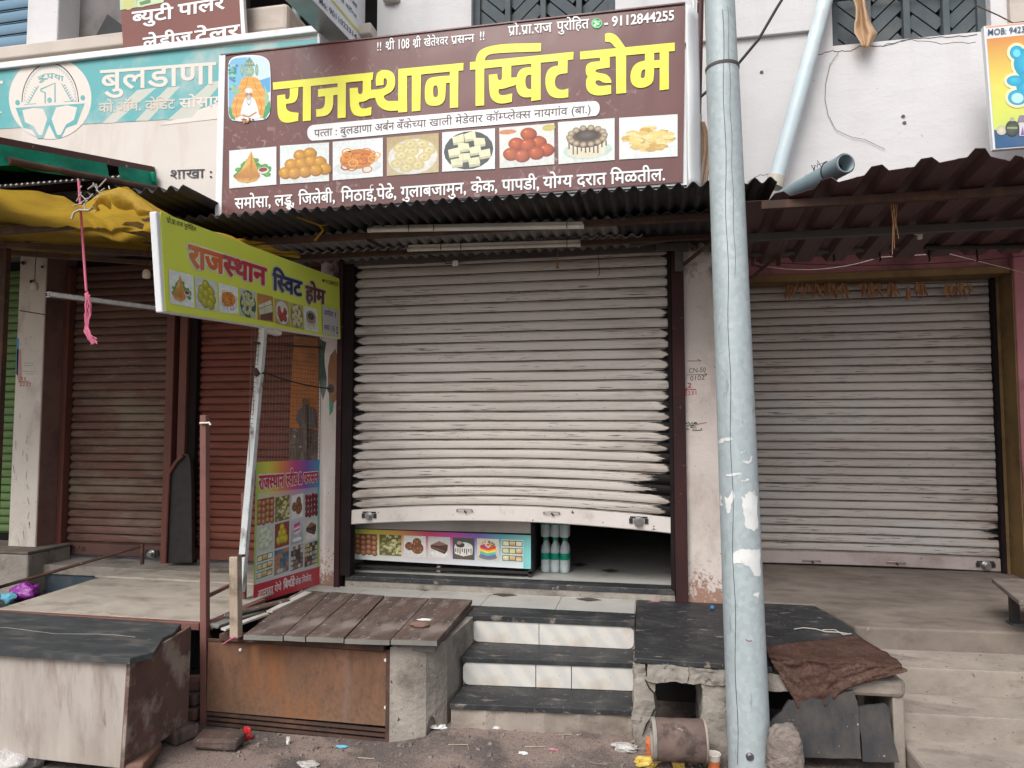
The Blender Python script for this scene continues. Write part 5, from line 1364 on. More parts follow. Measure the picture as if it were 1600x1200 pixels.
for bold, cA, cB, cC, cD in ((.020, (.72, .74, .58), (.66, .62, .5), (.5, .5, .36), (.5, .5, .36)), (.016, ORG, RED_, BLU, DKR)):
    pr = Print(Q, nrm, .0012 if bold > .018 else .0034)
    words(pr, 'राज', (298, 533), (548, 588), (150, 128), cA, bold, colb=cA if bold > .018 else (.58, .10, .03), fat=.10 if bold > .018 else .03)
    words(pr, 'स्थान', (548, 588), (852, 672), (130, 118), cB, bold, fat=.10 if bold > .018 else .03)
    words(pr, 'स्विट', (905, 700), (1110, 752), (112, 100), cC, bold, fat=.10 if bold > .018 else .03)
    words(pr, 'होम', (1142, 778), (1276, 808), (100, 92), cD, bold, fat=.10 if bold > .018 else .03)
    pr.build('sign_lettering', M['print_dull'], ys)
pr = Print(Q, nrm, .002)
words(pr, 'प्रो.प्रा.राज पुरोहित', (140, 218), (350, 282), (34, 26), INK, .006)
pr.disc(1270, 640, 8, 12, INK); words(pr, '9112844255', (1284, 660), (1374, 680), 26, INK, .01)
pr.build('owner_lettering', M['print_dull'], ys)
def qq(*p): return list(p)
for q, fn in (([(152, 558), (327, 600), (337, 838), (160, 800)], pic_samosa), ([(340, 606), (495, 648), (505, 862), (350, 838)], lambda p: (p.rect(0, 0, 1, 1, (.55, .6, .6)), _balls(p, [(.5, .2), (.3, .38), (.7, .36), (.5, .48), (.25, .62), (.75, .6), (.42, .75), (.68, .78)], .17, (.55, .52, .05), (.3, .28, .02)))), ([(510, 655), (648, 690), (655, 880), (518, 868)], pic_jalebi), ([(665, 690), (780, 722), (785, 915), (668, 890)], lambda p: (p.rect(0, 0, 1, 1, (.45, .5, .45)), p.disc(.5, .52, .5, .5, (.03, .1, .07)), [p.disc(random.Random(k).uniform(.15, .85), random.Random(k + 50).uniform(.12, .9), .1, .09, (.6, .6, .36), (.36, .38, .18), 10) for k in range(34)])), ([(790, 728), (905, 755), (912, 940), (795, 920)], pic_slab), ([(915, 765), (1018, 790), (1030, 975), (920, 945)], pic_bowl), ([(1025, 795), (1120, 820), (1130, 995), (1035, 975)], pic_barfi if False else (lambda p: pic_barfi(p, (.2, .16, .05), (.58, .55, .3), (.4, .36, .15)))), ([(1125, 822), (1222, 845), (1232, 1012), (1135, 992)], pic_cake)):
    picture(ys, Q, nrm, .002, q, fn, 'print_dull')
pr = Print(Q, nrm, .005)
pr.poly([(1256, 822), (1374, 850), (1380, 1047), (1262, 1018)], (.50, .49, .50))
words(pr, 'समोसा १', (1272, 888), (1360, 905), 34, (.02, .02, .03), .02); words(pr, 'लस 15 रु', (1270, 992), (1370, 1010), 34, (.02, .02, .03), .02)
pr.build('price_note', M['print_dull'], ys)
# ---------------------------------------------------------------- corrugated awning over the sweet shop
aw = thing('corrugated_awning', 'dark corrugated sheet awning under the big maroon sign, over the white shutter', 'awning', (-1.2, -.5, 2.95))
def corr(x0, x1, y0, y1, zf, pitch=.079, amp=.016, ny=4, seed=0):
    n = int((x1 - x0) / pitch * 8)
    def fn(u, v):
        x = x0 + (x1 - x0) * u; y = y0 + (y1 - y0) * v
        if v == 0: y += .015 * mnoise.noise(Vector((x * 1.3 + seed, 0, 0)))
        return (x, y, zf(x, y) + amp * math.sin(2 * math.pi * x / pitch + seed) + .004 * mnoise.noise(Vector((x * 3, y * 3, seed))))
    return MB().grid(fn, n, ny)
part('sheet', corr(-3.05, -1.55, -1.02, -.42, lambda x, y: 2.957 - .02 * (y + 1.02), seed=.3), 'corr', aw, 0, .0025)
part('sheet', corr(-1.58, -.35, -1.01, -.42, lambda x, y: 2.961 - .02 * (y + 1.02), seed=1.0), 'corr', aw, 0, .0025)
part('sheet', corr(-.38, .66, -1.03, -.35, lambda x, y: 2.957 - .02 * (y + 1.02), seed=2.2), 'corr', aw, 0, .0025)
part('sheet', corr(-3.0, -.20, -.62, -.22, lambda x, y: 2.925 - .03 * (y + .6), .076, .013, seed=4), 'corr_light', aw, 0, .0025)
part('sheet', corr(-3.0, -.05, -.30, .04, lambda x, y: 2.895 - .02 * (y + .3), .076, .012, seed=5), 'corr_light', aw, 0, .0025)
part('sheet', corr(-.22, .62, -.66, .02, lambda x, y: 2.918 - .03 * (y + .6), .076, .012, seed=6), 'corr', aw, 0, .0025)
part('purlin', MB().box(-3.05, .62, -.64, -.60, 2.875, 2.912), 'rust_beam', aw, .003)
part('purlin', MB().box(-3.05, .60, -.275, -.235, 2.855, 2.885), 'rust_beam', aw, .003)
a, b = on_y(985, 382, -.18), on_y(1110, 362, -.18)
part('purlin', MB().beam(a, b + Vector((.15, 0, .01)), .03, .035), 'grey_beam', aw, .003)
part('brace', MB().beam(on_y(1066, 415, -.05), on_y(1115, 376, -.25), .028, .012), 'rust_beam', aw)
part('brace', MB().beam(on_y(545, 392, -.3), on_y(590, 400, -.05), .02, .012).beam(on_y(548, 362, -.58), on_y(600, 388, -.3), .02, .012), 'rust_beam', aw)
yl = MB().tube([on_y(455, 335, -.95), on_y(500, 352, -.8), on_y(505, 360, -.75), on_y(492, 376, -.7)], .008, 6).tube([on_y(500, 352, -.8), on_y(515, 350, -.72)], .006, 6)
part('cloth_tie', yl, 'yellow_tarp', aw)

def fold(u, v):
    a_, b_ = Vector((350, 368, 0)).lerp(Vector((470, 398, 0)), u), Vector((350, 384, 0)).lerp(Vector((468, 404, 0)), u)
    p = a_.lerp(b_, v); return on_y(p.x, p.y + 2.5 * math.sin(u * 19) * (1 - v), -1.0 + .42 * u - .03 * math.sin(v * 6 + u * 9))
part('cloth_fold', MB().grid(fold, 30, 8), 'yellow_tarp', aw)
# tube lights hung under it
for i, (p, q, yy, lab) in enumerate((((576, 360), (911, 354), -.66, 'upper of two dusty tube lights hung under the corrugated awning'), ((638, 390), (906, 382), -.30, 'lower and shorter tube light wired just above the white shutter'))):
    a, b = on_y(*p, yy), on_y(*q, yy)
    tb = thing('tube_light', lab, 'lamp', (a + b) / 2, 'unlit tube lights under the awning')
    dn = (b - a).normalized()
    part('tube', MB().tube([a + dn * .02, b - dn * .02], .0135, 12), 'tube_glass', tb)
    part('batten', MB().beam(a + Vector((0, .012, .022)), b + Vector((0, .012, .022)), .034, .02), 'tube_glass' if i else 'steel_sheet', tb, .003)
    part('end_cap', MB().tube([a - dn * .005, a + dn * .022], .016, 10), 'plastic_white', tb); part('end_cap', MB().tube([b - dn * .022, b + dn * .005], .016, 10), 'plastic_white', tb)
    for t in (.2, .32, .93):
        q_ = a.lerp(b, t); hg = MB().tube([q_ + Vector((0, -.018, -.016)), q_ + Vector((0, -.02, .02)), q_ + Vector((.005, .01, .07))], .0025, 5)
        part('tie_wire', hg, 'wire', tb)
# loose cables below the awning
def cable(name, label, pts, r, mat='wire', cat='cable', n=6, group=None):
    return tag(MB().tube(pts, r, n).build(name, M[mat]), label, cat, group)
def sag(a, b, s, n=10): return [a.lerp(b, i / n) - Vector((0, 0, s * 4 * (i / n) * (1 - i / n))) for i in range(n + 1)]
cable('loose_cable', 'black loose cable drooping below the lower tube light to a white connector', [on_y(668, 398, -.2), on_y(690, 404, -.16), on_y(698, 412, -.15), on_y(713, 410, -.15), on_y(735, 403, -.18), on_y(752, 397, -.2)], .004)
cable('loose_cable', 'thin dark cable looped under the left end of the lower tube light', [on_y(634, 391, -.24), on_y(640, 398, -.2), on_y(648, 398, -.2), on_y(650, 388, -.24), on_y(655, 372, -.4), on_y(657, 362, -.5)], .003)
cable('loose_cable', 'thin hooked wire hanging in front of the white shutter below the awning', [on_y(934, 392, -.1), on_y(936, 415, -.08), on_y(937, 428, -.08), on_y(934, 432, -.08)], .0025)
tag(MB().box(*[v for pr_ in zip(on_y(707, 416, -.16) - Vector((0, .008, 0)), on_y(716, 407, -.16) + Vector((0, .008, 0))) for v in pr_]).build('cable_connector', M['plastic_white'], bevel=.004), 'small white cable connector on the drooping cable above the white shutter', 'connector')
q = on_y(871, 412, -.12)
tag(MB().tube([q + Vector((0, 0, .16)), q + Vector((0, 0, .02))], .002, 5).lathe([(.004, .02), (.011, .005), (.005, -.012), (.014, -.03), (.003, -.034)], q, 8).build('hanging_charm', M['dry_leaf']), 'dried chilli and lime charm hanging at the top of the white shutter', 'charm')

# ---------------------------------------------------------------- brown profile sheet awning on the right
ra = thing('sheet_awning', 'brown profile sheet awning on three pipes over the right hand porch', 'awning', (1.8, -.6, 2.85))
PA, PB2 = 2.892, -.115
ptP, nP = Vector((0, -1.0, PA)), Vector((0, -PB2, 1)).normalized()
tips = [on_plane(px, py, ptP, nP) for px, py in ((1213, 302), (1291, 279), (1369, 258), (1447, 247), (1533, 230), (1603, 246), (1690, 262))]
X0, pitch = tips[1].x, (tips[4].x - tips[1].x) / 3
prof = []
xk = [tips[1].x + pitch * (i - 1) for i in range(0, 10)]
def fy(x):
    P_ = sorted([(t.x, t.y) for t in tips])
    if x <= P_[0][0]: return P_[0][1]
    for (a_, ya), (b_, yb) in zip(P_, P_[1:]):
        if x <= b_: return ya + (yb - ya) * (x - a_) / (b_ - a_)
    return P_[-1][1]
xs = [.50]
for k in xk: xs += [k - .05, k - .022, k + .022, k + .05, k + .11, k + .125, k + .14]
xs = sorted(x for x in xs if x < 3.6)
def hz(x):
    for k in xk:
        d_ = abs(x - k)
        if d_ <= .023: return 0
        if abs(x - k - .125) < .002: return -.032
    return -.034
mb = MB(); ny = 6
pts = []
for j in range(ny + 1):
    for x in xs:
        y0, y1 = fy(x), .02
        y = y0 + (y1 - y0) * j / ny
        pts.append((x, y, PA + PB2 * (y + 1.0) + hz(x) + .003 * mnoise.noise(Vector((x * 4, y * 3, 0)))))
n = len(xs)
mb.add(pts, [(j * n + i, j * n + i + 1, (j + 1) * n + i + 1, (j + 1) * n + i) for j in range(ny) for i in range(n - 1)])
part('sheet', mb, 'brown_sheet', ra, 0, .002)
zb = lambda y: PA + PB2 * (y + 1.0) - .055
for y, nm, mt in ((-1.0, 'purlin', 'rust_beam'), (-.55, 'purlin', 'grey_beam')): part(nm, MB().box(.58, 3.6, y - .02, y + .02, zb(y) - .032, zb(y) + .012), mt, ra, .003)
part('pipe', MB().tube([(.55, -.1, 2.785), (3.6, -.1, 2.785)], .022, 10), 'grey_beam', ra)
part('pipe', MB().tube([on_y(1445, 386, -.16), on_y(1640, 384, -.16)], .018, 8), 'black_metal', ra)
for px in (1303, 1375, 1452, 1527):
    hk = MB().tube([on_y(px - 1, 388, -.1), on_y(px, 402, -.1), on_y(px + 1, 407, -.12), on_y(px - 1, 408, -.14)], .005, 6)
    part('hook', hk, 'black_metal', ra)
part('bracket', MB().box(*[v for pr_ in zip(on_y(1213, 415, -.1), on_y(1219, 392, -.1) + Vector((0, .01, 0))) for v in pr_]).beam(on_y(1176, 398, -.1), on_y(1176, 416, -.1), .02, .01).beam(on_y(1176, 414, -.1), on_y(1192, 418, -.1), .012, .01), 'rust_beam', ra)
part('brace', MB().beam(on_y(1170, 437, -.02), on_y(1225, 392, -.12), .016, .016), 'rust_beam', ra)
sw = MB()
for px, l in ((1392, 70), (1396, 80), (1399, 60), (1402, 55), (1395, 40)): sw.tube([on_y(px, 318, -.98), on_y(px + random.uniform(-4, 4), 318 + l * .5, -.97), on_y(px + random.uniform(-4, 6), 318 + l, -.97)], .0022, 4)
tag(sw.build('straw_wisp', M['dry_leaf']), 'wisps of dry straw hanging from the first pipe of the brown awning', 'straw')
c = on_y(1437, 367, -.5)
ho = thing('lamp_holder', 'square white lamp holder without bulb under the brown profile sheet', 'lamp holder', c, 'empty white lamp holders')
part('holder', MB().box(c.x - .022, c.x + .022, c.y - .02, c.y + .02, c.z + .005, c.z + .022).box(c.x - .012, c.x + .012, c.y - .012, c.y + .012, c.z - .025, c.z + .005), 'plastic_white', ho, .003)
part('cord', MB().tube([c + Vector((-.01, 0, .02)), c + Vector((-.012, 0, .10))], .003, 5), 'wire', ho)
cable('stay_wire', 'pale thin wire sagging under the brown awning towards the right edge', sag(on_y(1195, 416, .3), on_y(1375, 402, .1), .05) + [on_y(1480, 396, .1), on_y(1600, 426, .6)], .0025, 'wire_pale')
cable('stay_wire', 'dark thin wire strung across the pink fascia above the grey shutter', sag(on_y(1180, 408, .9), on_y(1600, 400, .9), .05), .003)
# ---------------------------------------------------------------- dry leaf garland
ga = thing('leaf_garland', 'string of dried brown mango leaves across the top of the grey shutter', 'garland', on_y(1360, 450, 1.12))
part('string', MB().tube(sag(on_y(1175, 433, 1.13), on_y(1560, 440, 1.13), .03), .003, 5), 'wire', ga)
rr = random.Random(4)
for px, w_, cnt in ((1236, 8, 7), (1262, 18, 16), (1288, 14, 12), (1312, 14, 14), (1352, 10, 9), (1378, 18, 16), (1398, 4, 4), (1442, 12, 9), (1480, 3, 3), (1502, 18, 15)):
    lb = MB()
    for k in range(cnt):
        x = px + rr.uniform(-w_, w_); p = on_y(x, 441 + rr.uniform(-2, 2), 1.12 + rr.uniform(-.02, .02)); l = rr.uniform(.07, .15); wd = rr.uniform(.008, .016); sx = rr.uniform(-.3, .3); tw = rr.uniform(-1, 1)
        ax = Vector((math.cos(tw), math.sin(tw), 0)) * wd
        q1, q2, q3 = p + Vector((sx * l * .3, 0, -l * .4)), p + Vector((sx * l * .8, .012 * tw, -l * .75)), p + Vector((sx * l * 1.2, .03 * tw, -l))
        lb.add([p, q1 - ax, q1 + ax, q2 - ax * .7, q2 + ax * .7, q3, q1 + Vector((0, -.006, 0))], [(0, 1, 6), (0, 6, 2), (1, 3, 6), (6, 4, 2), (6, 3, 5), (6, 5, 4)])
    part('leaf_bunch', lb, 'dry_leaf', ga)
q = on_y(1419, 455, 1.1)
part('dry_pod', MB().lathe([(.003, -.075), (.016, -.06), (.018, -.02), (.014, .03), (.004, .045)], q, 10), 'dry_leaf', ga)

# ---------------------------------------------------------------- left lean-to roof, green tarp and yellow tarp
la = thing('lean_to_roof', 'dark lean-to sheet roof with a green tarpaulin edge in front of the bank sign', 'awning', (-4.5, -1.2, 3.2))
XE = -3.5
def eg(px, py): return on_x(px, py, XE)
A_, B_ = eg(0, 222), eg(238, 266)
sl = (B_.z - A_.z) / (B_.y - A_.y)
zr = lambda y: A_.z + sl * (y - A_.y)
yo, yi = -2.3, B_.y
part('sheet', MB().grid(lambda u, v: (-6.6 + (XE + 6.6) * u, yo + (yi - yo) * v, zr(yo + (yi - yo) * v) - .012 + .012 * math.sin(u * 400)), 320, 3), 'corr', la, 0, .003)
part('edge_strip', MB().beam((XE + .012, yo, zr(yo)), (XE + .012, yi, zr(yi)), .02, .045), 'pipe_maroon', la)
def tarp_fn(ya, yb, drop):
    def fn(u, v):
        y = ya + (yb - ya) * u
        w_ = .012 * math.sin(y * 17) + .01 * mnoise.noise(Vector((y * 6, v * 2, 1)))
        return (XE + .026 + w_ * (.3 + v) + .02 * v, y, zr(y) - .018 - drop * v * (1 + .25 * mnoise.noise(Vector((y * 4, 0, 5)))))
    return fn
part('tarp_edge', MB().grid(tarp_fn(-2.3, -.97, .125), 40, 5), 'green_tarp', la)
part('tarp_edge', MB().grid(tarp_fn(-.86, -.44, .10), 20, 5), 'green_tarp', la)
c0 = eg(232, 266)
part('tarp_knot', MB().grid(lambda u, v: c0 + Vector((.03 + .03 * math.sin(u * 6.28) , .02 * math.cos(u * 6.28), -.02 - .07 * v)), 10, 5), 'green_tarp', la)
tu = MB().grid(lambda u, v: (XE - .02 - .45 * u - .05, -2.3 + 1.1 * v, zr(-2.3 + 1.1 * v) - .05 - .03 * math.sin(u * 3) - .02 * mnoise.noise(Vector((u * 4, v * 4, 2)))), 12, 12)
part('tarp_underside', tu, 'green_tarp', la)
part('rafter', MB().tube([on_x(12, 251, XE + .05), on_x(120, 272, XE + .05), on_x(258, 298, XE + .05)], .022, 8), 'wood_pale' if False else 'rust_beam', la)
part('rafter', MB().tube([(-8, -.9, 3.22), (-3.45, -.9, 3.26)], .03, 8), 'rust_beam', la)
part('board', MB().plate([on_y(256, 279, -.42), on_y(345, 279, -.42), on_y(345, 300, -.42), on_y(262, 290, -.42)], .03, (0, -1, 0)), 'grey_beam', la)
part('brick_bit', MB().box(*[v for pr_ in zip(on_y(256, 290, -.46), on_y(263, 277, -.46) + Vector((0, .03, 0))) for v in pr_]), 'brick', la)
part('sheet', MB().grid(lambda u, v: Vector((-5.2 + 2.5 * u, -1.25 + 1.1 * v, 3.06 + .02 * math.sin(u * 190))), 160, 2), 'corr', la, 0, .003)

yt = thing('yellow_tarp', 'torn yellow tarpaulin canopy on thin wooden beams in front of the brown shutters', 'tarpaulin', (-4.2, -1.0, 2.9))
front = [(-160, 286), (0, 294), (60, 298), (100, 303), (120, 316), (128, 318), (140, 312), (160, 300), (182, 293), (200, 296), (228, 318), (252, 338)]
ft = [on_y(px, py, -1.95 + .02 * math.sin(px)) for px, py in front]
def tf(u, v):
    k = u * (len(ft) - 1); i = min(int(k), len(ft) - 2); a_ = ft[i].lerp(ft[i + 1], k - i)
    bx = -7.3 + (7.3 - 2.46) * ((a_.x + 5.2) / (ft[-1].x + 5.2)) ** 1 if a_.x > -5.2 else -7.3
    b_ = Vector((-6.9 + (a_.x - ft[0].x) / (ft[-1].x - ft[0].x) * 4.3, -.08, 3.04))
    p = a_.lerp(b_, v)
    p.z += (-.05 * math.sin(math.pi * v) - .012 * math.sin(v * 14 + u * 5 + 3 * mnoise.noise(Vector((u * 9, v * 3, 8)))) - .010 * mnoise.noise(Vector((u * 40, v * 9, 3))) * math.sin(math.pi * min(1, v * 1.3))) + .03 * mnoise.noise(Vector((p.x * 2.5, p.y * 2.5, 4))) * min(1, v * 4)
    return p
part('sheet', MB().grid(tf, 66, 24), 'yellow_tarp', yt)
pf = [(152, 318), (158, 306), (172, 297), (186, 292), (199, 297), (222, 312), (240, 328), (262, 340)]
pk = [on_y(px, py, -2.0) for px, py in pf]
def pfn(u, v):
    k = u * (len(pk) - 1); i = min(int(k), len(pk) - 2); a_ = pk[i].lerp(pk[i + 1], k - i)
    return a_ + Vector((-.04 * v * math.sin(u * 3), -.03 * math.sin(v * 3.1) + .02 * math.sin(u * 22) * v, -.085 * v * math.sin(math.pi * min(1, u * .85 + .15)) + .012 * math.sin(u * 30) * v))
part('folded_edge', MB().grid(pfn, 40, 6), 'yellow_tarp', yt)
fr = MB(); rr = random.Random(2)
for k in range(26):
    p = on_y(rr.uniform(126, 172), rr.uniform(290, 318), -1.97); fr.tube([p, p + Vector((rr.uniform(-.05, .05), rr.uniform(-.02, .02), rr.uniform(-.05, .05)))], .003, 4)
part('frayed_threads', fr, 'wire_pale', yt)
part('loose_strip', MB().tube([on_y(150, 322, -1.97), on_y(138, 329, -1.97), on_y(124, 328, -1.97), on_y(116, 332, -1.97), on_y(112, 342, -1.97)], .006, 5).tube([on_y(132, 318, -1.97), on_y(133, 330, -1.97)], .004, 5).tube([on_y(152, 320, -1.97), on_y(154, 326, -1.97), on_y(148, 331, -1.97)], .004, 5), 'wire_pale', yt)
for pa, pb, ya, yb, w_ in (((-60, 366), (196, 345), -1.3, -1.3, .045), ((-60, 330), (130, 353), -1.5, -1.1, .035), ((40, 375), (250, 357), -.95, -.95, .03), ((140, 356), (260, 385), -1.1, -.5, .028), ((-60, 378), (320, 402), -1.2, -.15, .04), ((-20, 392), (250, 412), -.9, -.15, .035), ((190, 357), (250, 372), -1.25, -1.0, .03)):
    part('beam', MB().beam(on_y(*pa, ya), on_y(*pb, yb), w_, w_), 'old_wood', yt, .004)
part('beam_end', MB().beam(on_y(192, 343, -1.34), on_y(220, 353, -1.34), .05, .035), 'wood_pale', yt, .005)
part('beam_end', MB().beam(on_y(224, 342, -1.4), on_y(250, 338, -1.4), .03, .03), 'wood_pale', yt, .004)
part('support_post', MB().box(on_y(-8, 600, -.9).x, on_y(5, 600, -.9).x, -.92, -.88, .0, 2.9), 'rust_beam', yt, .004)
# pink rope with a knotted tail, channel, lamp holders
pk = thing('pink_rope', 'pink plastic rope hanging from the canopy with a frayed knotted tail', 'rope', on_y(140, 470, -1.7))
RP = [on_y(x, y, -1.72) for x, y in ((123, 282), (124, 300), (127, 340), (131, 400), (135, 455))]
part('cord', MB().tube(RP, .0065, 7), 'rope_pink', pk)
kn = MB(); rr = random.Random(5)
for k in range(9): kn.tube([on_y(137 + rr.uniform(-4, 4), 458 + rr.uniform(-3, 3), -1.72), on_y(134 + rr.uniform(-1, 9), 476, -1.73 + rr.uniform(-.01, .01)), on_y(133 + rr.uniform(-1, 10), 492, -1.72), on_y(135 + rr.uniform(-2, 3), 511, -1.72)], .0032, 5)
part('knot', kn, 'rope_pink', pk)
tl_ = MB()
for k in range(14): tl_.tube([on_y(135 + rr.uniform(-2, 2), 509, -1.72), on_y(137 + rr.uniform(-6, 4), 518, -1.72), on_y(142 + rr.uniform(-5, 5), 528 + rr.uniform(-3, 3), -1.72), on_y(149 + rr.uniform(-7, 3), 535 + rr.uniform(-6, 4), -1.72)], .0028, 4)
part('tail', tl_, 'rope_pink', pk)
a, b = on_y(75, 460, -1.7), on_y(290, 488, -.9)
chn = MB()
dv = (b - a).normalized(); up = Vector((0, 0, 1)); sd_ = dv.cross(up).normalized()
for o_, w_, h_ in ((Vector((0, 0, .012)), .04, .004), (Vector((0, 0, -.012)), .04, .004), (sd_ * .018, .004, .028), (Vector((0, 0, 0)) , .012, .012)): chn.beam(a + o_, b + o_, w_, h_)
tag(chn.build('metal_channel', M['chrome']), 'bright metal channel hanging level from the pink rope, behind the lime sign', 'channel')
for i, (px, py, tx, ty, yy, lab) in enumerate(((54, 447, 58, 385, -.45, 'white lamp holder hanging on a thin cord before the white left pillar'), (229, 428, 233, 385, -.75, 'white lamp holder hanging beside the near end of the lime sign'))):
    c = on_y(px, py, yy)
    h_ = thing('lamp_holder', lab, 'lamp holder', c, 'empty white lamp holders')
    part('holder', MB().lathe([(.018, -.03), (.024, -.026), (.026, 0), (.022, .02), (.012, .03)], c, 14), 'plastic_white', h_)
    part('cord', MB().tube([c + Vector((0, 0, .03)), on_y(px + 1, (py + ty) / 2, yy), on_y(tx, ty, yy)], .003, 5), 'wire', h_)
# ---------------------------------------------------------------- galvanised pole
bx, tx_, YPO = .425, .352, -1.35
pl = thing('street_pole', 'tall leaning galvanised street pole with torn poster scraps, in front of the pillar', 'pole', (bx, YPO, 0))
def pc(z): return Vector((bx + (tx_ - bx) * z / 3.78, YPO, z))
def prd(z): return .098 - .021 * z / 3.78
part('shaft', MB().tube([pc(z) for z in (-.1, .5, 1, 1.5, 2, 2.5, 3, 3.42)], [prd(z) for z in (0, .5, 1, 1.5, 2, 2.5, 3, 3.42)], 40), 'galv', pl)
part('upper_shaft', MB().tube([pc(z) for z in (3.42, 4.2, 5.6)], [prd(z) - .004 for z in (3.42, 4.2, 5.6)], 36), 'galv', pl)
part('joint_band', MB().tube([pc(3.415), pc(3.43)], prd(3.42) + .003, 36), 'grey_beam', pl)
def on_pole(px, py, lift=.0015):
    """point of the pole's skin seen at this place"""
    d = sight(px, py); z = 1.65
    for _ in range(6):
        c, r = pc(z), prd(z) + lift
        ox, oy = _O.x - c.x, _O.y - c.y; A2 = d.x ** 2 + d.y ** 2; B2 = 2 * (ox * d.x + oy * d.y); C2 = ox * ox + oy * oy - r * r
        D2 = max(0, B2 * B2 - 4 * A2 * C2); t = (-B2 - math.sqrt(D2)) / (2 * A2); z = _O.z + d.z * t
    return _O + d * t
def scrap(outline, seed, name='paper_scrap', mat='paper'):
    o_ = jag([(x, y) for x, y in outline], 1.6, 4, seed)
    tri = tessellate_polygon([[Vector((p.x, p.y, 0)) for p in o_]])
    V_, F_ = [], []
    for t in tri:
        a_, b_, c_ = (o_[k] for k in t)
        if (b_ - a_).x * (c_ - a_).y - (b_ - a_).y * (c_ - a_).x > 0: b_, c_ = c_, b_
        N = max(1, int(max((b_ - a_).length, (c_ - a_).length, (c_ - b_).length) / 4)); base = len(V_); idx = {}
        for r in range(N + 1):
            for q in range(N + 1 - r): idx[r, q] = len(V_); V_.append(a_ + (b_ - a_) * (r / N) + (c_ - a_) * (q / N))
        for r in range(N):
            for q in range(N - r):
                F_.append((idx[r, q], idx[r + 1, q], idx[r, q + 1]))
                if q < N - r - 1: F_.append((idx[r + 1, q], idx[r + 1, q + 1], idx[r, q + 1]))
    part(name, MB().add([on_pole(p.x, p.y, .0018) for p in V_], F_), mat, pl)
CP = lambda pts: [(1040 + x / 3.75, 640 + y / 3.75) for x, y in pts]
scrap(CP([(445, 510), (460, 520), (480, 485), (520, 475), (538, 520), (545, 700), (520, 715), (470, 690), (455, 610)]), 1)
scrap(CP([(345, 510), (365, 520), (395, 465), (402, 520), (378, 600), (365, 615), (350, 570)]), 2)
scrap(CP([(318, 480), (330, 520), (328, 570), (319, 560)]), 3)
scrap(CP([(395, 845), (450, 815), (510, 825), (552, 810), (556, 980), (520, 975), (490, 920), (440, 900), (400, 905)]), 4)
scrap(CP([(435, 240), (465, 215), (480, 180), (484, 205), (460, 250), (440, 252)]), 5)
scrap(CP([(455, 300), (490, 300), (505, 270), (506, 295), (485, 318), (462, 316)]), 6)
scrap(CP([(305, 180), (390, 160), (392, 175), (310, 198)]), 7)
scrap(CP([(515, 1075), (545, 1070), (545, 1100), (520, 1095)]), 8)
scrap(CP([(350, 380), (440, 370), (445, 380), (360, 390)]), 12); scrap(CP([(440, 415), (490, 405), (488, 416), (445, 424)]), 13)
sm = MB()
for k in range(60):
    t = k / 59
    sm.v.append(on_pole(1129 + 24 * t ** 1.05 + 1.3 * math.sin(k * .7), 14 + 1180 * t, .002))
pts = sm.v
part('seam_wire', MB().tube(pts, .0011, 5), 'wire', pl)
part('seam_wire', MB().tube([on_pole(1137 + 12 * k / 29 + math.sin(k), 10 + 420 * k / 29, .002) for k in range(30)], .0008, 4), 'wire', pl)
q = on_pole(1171.5, 1182, .0); part('bolt', MB().tube([q, q + Vector((0, -.012, 0))], .012, 6).tube([q, q + Vector((0, -.004, 0))], .018, 14), 'chrome', pl)
part('red_mark', MB().tube([on_pole(1165, 999), on_pole(1168, 1001), on_pole(1171, 1001.5), on_pole(1175, 1001)], .0016, 4), 'w_red', pl)

# ---------------------------------------------------------------- pipes on the upper wall
pv = thing('drain_pipe', 'pale blue plastic pipe leaning across the white upper wall into a cream socket', 'pipe', on_y(1210, 292, -.2))
a, b = on_y(1212, 281, -.24), on_y(1303, -48, -.2)
part('pipe', MB().tube([a, b], .046, 20), 'pvc_blue', pv)
part('socket', MB().tube([a + (a - b).normalized() * .05, a + (b - a).normalized() * .02], .056, 20), 'pvc_cream', pv)
dp = thing('drain_pipe', 'short grey plastic pipe with an open dark end, sticking out above the brown awning', 'pipe', on_y(1322, 255, -.95))
a, b = on_y(1322, 255, -.98), on_y(1218, 312, -.35)
dn = (a - b).normalized()
n_ = 20; u_ = dn.orthogonal().normalized(); t_ = dn.cross(u_)
ring = lambda p, r: [p + (u_ * math.cos(2 * math.pi * k / n_) + t_ * math.sin(2 * math.pi * k / n_)) * r for k in range(n_)]
mb = MB(); pts = ring(b, .05) + ring(a, .05) + ring(a, .044) + ring(a - dn * .35, .044)
mb.add(pts, [(i * n_ + k, i * n_ + (k + 1) % n_, (i + 1) * n_ + (k + 1) % n_, (i + 1) * n_ + k) for i in range(3) for k in range(n_)], True)
part('pipe', mb, 'pvc_grey', dp)
part('bore_shade', MB().tube([a - dn * .1, a - dn * .34], .0435, 16), 'dark_in', dp)  # dark plug, painted as the shade inside the open pipe
part('pipe_socket', MB().tube([a - dn * .005, a - dn * .135], .0545, 20, caps=False), 'pvc_grey', dp)
rr = random.Random(3)
for k in range(5):
    tw = MB()
    p = a.lerp(b, .28 + k * .045) + Vector((0, 0, .048)); tw.tube([p, p + Vector((rr.uniform(-.03, .03), rr.uniform(-.02, .02), rr.uniform(.0, .045))), p + Vector((rr.uniform(-.05, .05), 0, rr.uniform(-.01, .05)))], .0025, 4); part('tie_wire', tw, 'wire', dp)
part('tie_wire', MB().tube([p + dn * 0 for p in ring(a - dn * .14, .057)] + [ring(a - dn * .14, .057)[0]], .003, 4), 'wire', dp)
mp = thing('standing_pipe', 'thin maroon painted pipe with a pale joint beside the right end of the maroon sign', 'pipe', on_y(1091, 300, -.6))
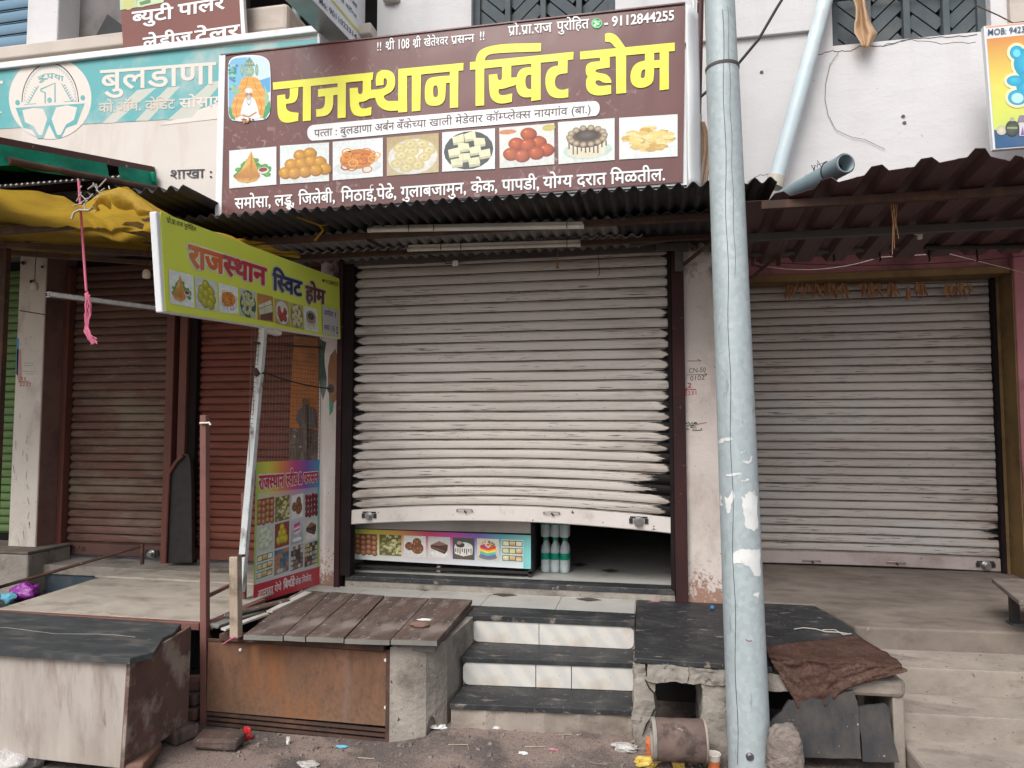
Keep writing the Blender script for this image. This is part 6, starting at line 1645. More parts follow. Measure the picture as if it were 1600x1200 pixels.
part('pipe', MB().tube([on_y(1096, -60, -.6), on_y(1088, 300, -.6)], .02, 12), 'pipe_maroon', mp)
part('joint', MB().tube([on_y(1090.5, 180, -.6), on_y(1090, 192, -.6)], .025, 12), 'ledge', mp)
part('pale_pipe', MB().tube([on_y(1084, -60, -.58), on_y(1083, 185, -.58)], .011, 10), 'flex_white', mp)
def cloth(u, v):
    px = 1082 + 2 * math.sin(v * 5) + (14 + 14 * math.sin(math.pi * min(1, .15 + v * .6)) * 1.0) * u; py = 190 + 108 * v
    return on_y(px - 1, py, -.66 - .03 * math.sin(u * 3.1) - .012 * math.sin(u * 18 + v * 4))
tag(MB().grid(cloth, 20, 16).build('rolled_banner', M['banner_cloth'], solid=.003), 'rolled up old cloth banner hanging on the maroon pipe beside the big sign', 'banner')
cable('overhead_cable', 'thick black cable slanting across the white upper wall behind the pole', [on_y(1240, -30, -.8), on_y(1214, 12, -.8), on_y(1185, 62, -.8), on_y(1150, 104, -.8), on_y(1094, 152, -.8)], .009)
cable('wall_wire', 'thin loose wire curling down the white wall below the slatted window', [on_y(x, y, -.11) for x, y in ((1310, 82), (1297, 100), (1290, 130), (1289, 155), (1294, 180), (1306, 203), (1330, 214), (1352, 218), (1372, 228), (1383, 233))], .0014)
def crackline(pts, r, seed):
    r2 = random.Random(seed); P_ = []
    for (x0, y0), (x1, y1) in zip(pts, pts[1:]):
        for k in range(6): P_.append(on_y(x0 + (x1 - x0) * k / 6 + r2.uniform(-1, 1), y0 + (y1 - y0) * k / 6 + r2.uniform(-1.2, 1.2), -.1))
    part('wall_crack', MB().tube(P_, r, 5), 'grey_wall', bld)
crackline([(1268, 88), (1300, 80), (1330, 80), (1345, 72), (1380, 72), (1425, 60), (1480, 58), (1535, 54)], .003, 1)
crackline([(1380, 70), (1425, 62), (1470, 68), (1535, 66)], .002, 2)
crackline([(1168, 285), (1185, 274), (1205, 272)], .002, 3)
for px, py in ((1411, 182), (1413, 192), (1190, 113)): part('wall_stain', MB().tube([on_y(px, py, -.099), on_y(px, py, -.106)], .012, 7), 'grey_wall', bld)
def cream(u, v):
    c_ = [(1336, -14, 24), (1342, 12, 17), (1350, 30, 22), (1354, 52, 36), (1350, 74, 10)]
    k = v * 4; i = min(int(k), 3); f_ = k - i
    cx, cy, w_ = (c_[i][j] + (c_[i + 1][j] - c_[i][j]) * f_ for j in range(3))
    return on_y(cx + (u - .5) * w_ + 3 * math.sin(v * 8), cy, -.18 - .03 * math.sin(u * 9 + v * 2))
tag(MB().grid(cream, 18, 20).build('hanging_cloth', M['cream_cloth'], solid=.002), 'cream coloured cloth knotted to the slatted window bars above the white wall', 'cloth')
cable('window_wire', 'thin rusty wire running from the slatted window bars to the gift sign', [on_y(1524, 8, -.15), on_y(1560, 24, -.2), on_y(1583, 36, -.3), on_y(1600, 34, -.3)], .004, 'rust_beam')
def lump(c, r, n1=14, n2=9, amp=.25, seed=0, sc=(1, 1, 1), fl=True):
    def fn(u, v):
        a_, b_ = 2 * math.pi * u, math.pi * (v - .5)
        d_ = Vector((math.cos(a_) * math.cos(b_), math.sin(a_) * math.cos(b_), math.sin(b_)))
        k = 1 + amp * mnoise.noise(d_ * 1.7 + Vector((seed, seed * 2, 0))) + amp * .5 * mnoise.noise(d_ * 4 + Vector((0, seed, 3)))
        p = Vector((d_.x * sc[0], d_.y * sc[1], d_.z * sc[2])) * r * k
        return Vector(c) + p
    return MB().grid(fn, n1, n2, fl)
tag(lump(on_y(612, -2, -.12), .05, sc=(1.3, .5, .7), seed=3).build('plaster_lump', M['ledge']), 'crumbly lump of plaster on the upper wall beside the projecting sign', 'plaster lump')
tag(lump(on_z(502, 60, 4.41) if False else on_y(503, 56, -.15), .05, sc=(1.5, .6, .8), seed=4, amp=.5).build('faded_garland', M['w_orange_w']), 'crushed orange garland on the corner of the bank sign', 'garland')

# ---------------------------------------------------------------- painted notes on the pillars
pr = Print(lambda x, y: on_y(x, y, 0), (0, -1, 0), .0015)
INKB, INKR = (.06, .045, .04), (.36, .03, .03)
pr.line([(1074, 564), (1094, 564)], .8, INKB); pr.line([(1090, 561), (1096, 564.5)], .8, INKB)
words(pr, 'CN-50', (1076, 583), (1103, 581), 6.5, INKB, -.004); pr.line([(1072, 586), (1105, 585)], .9, INKB); pr.line([(1100, 582), (1105, 585), (1100, 588)], .9, INKB)
words(pr, '0102', (1078, 595), (1101, 593), 6.5, INKB, -.004)
pr.build('pencil_note', M['paint'], bld)
pr = Print(lambda x, y: on_y(x, y, 0), (0, -1, 0), .0015)
words(pr, '2', (1074, 606), (1081, 606), 7, INKR, .012); pr.line([(1070, 609), (1088, 608.5)], 1.3, INKR); pr.line([(1074, 606), (1069, 609.3), (1074, 611)], 1.3, INKR); words(pr, '2231', (1069, 618), (1090, 616.5), 5.5, INKR, .004)
pr.build('red_note', M['paint'], bld)
pr = Print(lambda x, y: on_y(x, y, 0), (0, -1, 0), .0015); rr = random.Random(8)
for k in range(30): x, y = rr.uniform(1071, 1086), rr.uniform(660, 671); pr.line([(x, y), (x + rr.uniform(1, 5), y + rr.uniform(-.6, .6))], rr.uniform(.8, 1.8), (.05, .06, .05))
pr.line([(1082, 673), (1096, 672)], 1.4, INKB); pr.line([(1096, 672), (1096, 669)], 1.4, INKB); pr.line([(1085, 664), (1104, 660)], 1.6, (.3, .2, .16))
pr.build('smudged_stencil', M['paint'], bld)
pr = Print(lambda x, y: on_y(x, y, 0), (0, -1, 0), .0015)
words(pr, '21', (31, 594), (42, 595), 5, INKR, .006); pr.line([(29, 596), (46, 597)], 1.1, INKR); words(pr, '2237', (30, 603), (49, 604), 5, INKR, .004)
pr.build('red_note', M['paint'], bld)
def mark(name, pts, col, wd=None):
    q = Print(lambda x, y: on_y(x, y, 0), (0, -1, 0), .0015)
    q.line(pts, wd, col) if wd else q.poly(pts, col)
    q.build(name, M['paint'], bld)
for y in (567, 571, 580, 584): mark('pencil_note', [(36 + (y % 5), y), (52, y + .5)], (.25, .2, .19), .6)
mark('paint_stain', [(27, 545), (33, 546), (34, 590), (30, 598), (26, 586)], (.5, .28, .26)); mark('paint_stain', [(26.5, 528), (30, 529), (28, 586), (24.5, 585)], (.08, .3, .42))
for k in range(16): x, y = rr.uniform(18, 48), rr.uniform(620, 850); mark('scratch', [(x, y), (x + rr.uniform(-3, 3), y + rr.uniform(3, 14))], (.3, .26, .25), rr.uniform(.5, 1.3))
mark('pillar_joint', [(30.5, 484.3), (71, 491), (71, 492.6), (30.5, 486)], (.06, .045, .04))
pr = Print(lambda x, y: on_y(x, y, 0), (0, -1, 0), .0015)
pr.poly(smooth_loop([(500, 530), (510, 535), (506, 560), (512, 600), (505, 625), (498, 600)], 1), (.03, .07, .055))
pr.poly(smooth_loop([(514, 612), (520, 608), (522, 640), (515, 650)], 1), (.05, .20, .13))
rp = smooth_loop([(513, 560), (524, 545), (529, 560), (529, 620), (520, 632), (512, 612)], 1); pr.poly(rp, (.20, .085, .035)); pr.disc(517, 607, 6, 7, (.02, .015, .012), n=12)
pr.build('rust_streak', M['paint'], bld)
for nm, c_, r_ in (('nail', (66, 417), .010), ('nail', (49, 440), .014), ('nail', (36, 411), .016)): part('pipe_stub', MB().tube([on_y(*c_, .0), on_y(*c_, -.03)], r_, 8), 'black_metal', bld)

# ---------------------------------------------------------------- left porch: ledges, table, stall box
lp = thing('left_porch', 'cement ledge with a dark blue riser in front of the brown shutter', 'porch', (-4.2, 0, 0))
part('ledge', MB().slab([(-4.85, -.05), (-4.0, -.06), (-2.45, -.10), (-2.45, .4), (-4.85, .4)], .50, .572), 'concrete', lp, .008)
part('riser', MB().slab([(-4.83, -.03), (-2.45, -.07), (-2.45, .1), (-4.83, .1)], .20, .50), 'blue_step', lp)
part('lower_step', MB().slab([(-5.6, -.42), (-2.45, -.45), (-2.45, -.05), (-5.6, .0)], .0, .36), 'stone', lp, .006)
part('floor', MB().slab([(-9, -1.0), (-4.2, -.8), (-4.2, .3), (-9, .3)], -.02, .33), 'concrete', lp, .01)
gb = thing('step_block', 'dark cement step block at the far left edge before the green shutter', 'step', (-5.6, 0, 0))
q = on_y(44, 862, -.2)
part('block', MB().box(-7.5, q.x, q.y, .215, .0, q.z - .02), 'concrete', gb, .015)
part('top_slab', MB().box(-7.5, q.x + .008, q.y - .01, .21, q.z - .0195, q.z), 'porch', gb, .006)

tb = thing('plywood_table', 'low welded table with grey plywood sheets and a tall red oxide corner post', 'table', (-3.3, -.7, 0))
TZ = .555
x1_ = -2.50
part('table_top', MB().slab(jag([(-3.90, -1.225), (x1_ + .01, -1.225), (x1_ + .01, -.30), (-3.99, -.29)], .003, 6, 2), TZ - .014, TZ), 'ply_top', tb, .002)
part('table_top', MB().slab(jag([(-4.02, -.32), (x1_ - .02, -.34), (-2.62, .06), (-3.9, .06)], .004, 5, 3), TZ + .001, TZ + .014), 'ply_top', tb, .002)
part('edge_rail', MB().box(-3.92, -2.513, -1.262, -1.226, TZ - .042, TZ - .002), 'oxide', tb, .003)
part('edge_rail', MB().box(-2.49, -2.452, -1.22, -.66, TZ - .045, TZ - .004), 'oxide', tb, .003)
part('corner_post', MB().hexa([(-2.490, -1.262, -.02), (-2.450, -1.262, -.02), (-2.450, -1.222, -.02), (-2.490, -1.222, -.02), (-2.542, -1.262, 1.72), (-2.504, -1.262, 1.72), (-2.504, -1.222, 1.72), (-2.542, -1.222, 1.72)]), 'oxide', tb, .004)
part('leg', MB().box(-2.485, -2.45, -.70, -.665, -.02, TZ - .045), 'oxide', tb, .003)
part('stretcher', MB().beam(on_y(326, 931, -1.22), on_x(372, 908, -2.49), .018, .018), 'oxide', tb)
part('leg', MB().box(-3.90, -3.86, -1.224, -1.184, -.02, TZ - .03), 'oxide', tb, .003)
p = on_y(320, 661, -1.27)
part('white_tie', MB().tube([p + Vector((-.03, .0, 0)), p + Vector((0, -.004, 0)), p + Vector((.028, 0, .002)), p + Vector((.036, 0, -.012))], .006, 6), 'plastic_white', tb)

sx = thing('stall_box', 'whitewashed plywood stall box with a cracked black stone top, raised on bricks', 'stall', (-3.2, -1.65, .05))
fx = -2.475
part('front_panel', MB().hexa([(-4.6, -1.93, .085), (fx, -1.885, .05), (fx, -1.865, .05), (-4.6, -1.91, .085), (-4.6, -1.96, .545), (fx + .05, -1.925, .553), (fx + .05, -1.905, .553), (-4.6, -1.94, .545)]), 'ply_white', sx, .003)
part('side_panel', MB().hexa([(fx + .001, -1.885, .05), (fx + .02, -1.885, .05), (fx + .0, -1.385, .065), (fx - .02, -1.385, .065), (fx + .051, -1.925, .552), (fx + .07, -1.925, .552), (fx + .0, -1.38, .572), (fx - .02, -1.38, .572)]), 'ply_brown', sx, .003)
part('back_panel', MB().box(-4.6, fx - .03, -1.40, -1.385, .06, .55), 'dark_in', sx)
tp = [(-4.8, -1.985), (-2.385, -1.955), (-2.34, -1.85), (-2.40, -1.74), (-2.455, -1.64), (-2.455, -1.56), (-2.53, -1.39), (-4.8, -1.33)]
part('stone_top', MB().slab(jag(tp, .0035, 4, 7), .556, .583), 'stone_grey', sx, .003)
cr = MB(); rr = random.Random(6)
cr.tube([Vector((-4.2 + 1.6 * k / 14, -1.66 + .02 * math.sin(k * 1.1) + rr.uniform(-.006, .006) , .5825)) for k in range(15)], .0022, 5)
part('vein', cr, 'concrete', sx)
def brickpile(name, label, items, cat='brick', group=None):
    for (c, sz, rz, mt), lb in zip(items, label if isinstance(label, list) else [label] * len(items)):
        mb = MB(); R3 = Matrix.Rotation(rz, 3, 'Z')
        lump_ = []
        for k in range(8):
            s_ = Vector(((k & 1) - .5, ((k >> 1) & 1) - .5, (k >> 2) - .5)); v_ = Vector((s_.x * sz[0], s_.y * sz[1], s_.z * sz[2])) + Vector((random.uniform(-.008, .008), random.uniform(-.008, .008), random.uniform(-.006, .006)))
            lump_.append(Vector(c) + R3 @ v_)
        mb.hexa([lump_[i] for i in (0, 1, 3, 2, 4, 5, 7, 6)])
        tag(mb.build(name, M[mt], bevel=.014), lb, cat, group)
brickpile('loose_brick', ['rounded brick under the front right corner of the stall box', 'grey brick under the back right corner of the stall box'], [(on_z(208, 1190, .05) + Vector((0, .06, -.02)), (.10, .26, .07), .35, 'brick'), (on_z(272, 1150, .04) + Vector((0, .05, .0)), (.12, .14, .075), -.3, 'clay_pipe')], group='bricks under the stall box')
brickpile('loose_brick', ['lowest brick of the pile between stall box and red post', 'middle brick of the pile between stall box and red post', 'top brick of the pile between stall box and red post'], [((-2.62, -1.22, .05), (.20, .12, .075), .1, 'brick'), ((-2.61, -1.21, .125), (.19, .11, .07), -.15, 'clay_pipe'), ((-2.63, -1.2, .195), (.2, .11, .07), .3, 'brick')], group='bricks piled behind the stall box')
q = on_z(338, 1162, .03)
brickpile('wood_offcut', 'flat brown wood offcut lying before the rusty grating', [(q + Vector((0, .03, .01)), (.24, .12, .05), .08, 'planks')], 'offcut')
tag(lump((-3.08, -1.87, .035), .10, 20, 12, .5, 8, (1.3, 1.1, .55)).build('plastic_bag', M['bag_clear']), 'crumpled clear plastic bag under the whitewashed stall box', 'bag')
c = on_z(40, 933, .38)
tag(lump(c + Vector((0, 0, .035)), .085, 26, 16, .45, 2, (1.15, .8, .8)).build('plastic_bag', M['bag_purple']), 'shiny purple plastic bag on the ledge behind the plywood table', 'bag')
tag(lump(on_z(14, 938, .38) + Vector((0, 0, .02)), .05, 16, 10, .6, 5, (1.2, .7, .7)).build('paper_scrap', M['w_cyan']), 'pale blue and white paper scraps beside the purple bag', 'scrap')
rl = thing('iron_handrail', 'thin rusty iron bar rising to a short post before the brown shutter', 'handrail', on_y(222, 878, -.2))
part('bar', MB().tube([on_y(-30, 926, -.9), on_y(222, 853, -.2)], .012, 8), 'rust_beam', rl)
part('post', MB().tube([on_y(222, 850, -.2), on_y(222, 882, -.2)], .015, 8), 'rust_beam', rl)
lb = thing('leaning_board', 'dark curved board leaning between the brown shutter and the double frame', 'board', on_y(280, 878, .05))
bp_ = [(256, 880), (259, 800), (262, 745), (265, 732), (275, 718), (286, 709), (293, 709), (297, 720), (299, 760), (300, 880)]
part('panel', MB().plate([on_y(x, y, .08) for x, y in bp_], .04, (0, -1, 0)), 'black_metal', lb, .006)
part('rim', MB().tube([on_y(x, y, .065) for x, y in ((258, 880), (261, 800), (264, 740), (275, 722), (286, 712))], .014, 8), 'frame_red', lb)
# ---------------------------------------------------------------- side screen: leaning white post, netting, poster
SA, SB = Vector((-2.40, -.03, 0)), Vector((-2.56, -.74, 0))
sdv = (SB - SA).normalized(); sn = Vector((-sdv.y, sdv.x, 0)); sn = sn if sn.x > 0 else -sn
SP = lambda x, y: on_plane(x, y, SA, sn)
wp = thing('leaning_post', 'leaning square post with flaking white paint below the lime sign', 'post', SP(385, 945))
a, b = SP(415, 470), SP(375.5, 925)
part('post', MB().beam(b, a, .045, .042, up=(0, 1, 0)), 'tin_white', wp, .004)
part('clamp', MB().beam(SP(398, 582) - sn * .0, SP(413, 580), .05, .03, up=(0, 1, 0)), 'rust_beam', wp)
c = SP(428, 520); part('pulley', MB().tube([c + sn * .0, c + sn * .05], .022, 12).beam(SP(415, 517), SP(432, 522), .03, .03), 'plastic_white', wp)
mbp = MB().beam(on_x(381, 942, -2.58), on_x(381, 770, -2.60), .025, .025, up=(0, 1, 0))
part('lower_strut', mbp, 'oxide', wp)
cable('tie_cable', 'black cable tied from the leaning white post to the pillar', sag(SP(409, 580), on_y(516, 607, -.02), .02), .005)
nt = thing('wire_netting', 'square rusty wire netting stretched between the leaning post and the pillar', 'netting', SP(450, 715))
wm = MB(); z0_, z1_ = 1.38, 2.36
Ls = (SB - SA).length - .03
for k in range(25):
    p = SA + sdv * (Ls * k / 24 + .01); wm.tube([Vector((p.x, p.y, z0_)), Vector((p.x + .004 * math.sin(k), p.y, (z0_ + z1_) / 2)), Vector((p.x, p.y, z1_))], .0019, 4, False)
for k in range(34):
    z = z0_ + (z1_ - z0_) * k / 33; a, b = SA + sdv * .01, SA + sdv * Ls; wm.tube([Vector((a.x, a.y, z)), Vector(((a.x + b.x) / 2, (a.y + b.y) / 2, z + .006 * math.sin(k * 2))), Vector((b.x, b.y, z))], .0019, 4, False)
part('mesh', wm, 'mesh_wire', nt)
part('rail', MB().beam(SA + sdv * .0 + Vector((0, 0, 2.24)), SA + sdv * Ls + Vector((0, 0, 2.20)), .014, .014), 'rust_beam', nt)
ob = thing('orange_board', 'tall orange painted board standing behind the wire netting', 'board', (-2.6, .15, .6))
part('panel', MB().plate([on_y(459, 525, .12), on_y(497, 530, .12), on_y(497, 672, .12), on_y(452, 668, .12)], .02, (0, -1, 0)), 'orange', ob)
part('lower_panel', MB().plate([on_y(452, 669, .13), on_y(497, 673, .13), on_y(497, 900, .13), on_y(450, 900, .13)], .02, (0, -1, 0)), 'planks', ob)
part('metal_patch', MB().plate([on_y(x, y, .105) for x, y in ((466, 640), (480, 632), (492, 640), (494, 668), (470, 670), (463, 656))], .008, (0, -1, 0)), 'grey_beam', ob)
tag(MB().hexa([on_y(474, 735, .08), on_y(480, 735, .08), on_y(480, 735, .1), on_y(474, 735, .1), on_y(472, 624, .08), on_y(477, 621, .08), on_y(477, 621, .1), on_y(472, 624, .1)]).build('wooden_stick', M['planks']), 'dark wooden stick standing behind the netting before the orange board', 'stick')
po = thing('sweets_poster', 'rainbow bordered poster of sweets with red lettering hung below the wire netting', 'poster', SP(445, 945))
pq = [(398, 722), (497, 718), (497, 912), (393, 945)]
pg = quad_map(pq, SP)
part('sheet', MB().grid(lambda u, v: pg(u, 1 - v) + sn * .012, 24, 16), 'flex_white', po)
US = lambda u, v: pg(u, v) + sn * .0125
pr = Print(US, sn, .0015)
g1 = [(.30, .42, .05), (.55, .50, .06), (.62, .22, .05), (.50, .06, .20), (.18, .08, .35), (.05, .28, .42)]
for i in range(20):
    u0, u1 = i / 20, (i + 1) / 20
    def gc(u): k = u * 5; j = min(int(k), 4); return tuple(g1[j][q] + (g1[j + 1][q] - g1[j][q]) * (k - j) for q in range(3))
    pr.k = 0
    pr.poly([(u0, 0), (u1, 0), (u1, .22), (u0, .22)], [gc(u0), gc(u1), gc(u1), gc(u0)]); pr.k = 0
    m1, m2 = tuple(.5 * q + .22 for q in gc(u0)), tuple(.5 * q + .22 for q in gc(u1)); gw = (.46, .48, .48)
    pr.poly([(u0, .22), (u1, .22), (u1, .38), (u0, .38)], [m1, m2, gw, gw]); pr.k = 0
    pr.poly([(u0, .38), (u1, .38), (u1, .86), (u0, .86)], gw)
pr.k = 2
pr.poly([(0, .22), (.035, .22), (.035, .86), (0, .86)], [(.3, .42, .06), (.3, .42, .06), (.42, .46, .3), (.3, .42, .06)]); pr.poly([(.965, .22), (1, .22), (1, .86), (.965, .86)], [(.05, .34, .42), (.05, .34, .42), (.35, .45, .08), (.3, .42, .06)])
pr.poly([(0, .86), (1, .86), (1, 1), (0, 1)], (.44, .02, .035))
pr.build('poster_print', M['print_dull'], po)
pr = Print(US, sn, .0025)
for bd, cc in ((.020, (.66, .60, .60)), (.016, (.42, .015, .05))):
    pr = Print(US, sn, .0024 if bd > .018 else .0044)
    letters(pr, 'राजस्थान', (.04, .195), (.43, .185), (.095, .085), cc, bd, fat=.11 if bd > .018 else .025); letters(pr, 'स्वीट &', (.47, .185), (.72, .178), (.085, .078), cc, bd, fat=.11 if bd > .018 else .025); letters(pr, 'फरसन', (.745, .178), (.97, .172), (.075, .072), cc, bd, fat=.11 if bd > .018 else .025)
    pr.build('poster_title', M['print_dull'], po)
pr = Print(US, sn, .0025)
letters(pr, 'आमच्या येथे', (.06, .962), (.42, .955), .05, (.66, .6, .6), .014); letters(pr, 'बिर्थडे', (.45, .955), (.62, .952), .055, (.66, .6, .6), .014, fat=.03); letters(pr, 'केक मिळेल.', (.63, .952), (.88, .95), .045, (.66, .6, .6), .012)
pr.build('poster_slogan', M['print_dull'], po)
mos = [(.05, .045, .04), (.45, .4, .3), (.4, .05, .04), (.3, .3, .28), (.5, .42, .16)]
cells = [pic_rows, pic_green, pic_brown, lambda p: pic_rows(p, (.28, .01, .02), (.10, .0, .01), (.4, .38, .38)), lambda p: pic_barfi(p, (.4, .45, .36), (.55, .6, .46), (.45, .5, .42)), pic_pile, pic_pastry, pic_slice, pic_trays, lambda p: pic_mosaic(p, [(.1, .16, .22), (.5, .5, .42), (.45, .17, .05), (.05, .1, .14)]), lambda p: pic_mosaic(p, [(.06, .05, .05), (.5, .48, .46), (.25, .15, .1)]), lambda p: pic_mosaic(p, mos)]
for k, fn in enumerate(cells):
    i, j = k % 4, k // 4
    x0 = (.03, .31, .56, .77)[i]; x1 = (.29, .53, .745, .965)[i]; y0 = .265 + j * .195; y1 = y0 + .18
    picture(po, US, sn, .002, [(x0, y0), (x1, y0 - .01), (x1, y1 - .01), (x0, y1)], fn, 'print_dull')
st_ = thing('wooden_stub', 'short pale rotten wooden post tied with pink string on the deck edge', 'post', on_y(369, 990, -1.34))
a, b = on_y(369, 996, -1.34), on_y(368, 869, -1.34)
part('post', MB().beam(a, b, .05, .05, up=(0, 1, 0)), 'wood_pale', st_, .005)
part('cap_wire', MB().beam(b - Vector((.02, 0, 0)), b + Vector((.05, 0, .004)), .03, .012), 'rust_beam', st_)
part('pink_string', MB().tube([a + Vector((.03 * math.cos(k), -.03 * abs(math.sin(k)), .008 + .004 * math.sin(k * 3))) for k in range(9)] + [a + Vector((-.06, -.03, -.03))], .003, 5), 'rope_pink', st_)
brickpile('wood_offcut', ['grey plank offcut lying between the red table rail and the deck', 'second offcut of old plank on top beside the wooden stub'], [((-2.40, -.98, .53), (.10, .5, .025), -.2, 'plank_end'), ((-2.36, -.9, .556), (.06, .45, .022), -.35, 'planks')], 'offcut', 'plank offcuts beside the deck')

# ---------------------------------------------------------------- display counter and bottles under the raised shutter
dc = thing('display_counter', 'steel display counter with a printed strip of cakes and sweets behind the raised shutter', 'counter', (-1.5, .3, .58))
YC = .16
CY = lambda x, y: on_y(x, y, YC)
a, b, c_, d_ = CY(545, 826), CY(829.5, 836.5), CY(829.5, 889), CY(545, 873)
part('body', MB().box(a.x, b.x - .003, YC + .008, .75, d_.z + .03, 1.35), 'dark_in', dc)
part('upper_panel', MB().box(a.x, b.x - .002, YC - .002, YC + .006, a.z + .004, 1.3), 'steel_sheet', dc)
part('base_frame', MB().box(a.x, b.x, YC + .01, YC + .03, .605, .622).box(b.x - .02, b.x, YC + .01, YC + .03, .582, 1.3).box(b.x - .02, b.x, YC + .035, .75, .605, 1.2), 'black_metal', dc)
for px in (686, 826, 560): q = on_y(px, 884, YC + .05); part('caster', MB().tube([Vector((q.x - .012, q.y, .607)), Vector((q.x + .012, q.y, .607))], .024, 12), 'plastic_white' if px == 686 else 'black_metal', dc)
pr = Print(quad_map([(545, 826), (829.5, 836.5), (829.5, 889), (545, 873)], CY), (0, -1, 0), .0015)
g2 = [(.34, .5, .10), (.62, .55, .08), (.66, .3, .08), (.55, .05, .12), (.5, .06, .3), (.15, .1, .4), (.05, .35, .42), (.2, .52, .5)]
for i in range(24):
    u0, u1 = i / 24, (i + 1) / 24
    def gc2(u): k = u * 7; j = min(int(k), 6); return tuple(g2[j][q] + (g2[j + 1][q] - g2[j][q]) * (k - j) for q in range(3))
    pr.k = 0; wv_ = (.6, .64, .64)
    pr.poly([(u0, 0), (u1, 0), (u1, .14), (u0, .14)], [gc2(u0), gc2(u1), gc2(u1), gc2(u0)]); pr.k = 0
    e0, e1 = (gc2(u0), gc2(u1)) if (u1 < .06 or u0 > .93) else (wv_, wv_)
    pr.poly([(u0, .14), (u1, .14), (u1, 1), (u0, 1)], [gc2(u0), gc2(u1), e1 if u0 > .93 else wv_, e0 if u0 > .93 else wv_])
pr.build('printed_strip', M['print_dull'], dc)
for k, fn in enumerate((pic_rows, pic_green, pic_brown, pic_slice, pic_drip, pic_rainbow, pic_trays)):
    x0, x1 = .035 + k * .134, .155 + k * .134; base = quad_map([(545, 826), (829.5, 836.5), (829.5, 889), (545, 873)], CY)
    picture(dc, base, (0, -1, 0), .003, [(x0, .15), (x1, .15), (x1, .82), (x0, .82)], fn, 'print_dull')
q0 = on_z(856, 893, .58)
def bottle(c, label):
    t = thing('water_bottle', label, 'bottle', c, 'shrink wrapped water bottles')
    part('body', MB().lathe([(.030, .0), (.0345, .006), (.0345, .05), (.033, .055), (.0345, .06), (.0345, .085), (.033, .09), (.033, .14), (.0345, .146), (.0345, .16), (.028, .19), (.014, .215), (.013, .235)], c, 20), 'clear', t)
    part('label_band', MB().lathe([(.0342, .092), (.0346, .095), (.0346, .136), (.0342, .139)], c, 20), 'label_green', t)
    part('cap', MB().lathe([(.0155, .228), (.0155, .25), (.014, .253)], c, 14), 'label_green', t)
    return t
b0 = None
for r_ in range(2):
    for j in range(2):
        for i in range(3):
            c = Vector((-.795 + .071 * i, .40 + .071 * j, .582 + .256 * r_))
            lab = ('clear water bottle with a green band, lower layer of the pack' if r_ == 0 else 'clear water bottle with a green band, upper layer of the pack') + ' beside the display counter'
            if b0 is None: b0 = bottle(c, lab); c0_ = c
            else:
                t = copy_tree(b0, c - c0_); t['label'] = lab
# ---------------------------------------------------------------- burlap, slabs, boulder, pipe piece on the right
ctrl = [[(1195, 1010), (1245, 1003), (1295, 998), (1338, 993)], [(1203, 1030), (1258, 1030), (1318, 1025), (1368, 1010)], [(1222, 1062), (1268, 1062), (1330, 1050), (1400, 1030)], [(1250, 1112), (1290, 1103), (1325, 1076), (1418, 1049)]]
def cat(p0, p1, p2, p3, t): return .5 * ((2 * p1) + (-p0 + p2) * t + (2 * p0 - 5 * p1 + 4 * p2 - p3) * t * t + (-p0 + 3 * p1 - 3 * p2 + p3) * t ** 3)
def sp(row, t):
    n_ = len(row) - 1; k = t * n_; i = min(int(k), n_ - 1); f_ = k - i
    g_ = lambda j: Vector(row[j]) if 0 <= j <= n_ else (2 * Vector(row[0]) - Vector(row[1]) if j < 0 else 2 * Vector(row[-1]) - Vector(row[-2]))
    return cat(g_(i - 1), g_(i), g_(i + 1), g_(i + 2), f_)
def burl(u, v):
    if u in (0, 1): v = min(1, max(0, v + .012 * mnoise.noise(Vector((v * 30, u * 9, 1)))))
    u = u + .016 * mnoise.noise(Vector((v * 11, u * 3, 7))) * (1 if u in (0, 1) else 0)
    v = v + .02 * mnoise.noise(Vector((u * 14, v * 3, 9))) * (1 if v in (0, 1) else 0)
    col_ = [sp(r_, u) for r_ in ctrl]; p = sp(col_, v)
    w_ = .010 * mnoise.noise(Vector((u * 4, v * 5, 0))) + .006 * mnoise.noise(Vector((u * 13, v * 11, 2))) + .005
    q = on_z(p.x, p.y, .546 + w_)
    if q.y < -1.285: q = on_y(p.x, p.y, -1.287 - .02 * (v - .5) + 2 * w_)
    return q
tag(MB().grid(burl, 70, 60).build('sackcloth', M['burlap'], solid=.002), 'brown sackcloth draped over the corner of the black stone platform', 'cloth')
rr = random.Random(12); sm = MB()
sm.tube([on_z(x, y, .543) for x, y in ((1241, 983), (1255, 981), (1275, 983), (1290, 987), (1310, 988), (1328, 991))], .004, 5).tube([on_z(x, y, .544) for x, y in ((1285, 984), (1305, 984), (1318, 992), (1330, 990))], .003, 5)
tag(sm.build('loose_string', M['wire_pale']), 'pale frayed string lying on the black stone above the sackcloth', 'string')
def jag2(p): return [(q.x, q.y) for q in jag([Vector(a_) for a_ in p], 1.1, 5, len(p))]
def leanslab(name, label, pts, ybase, lean, th, mat):
    p0_ = Vector((0, ybase, .05)); n_ = Vector((0, -1, lean)).normalized()
    return tag(MB().plate([on_plane(x, y, p0_, n_) for x, y in pts], th, n_).build(name, M[mat], bevel=.003), label, 'slab', 'broken slabs leaning on the platform')
leanslab('broken_slab', 'larger broken grey stone slab leaning under the sackcloth', jag2([(1200, 1132), (1213, 1119), (1222, 1112), (1233, 1094), (1255, 1098), (1285, 1084), (1334, 1079), (1338, 1092), (1342, 1105), (1346, 1186), (1250, 1184), (1205, 1180)]), -1.33, .12, .022, 'slab_grey')
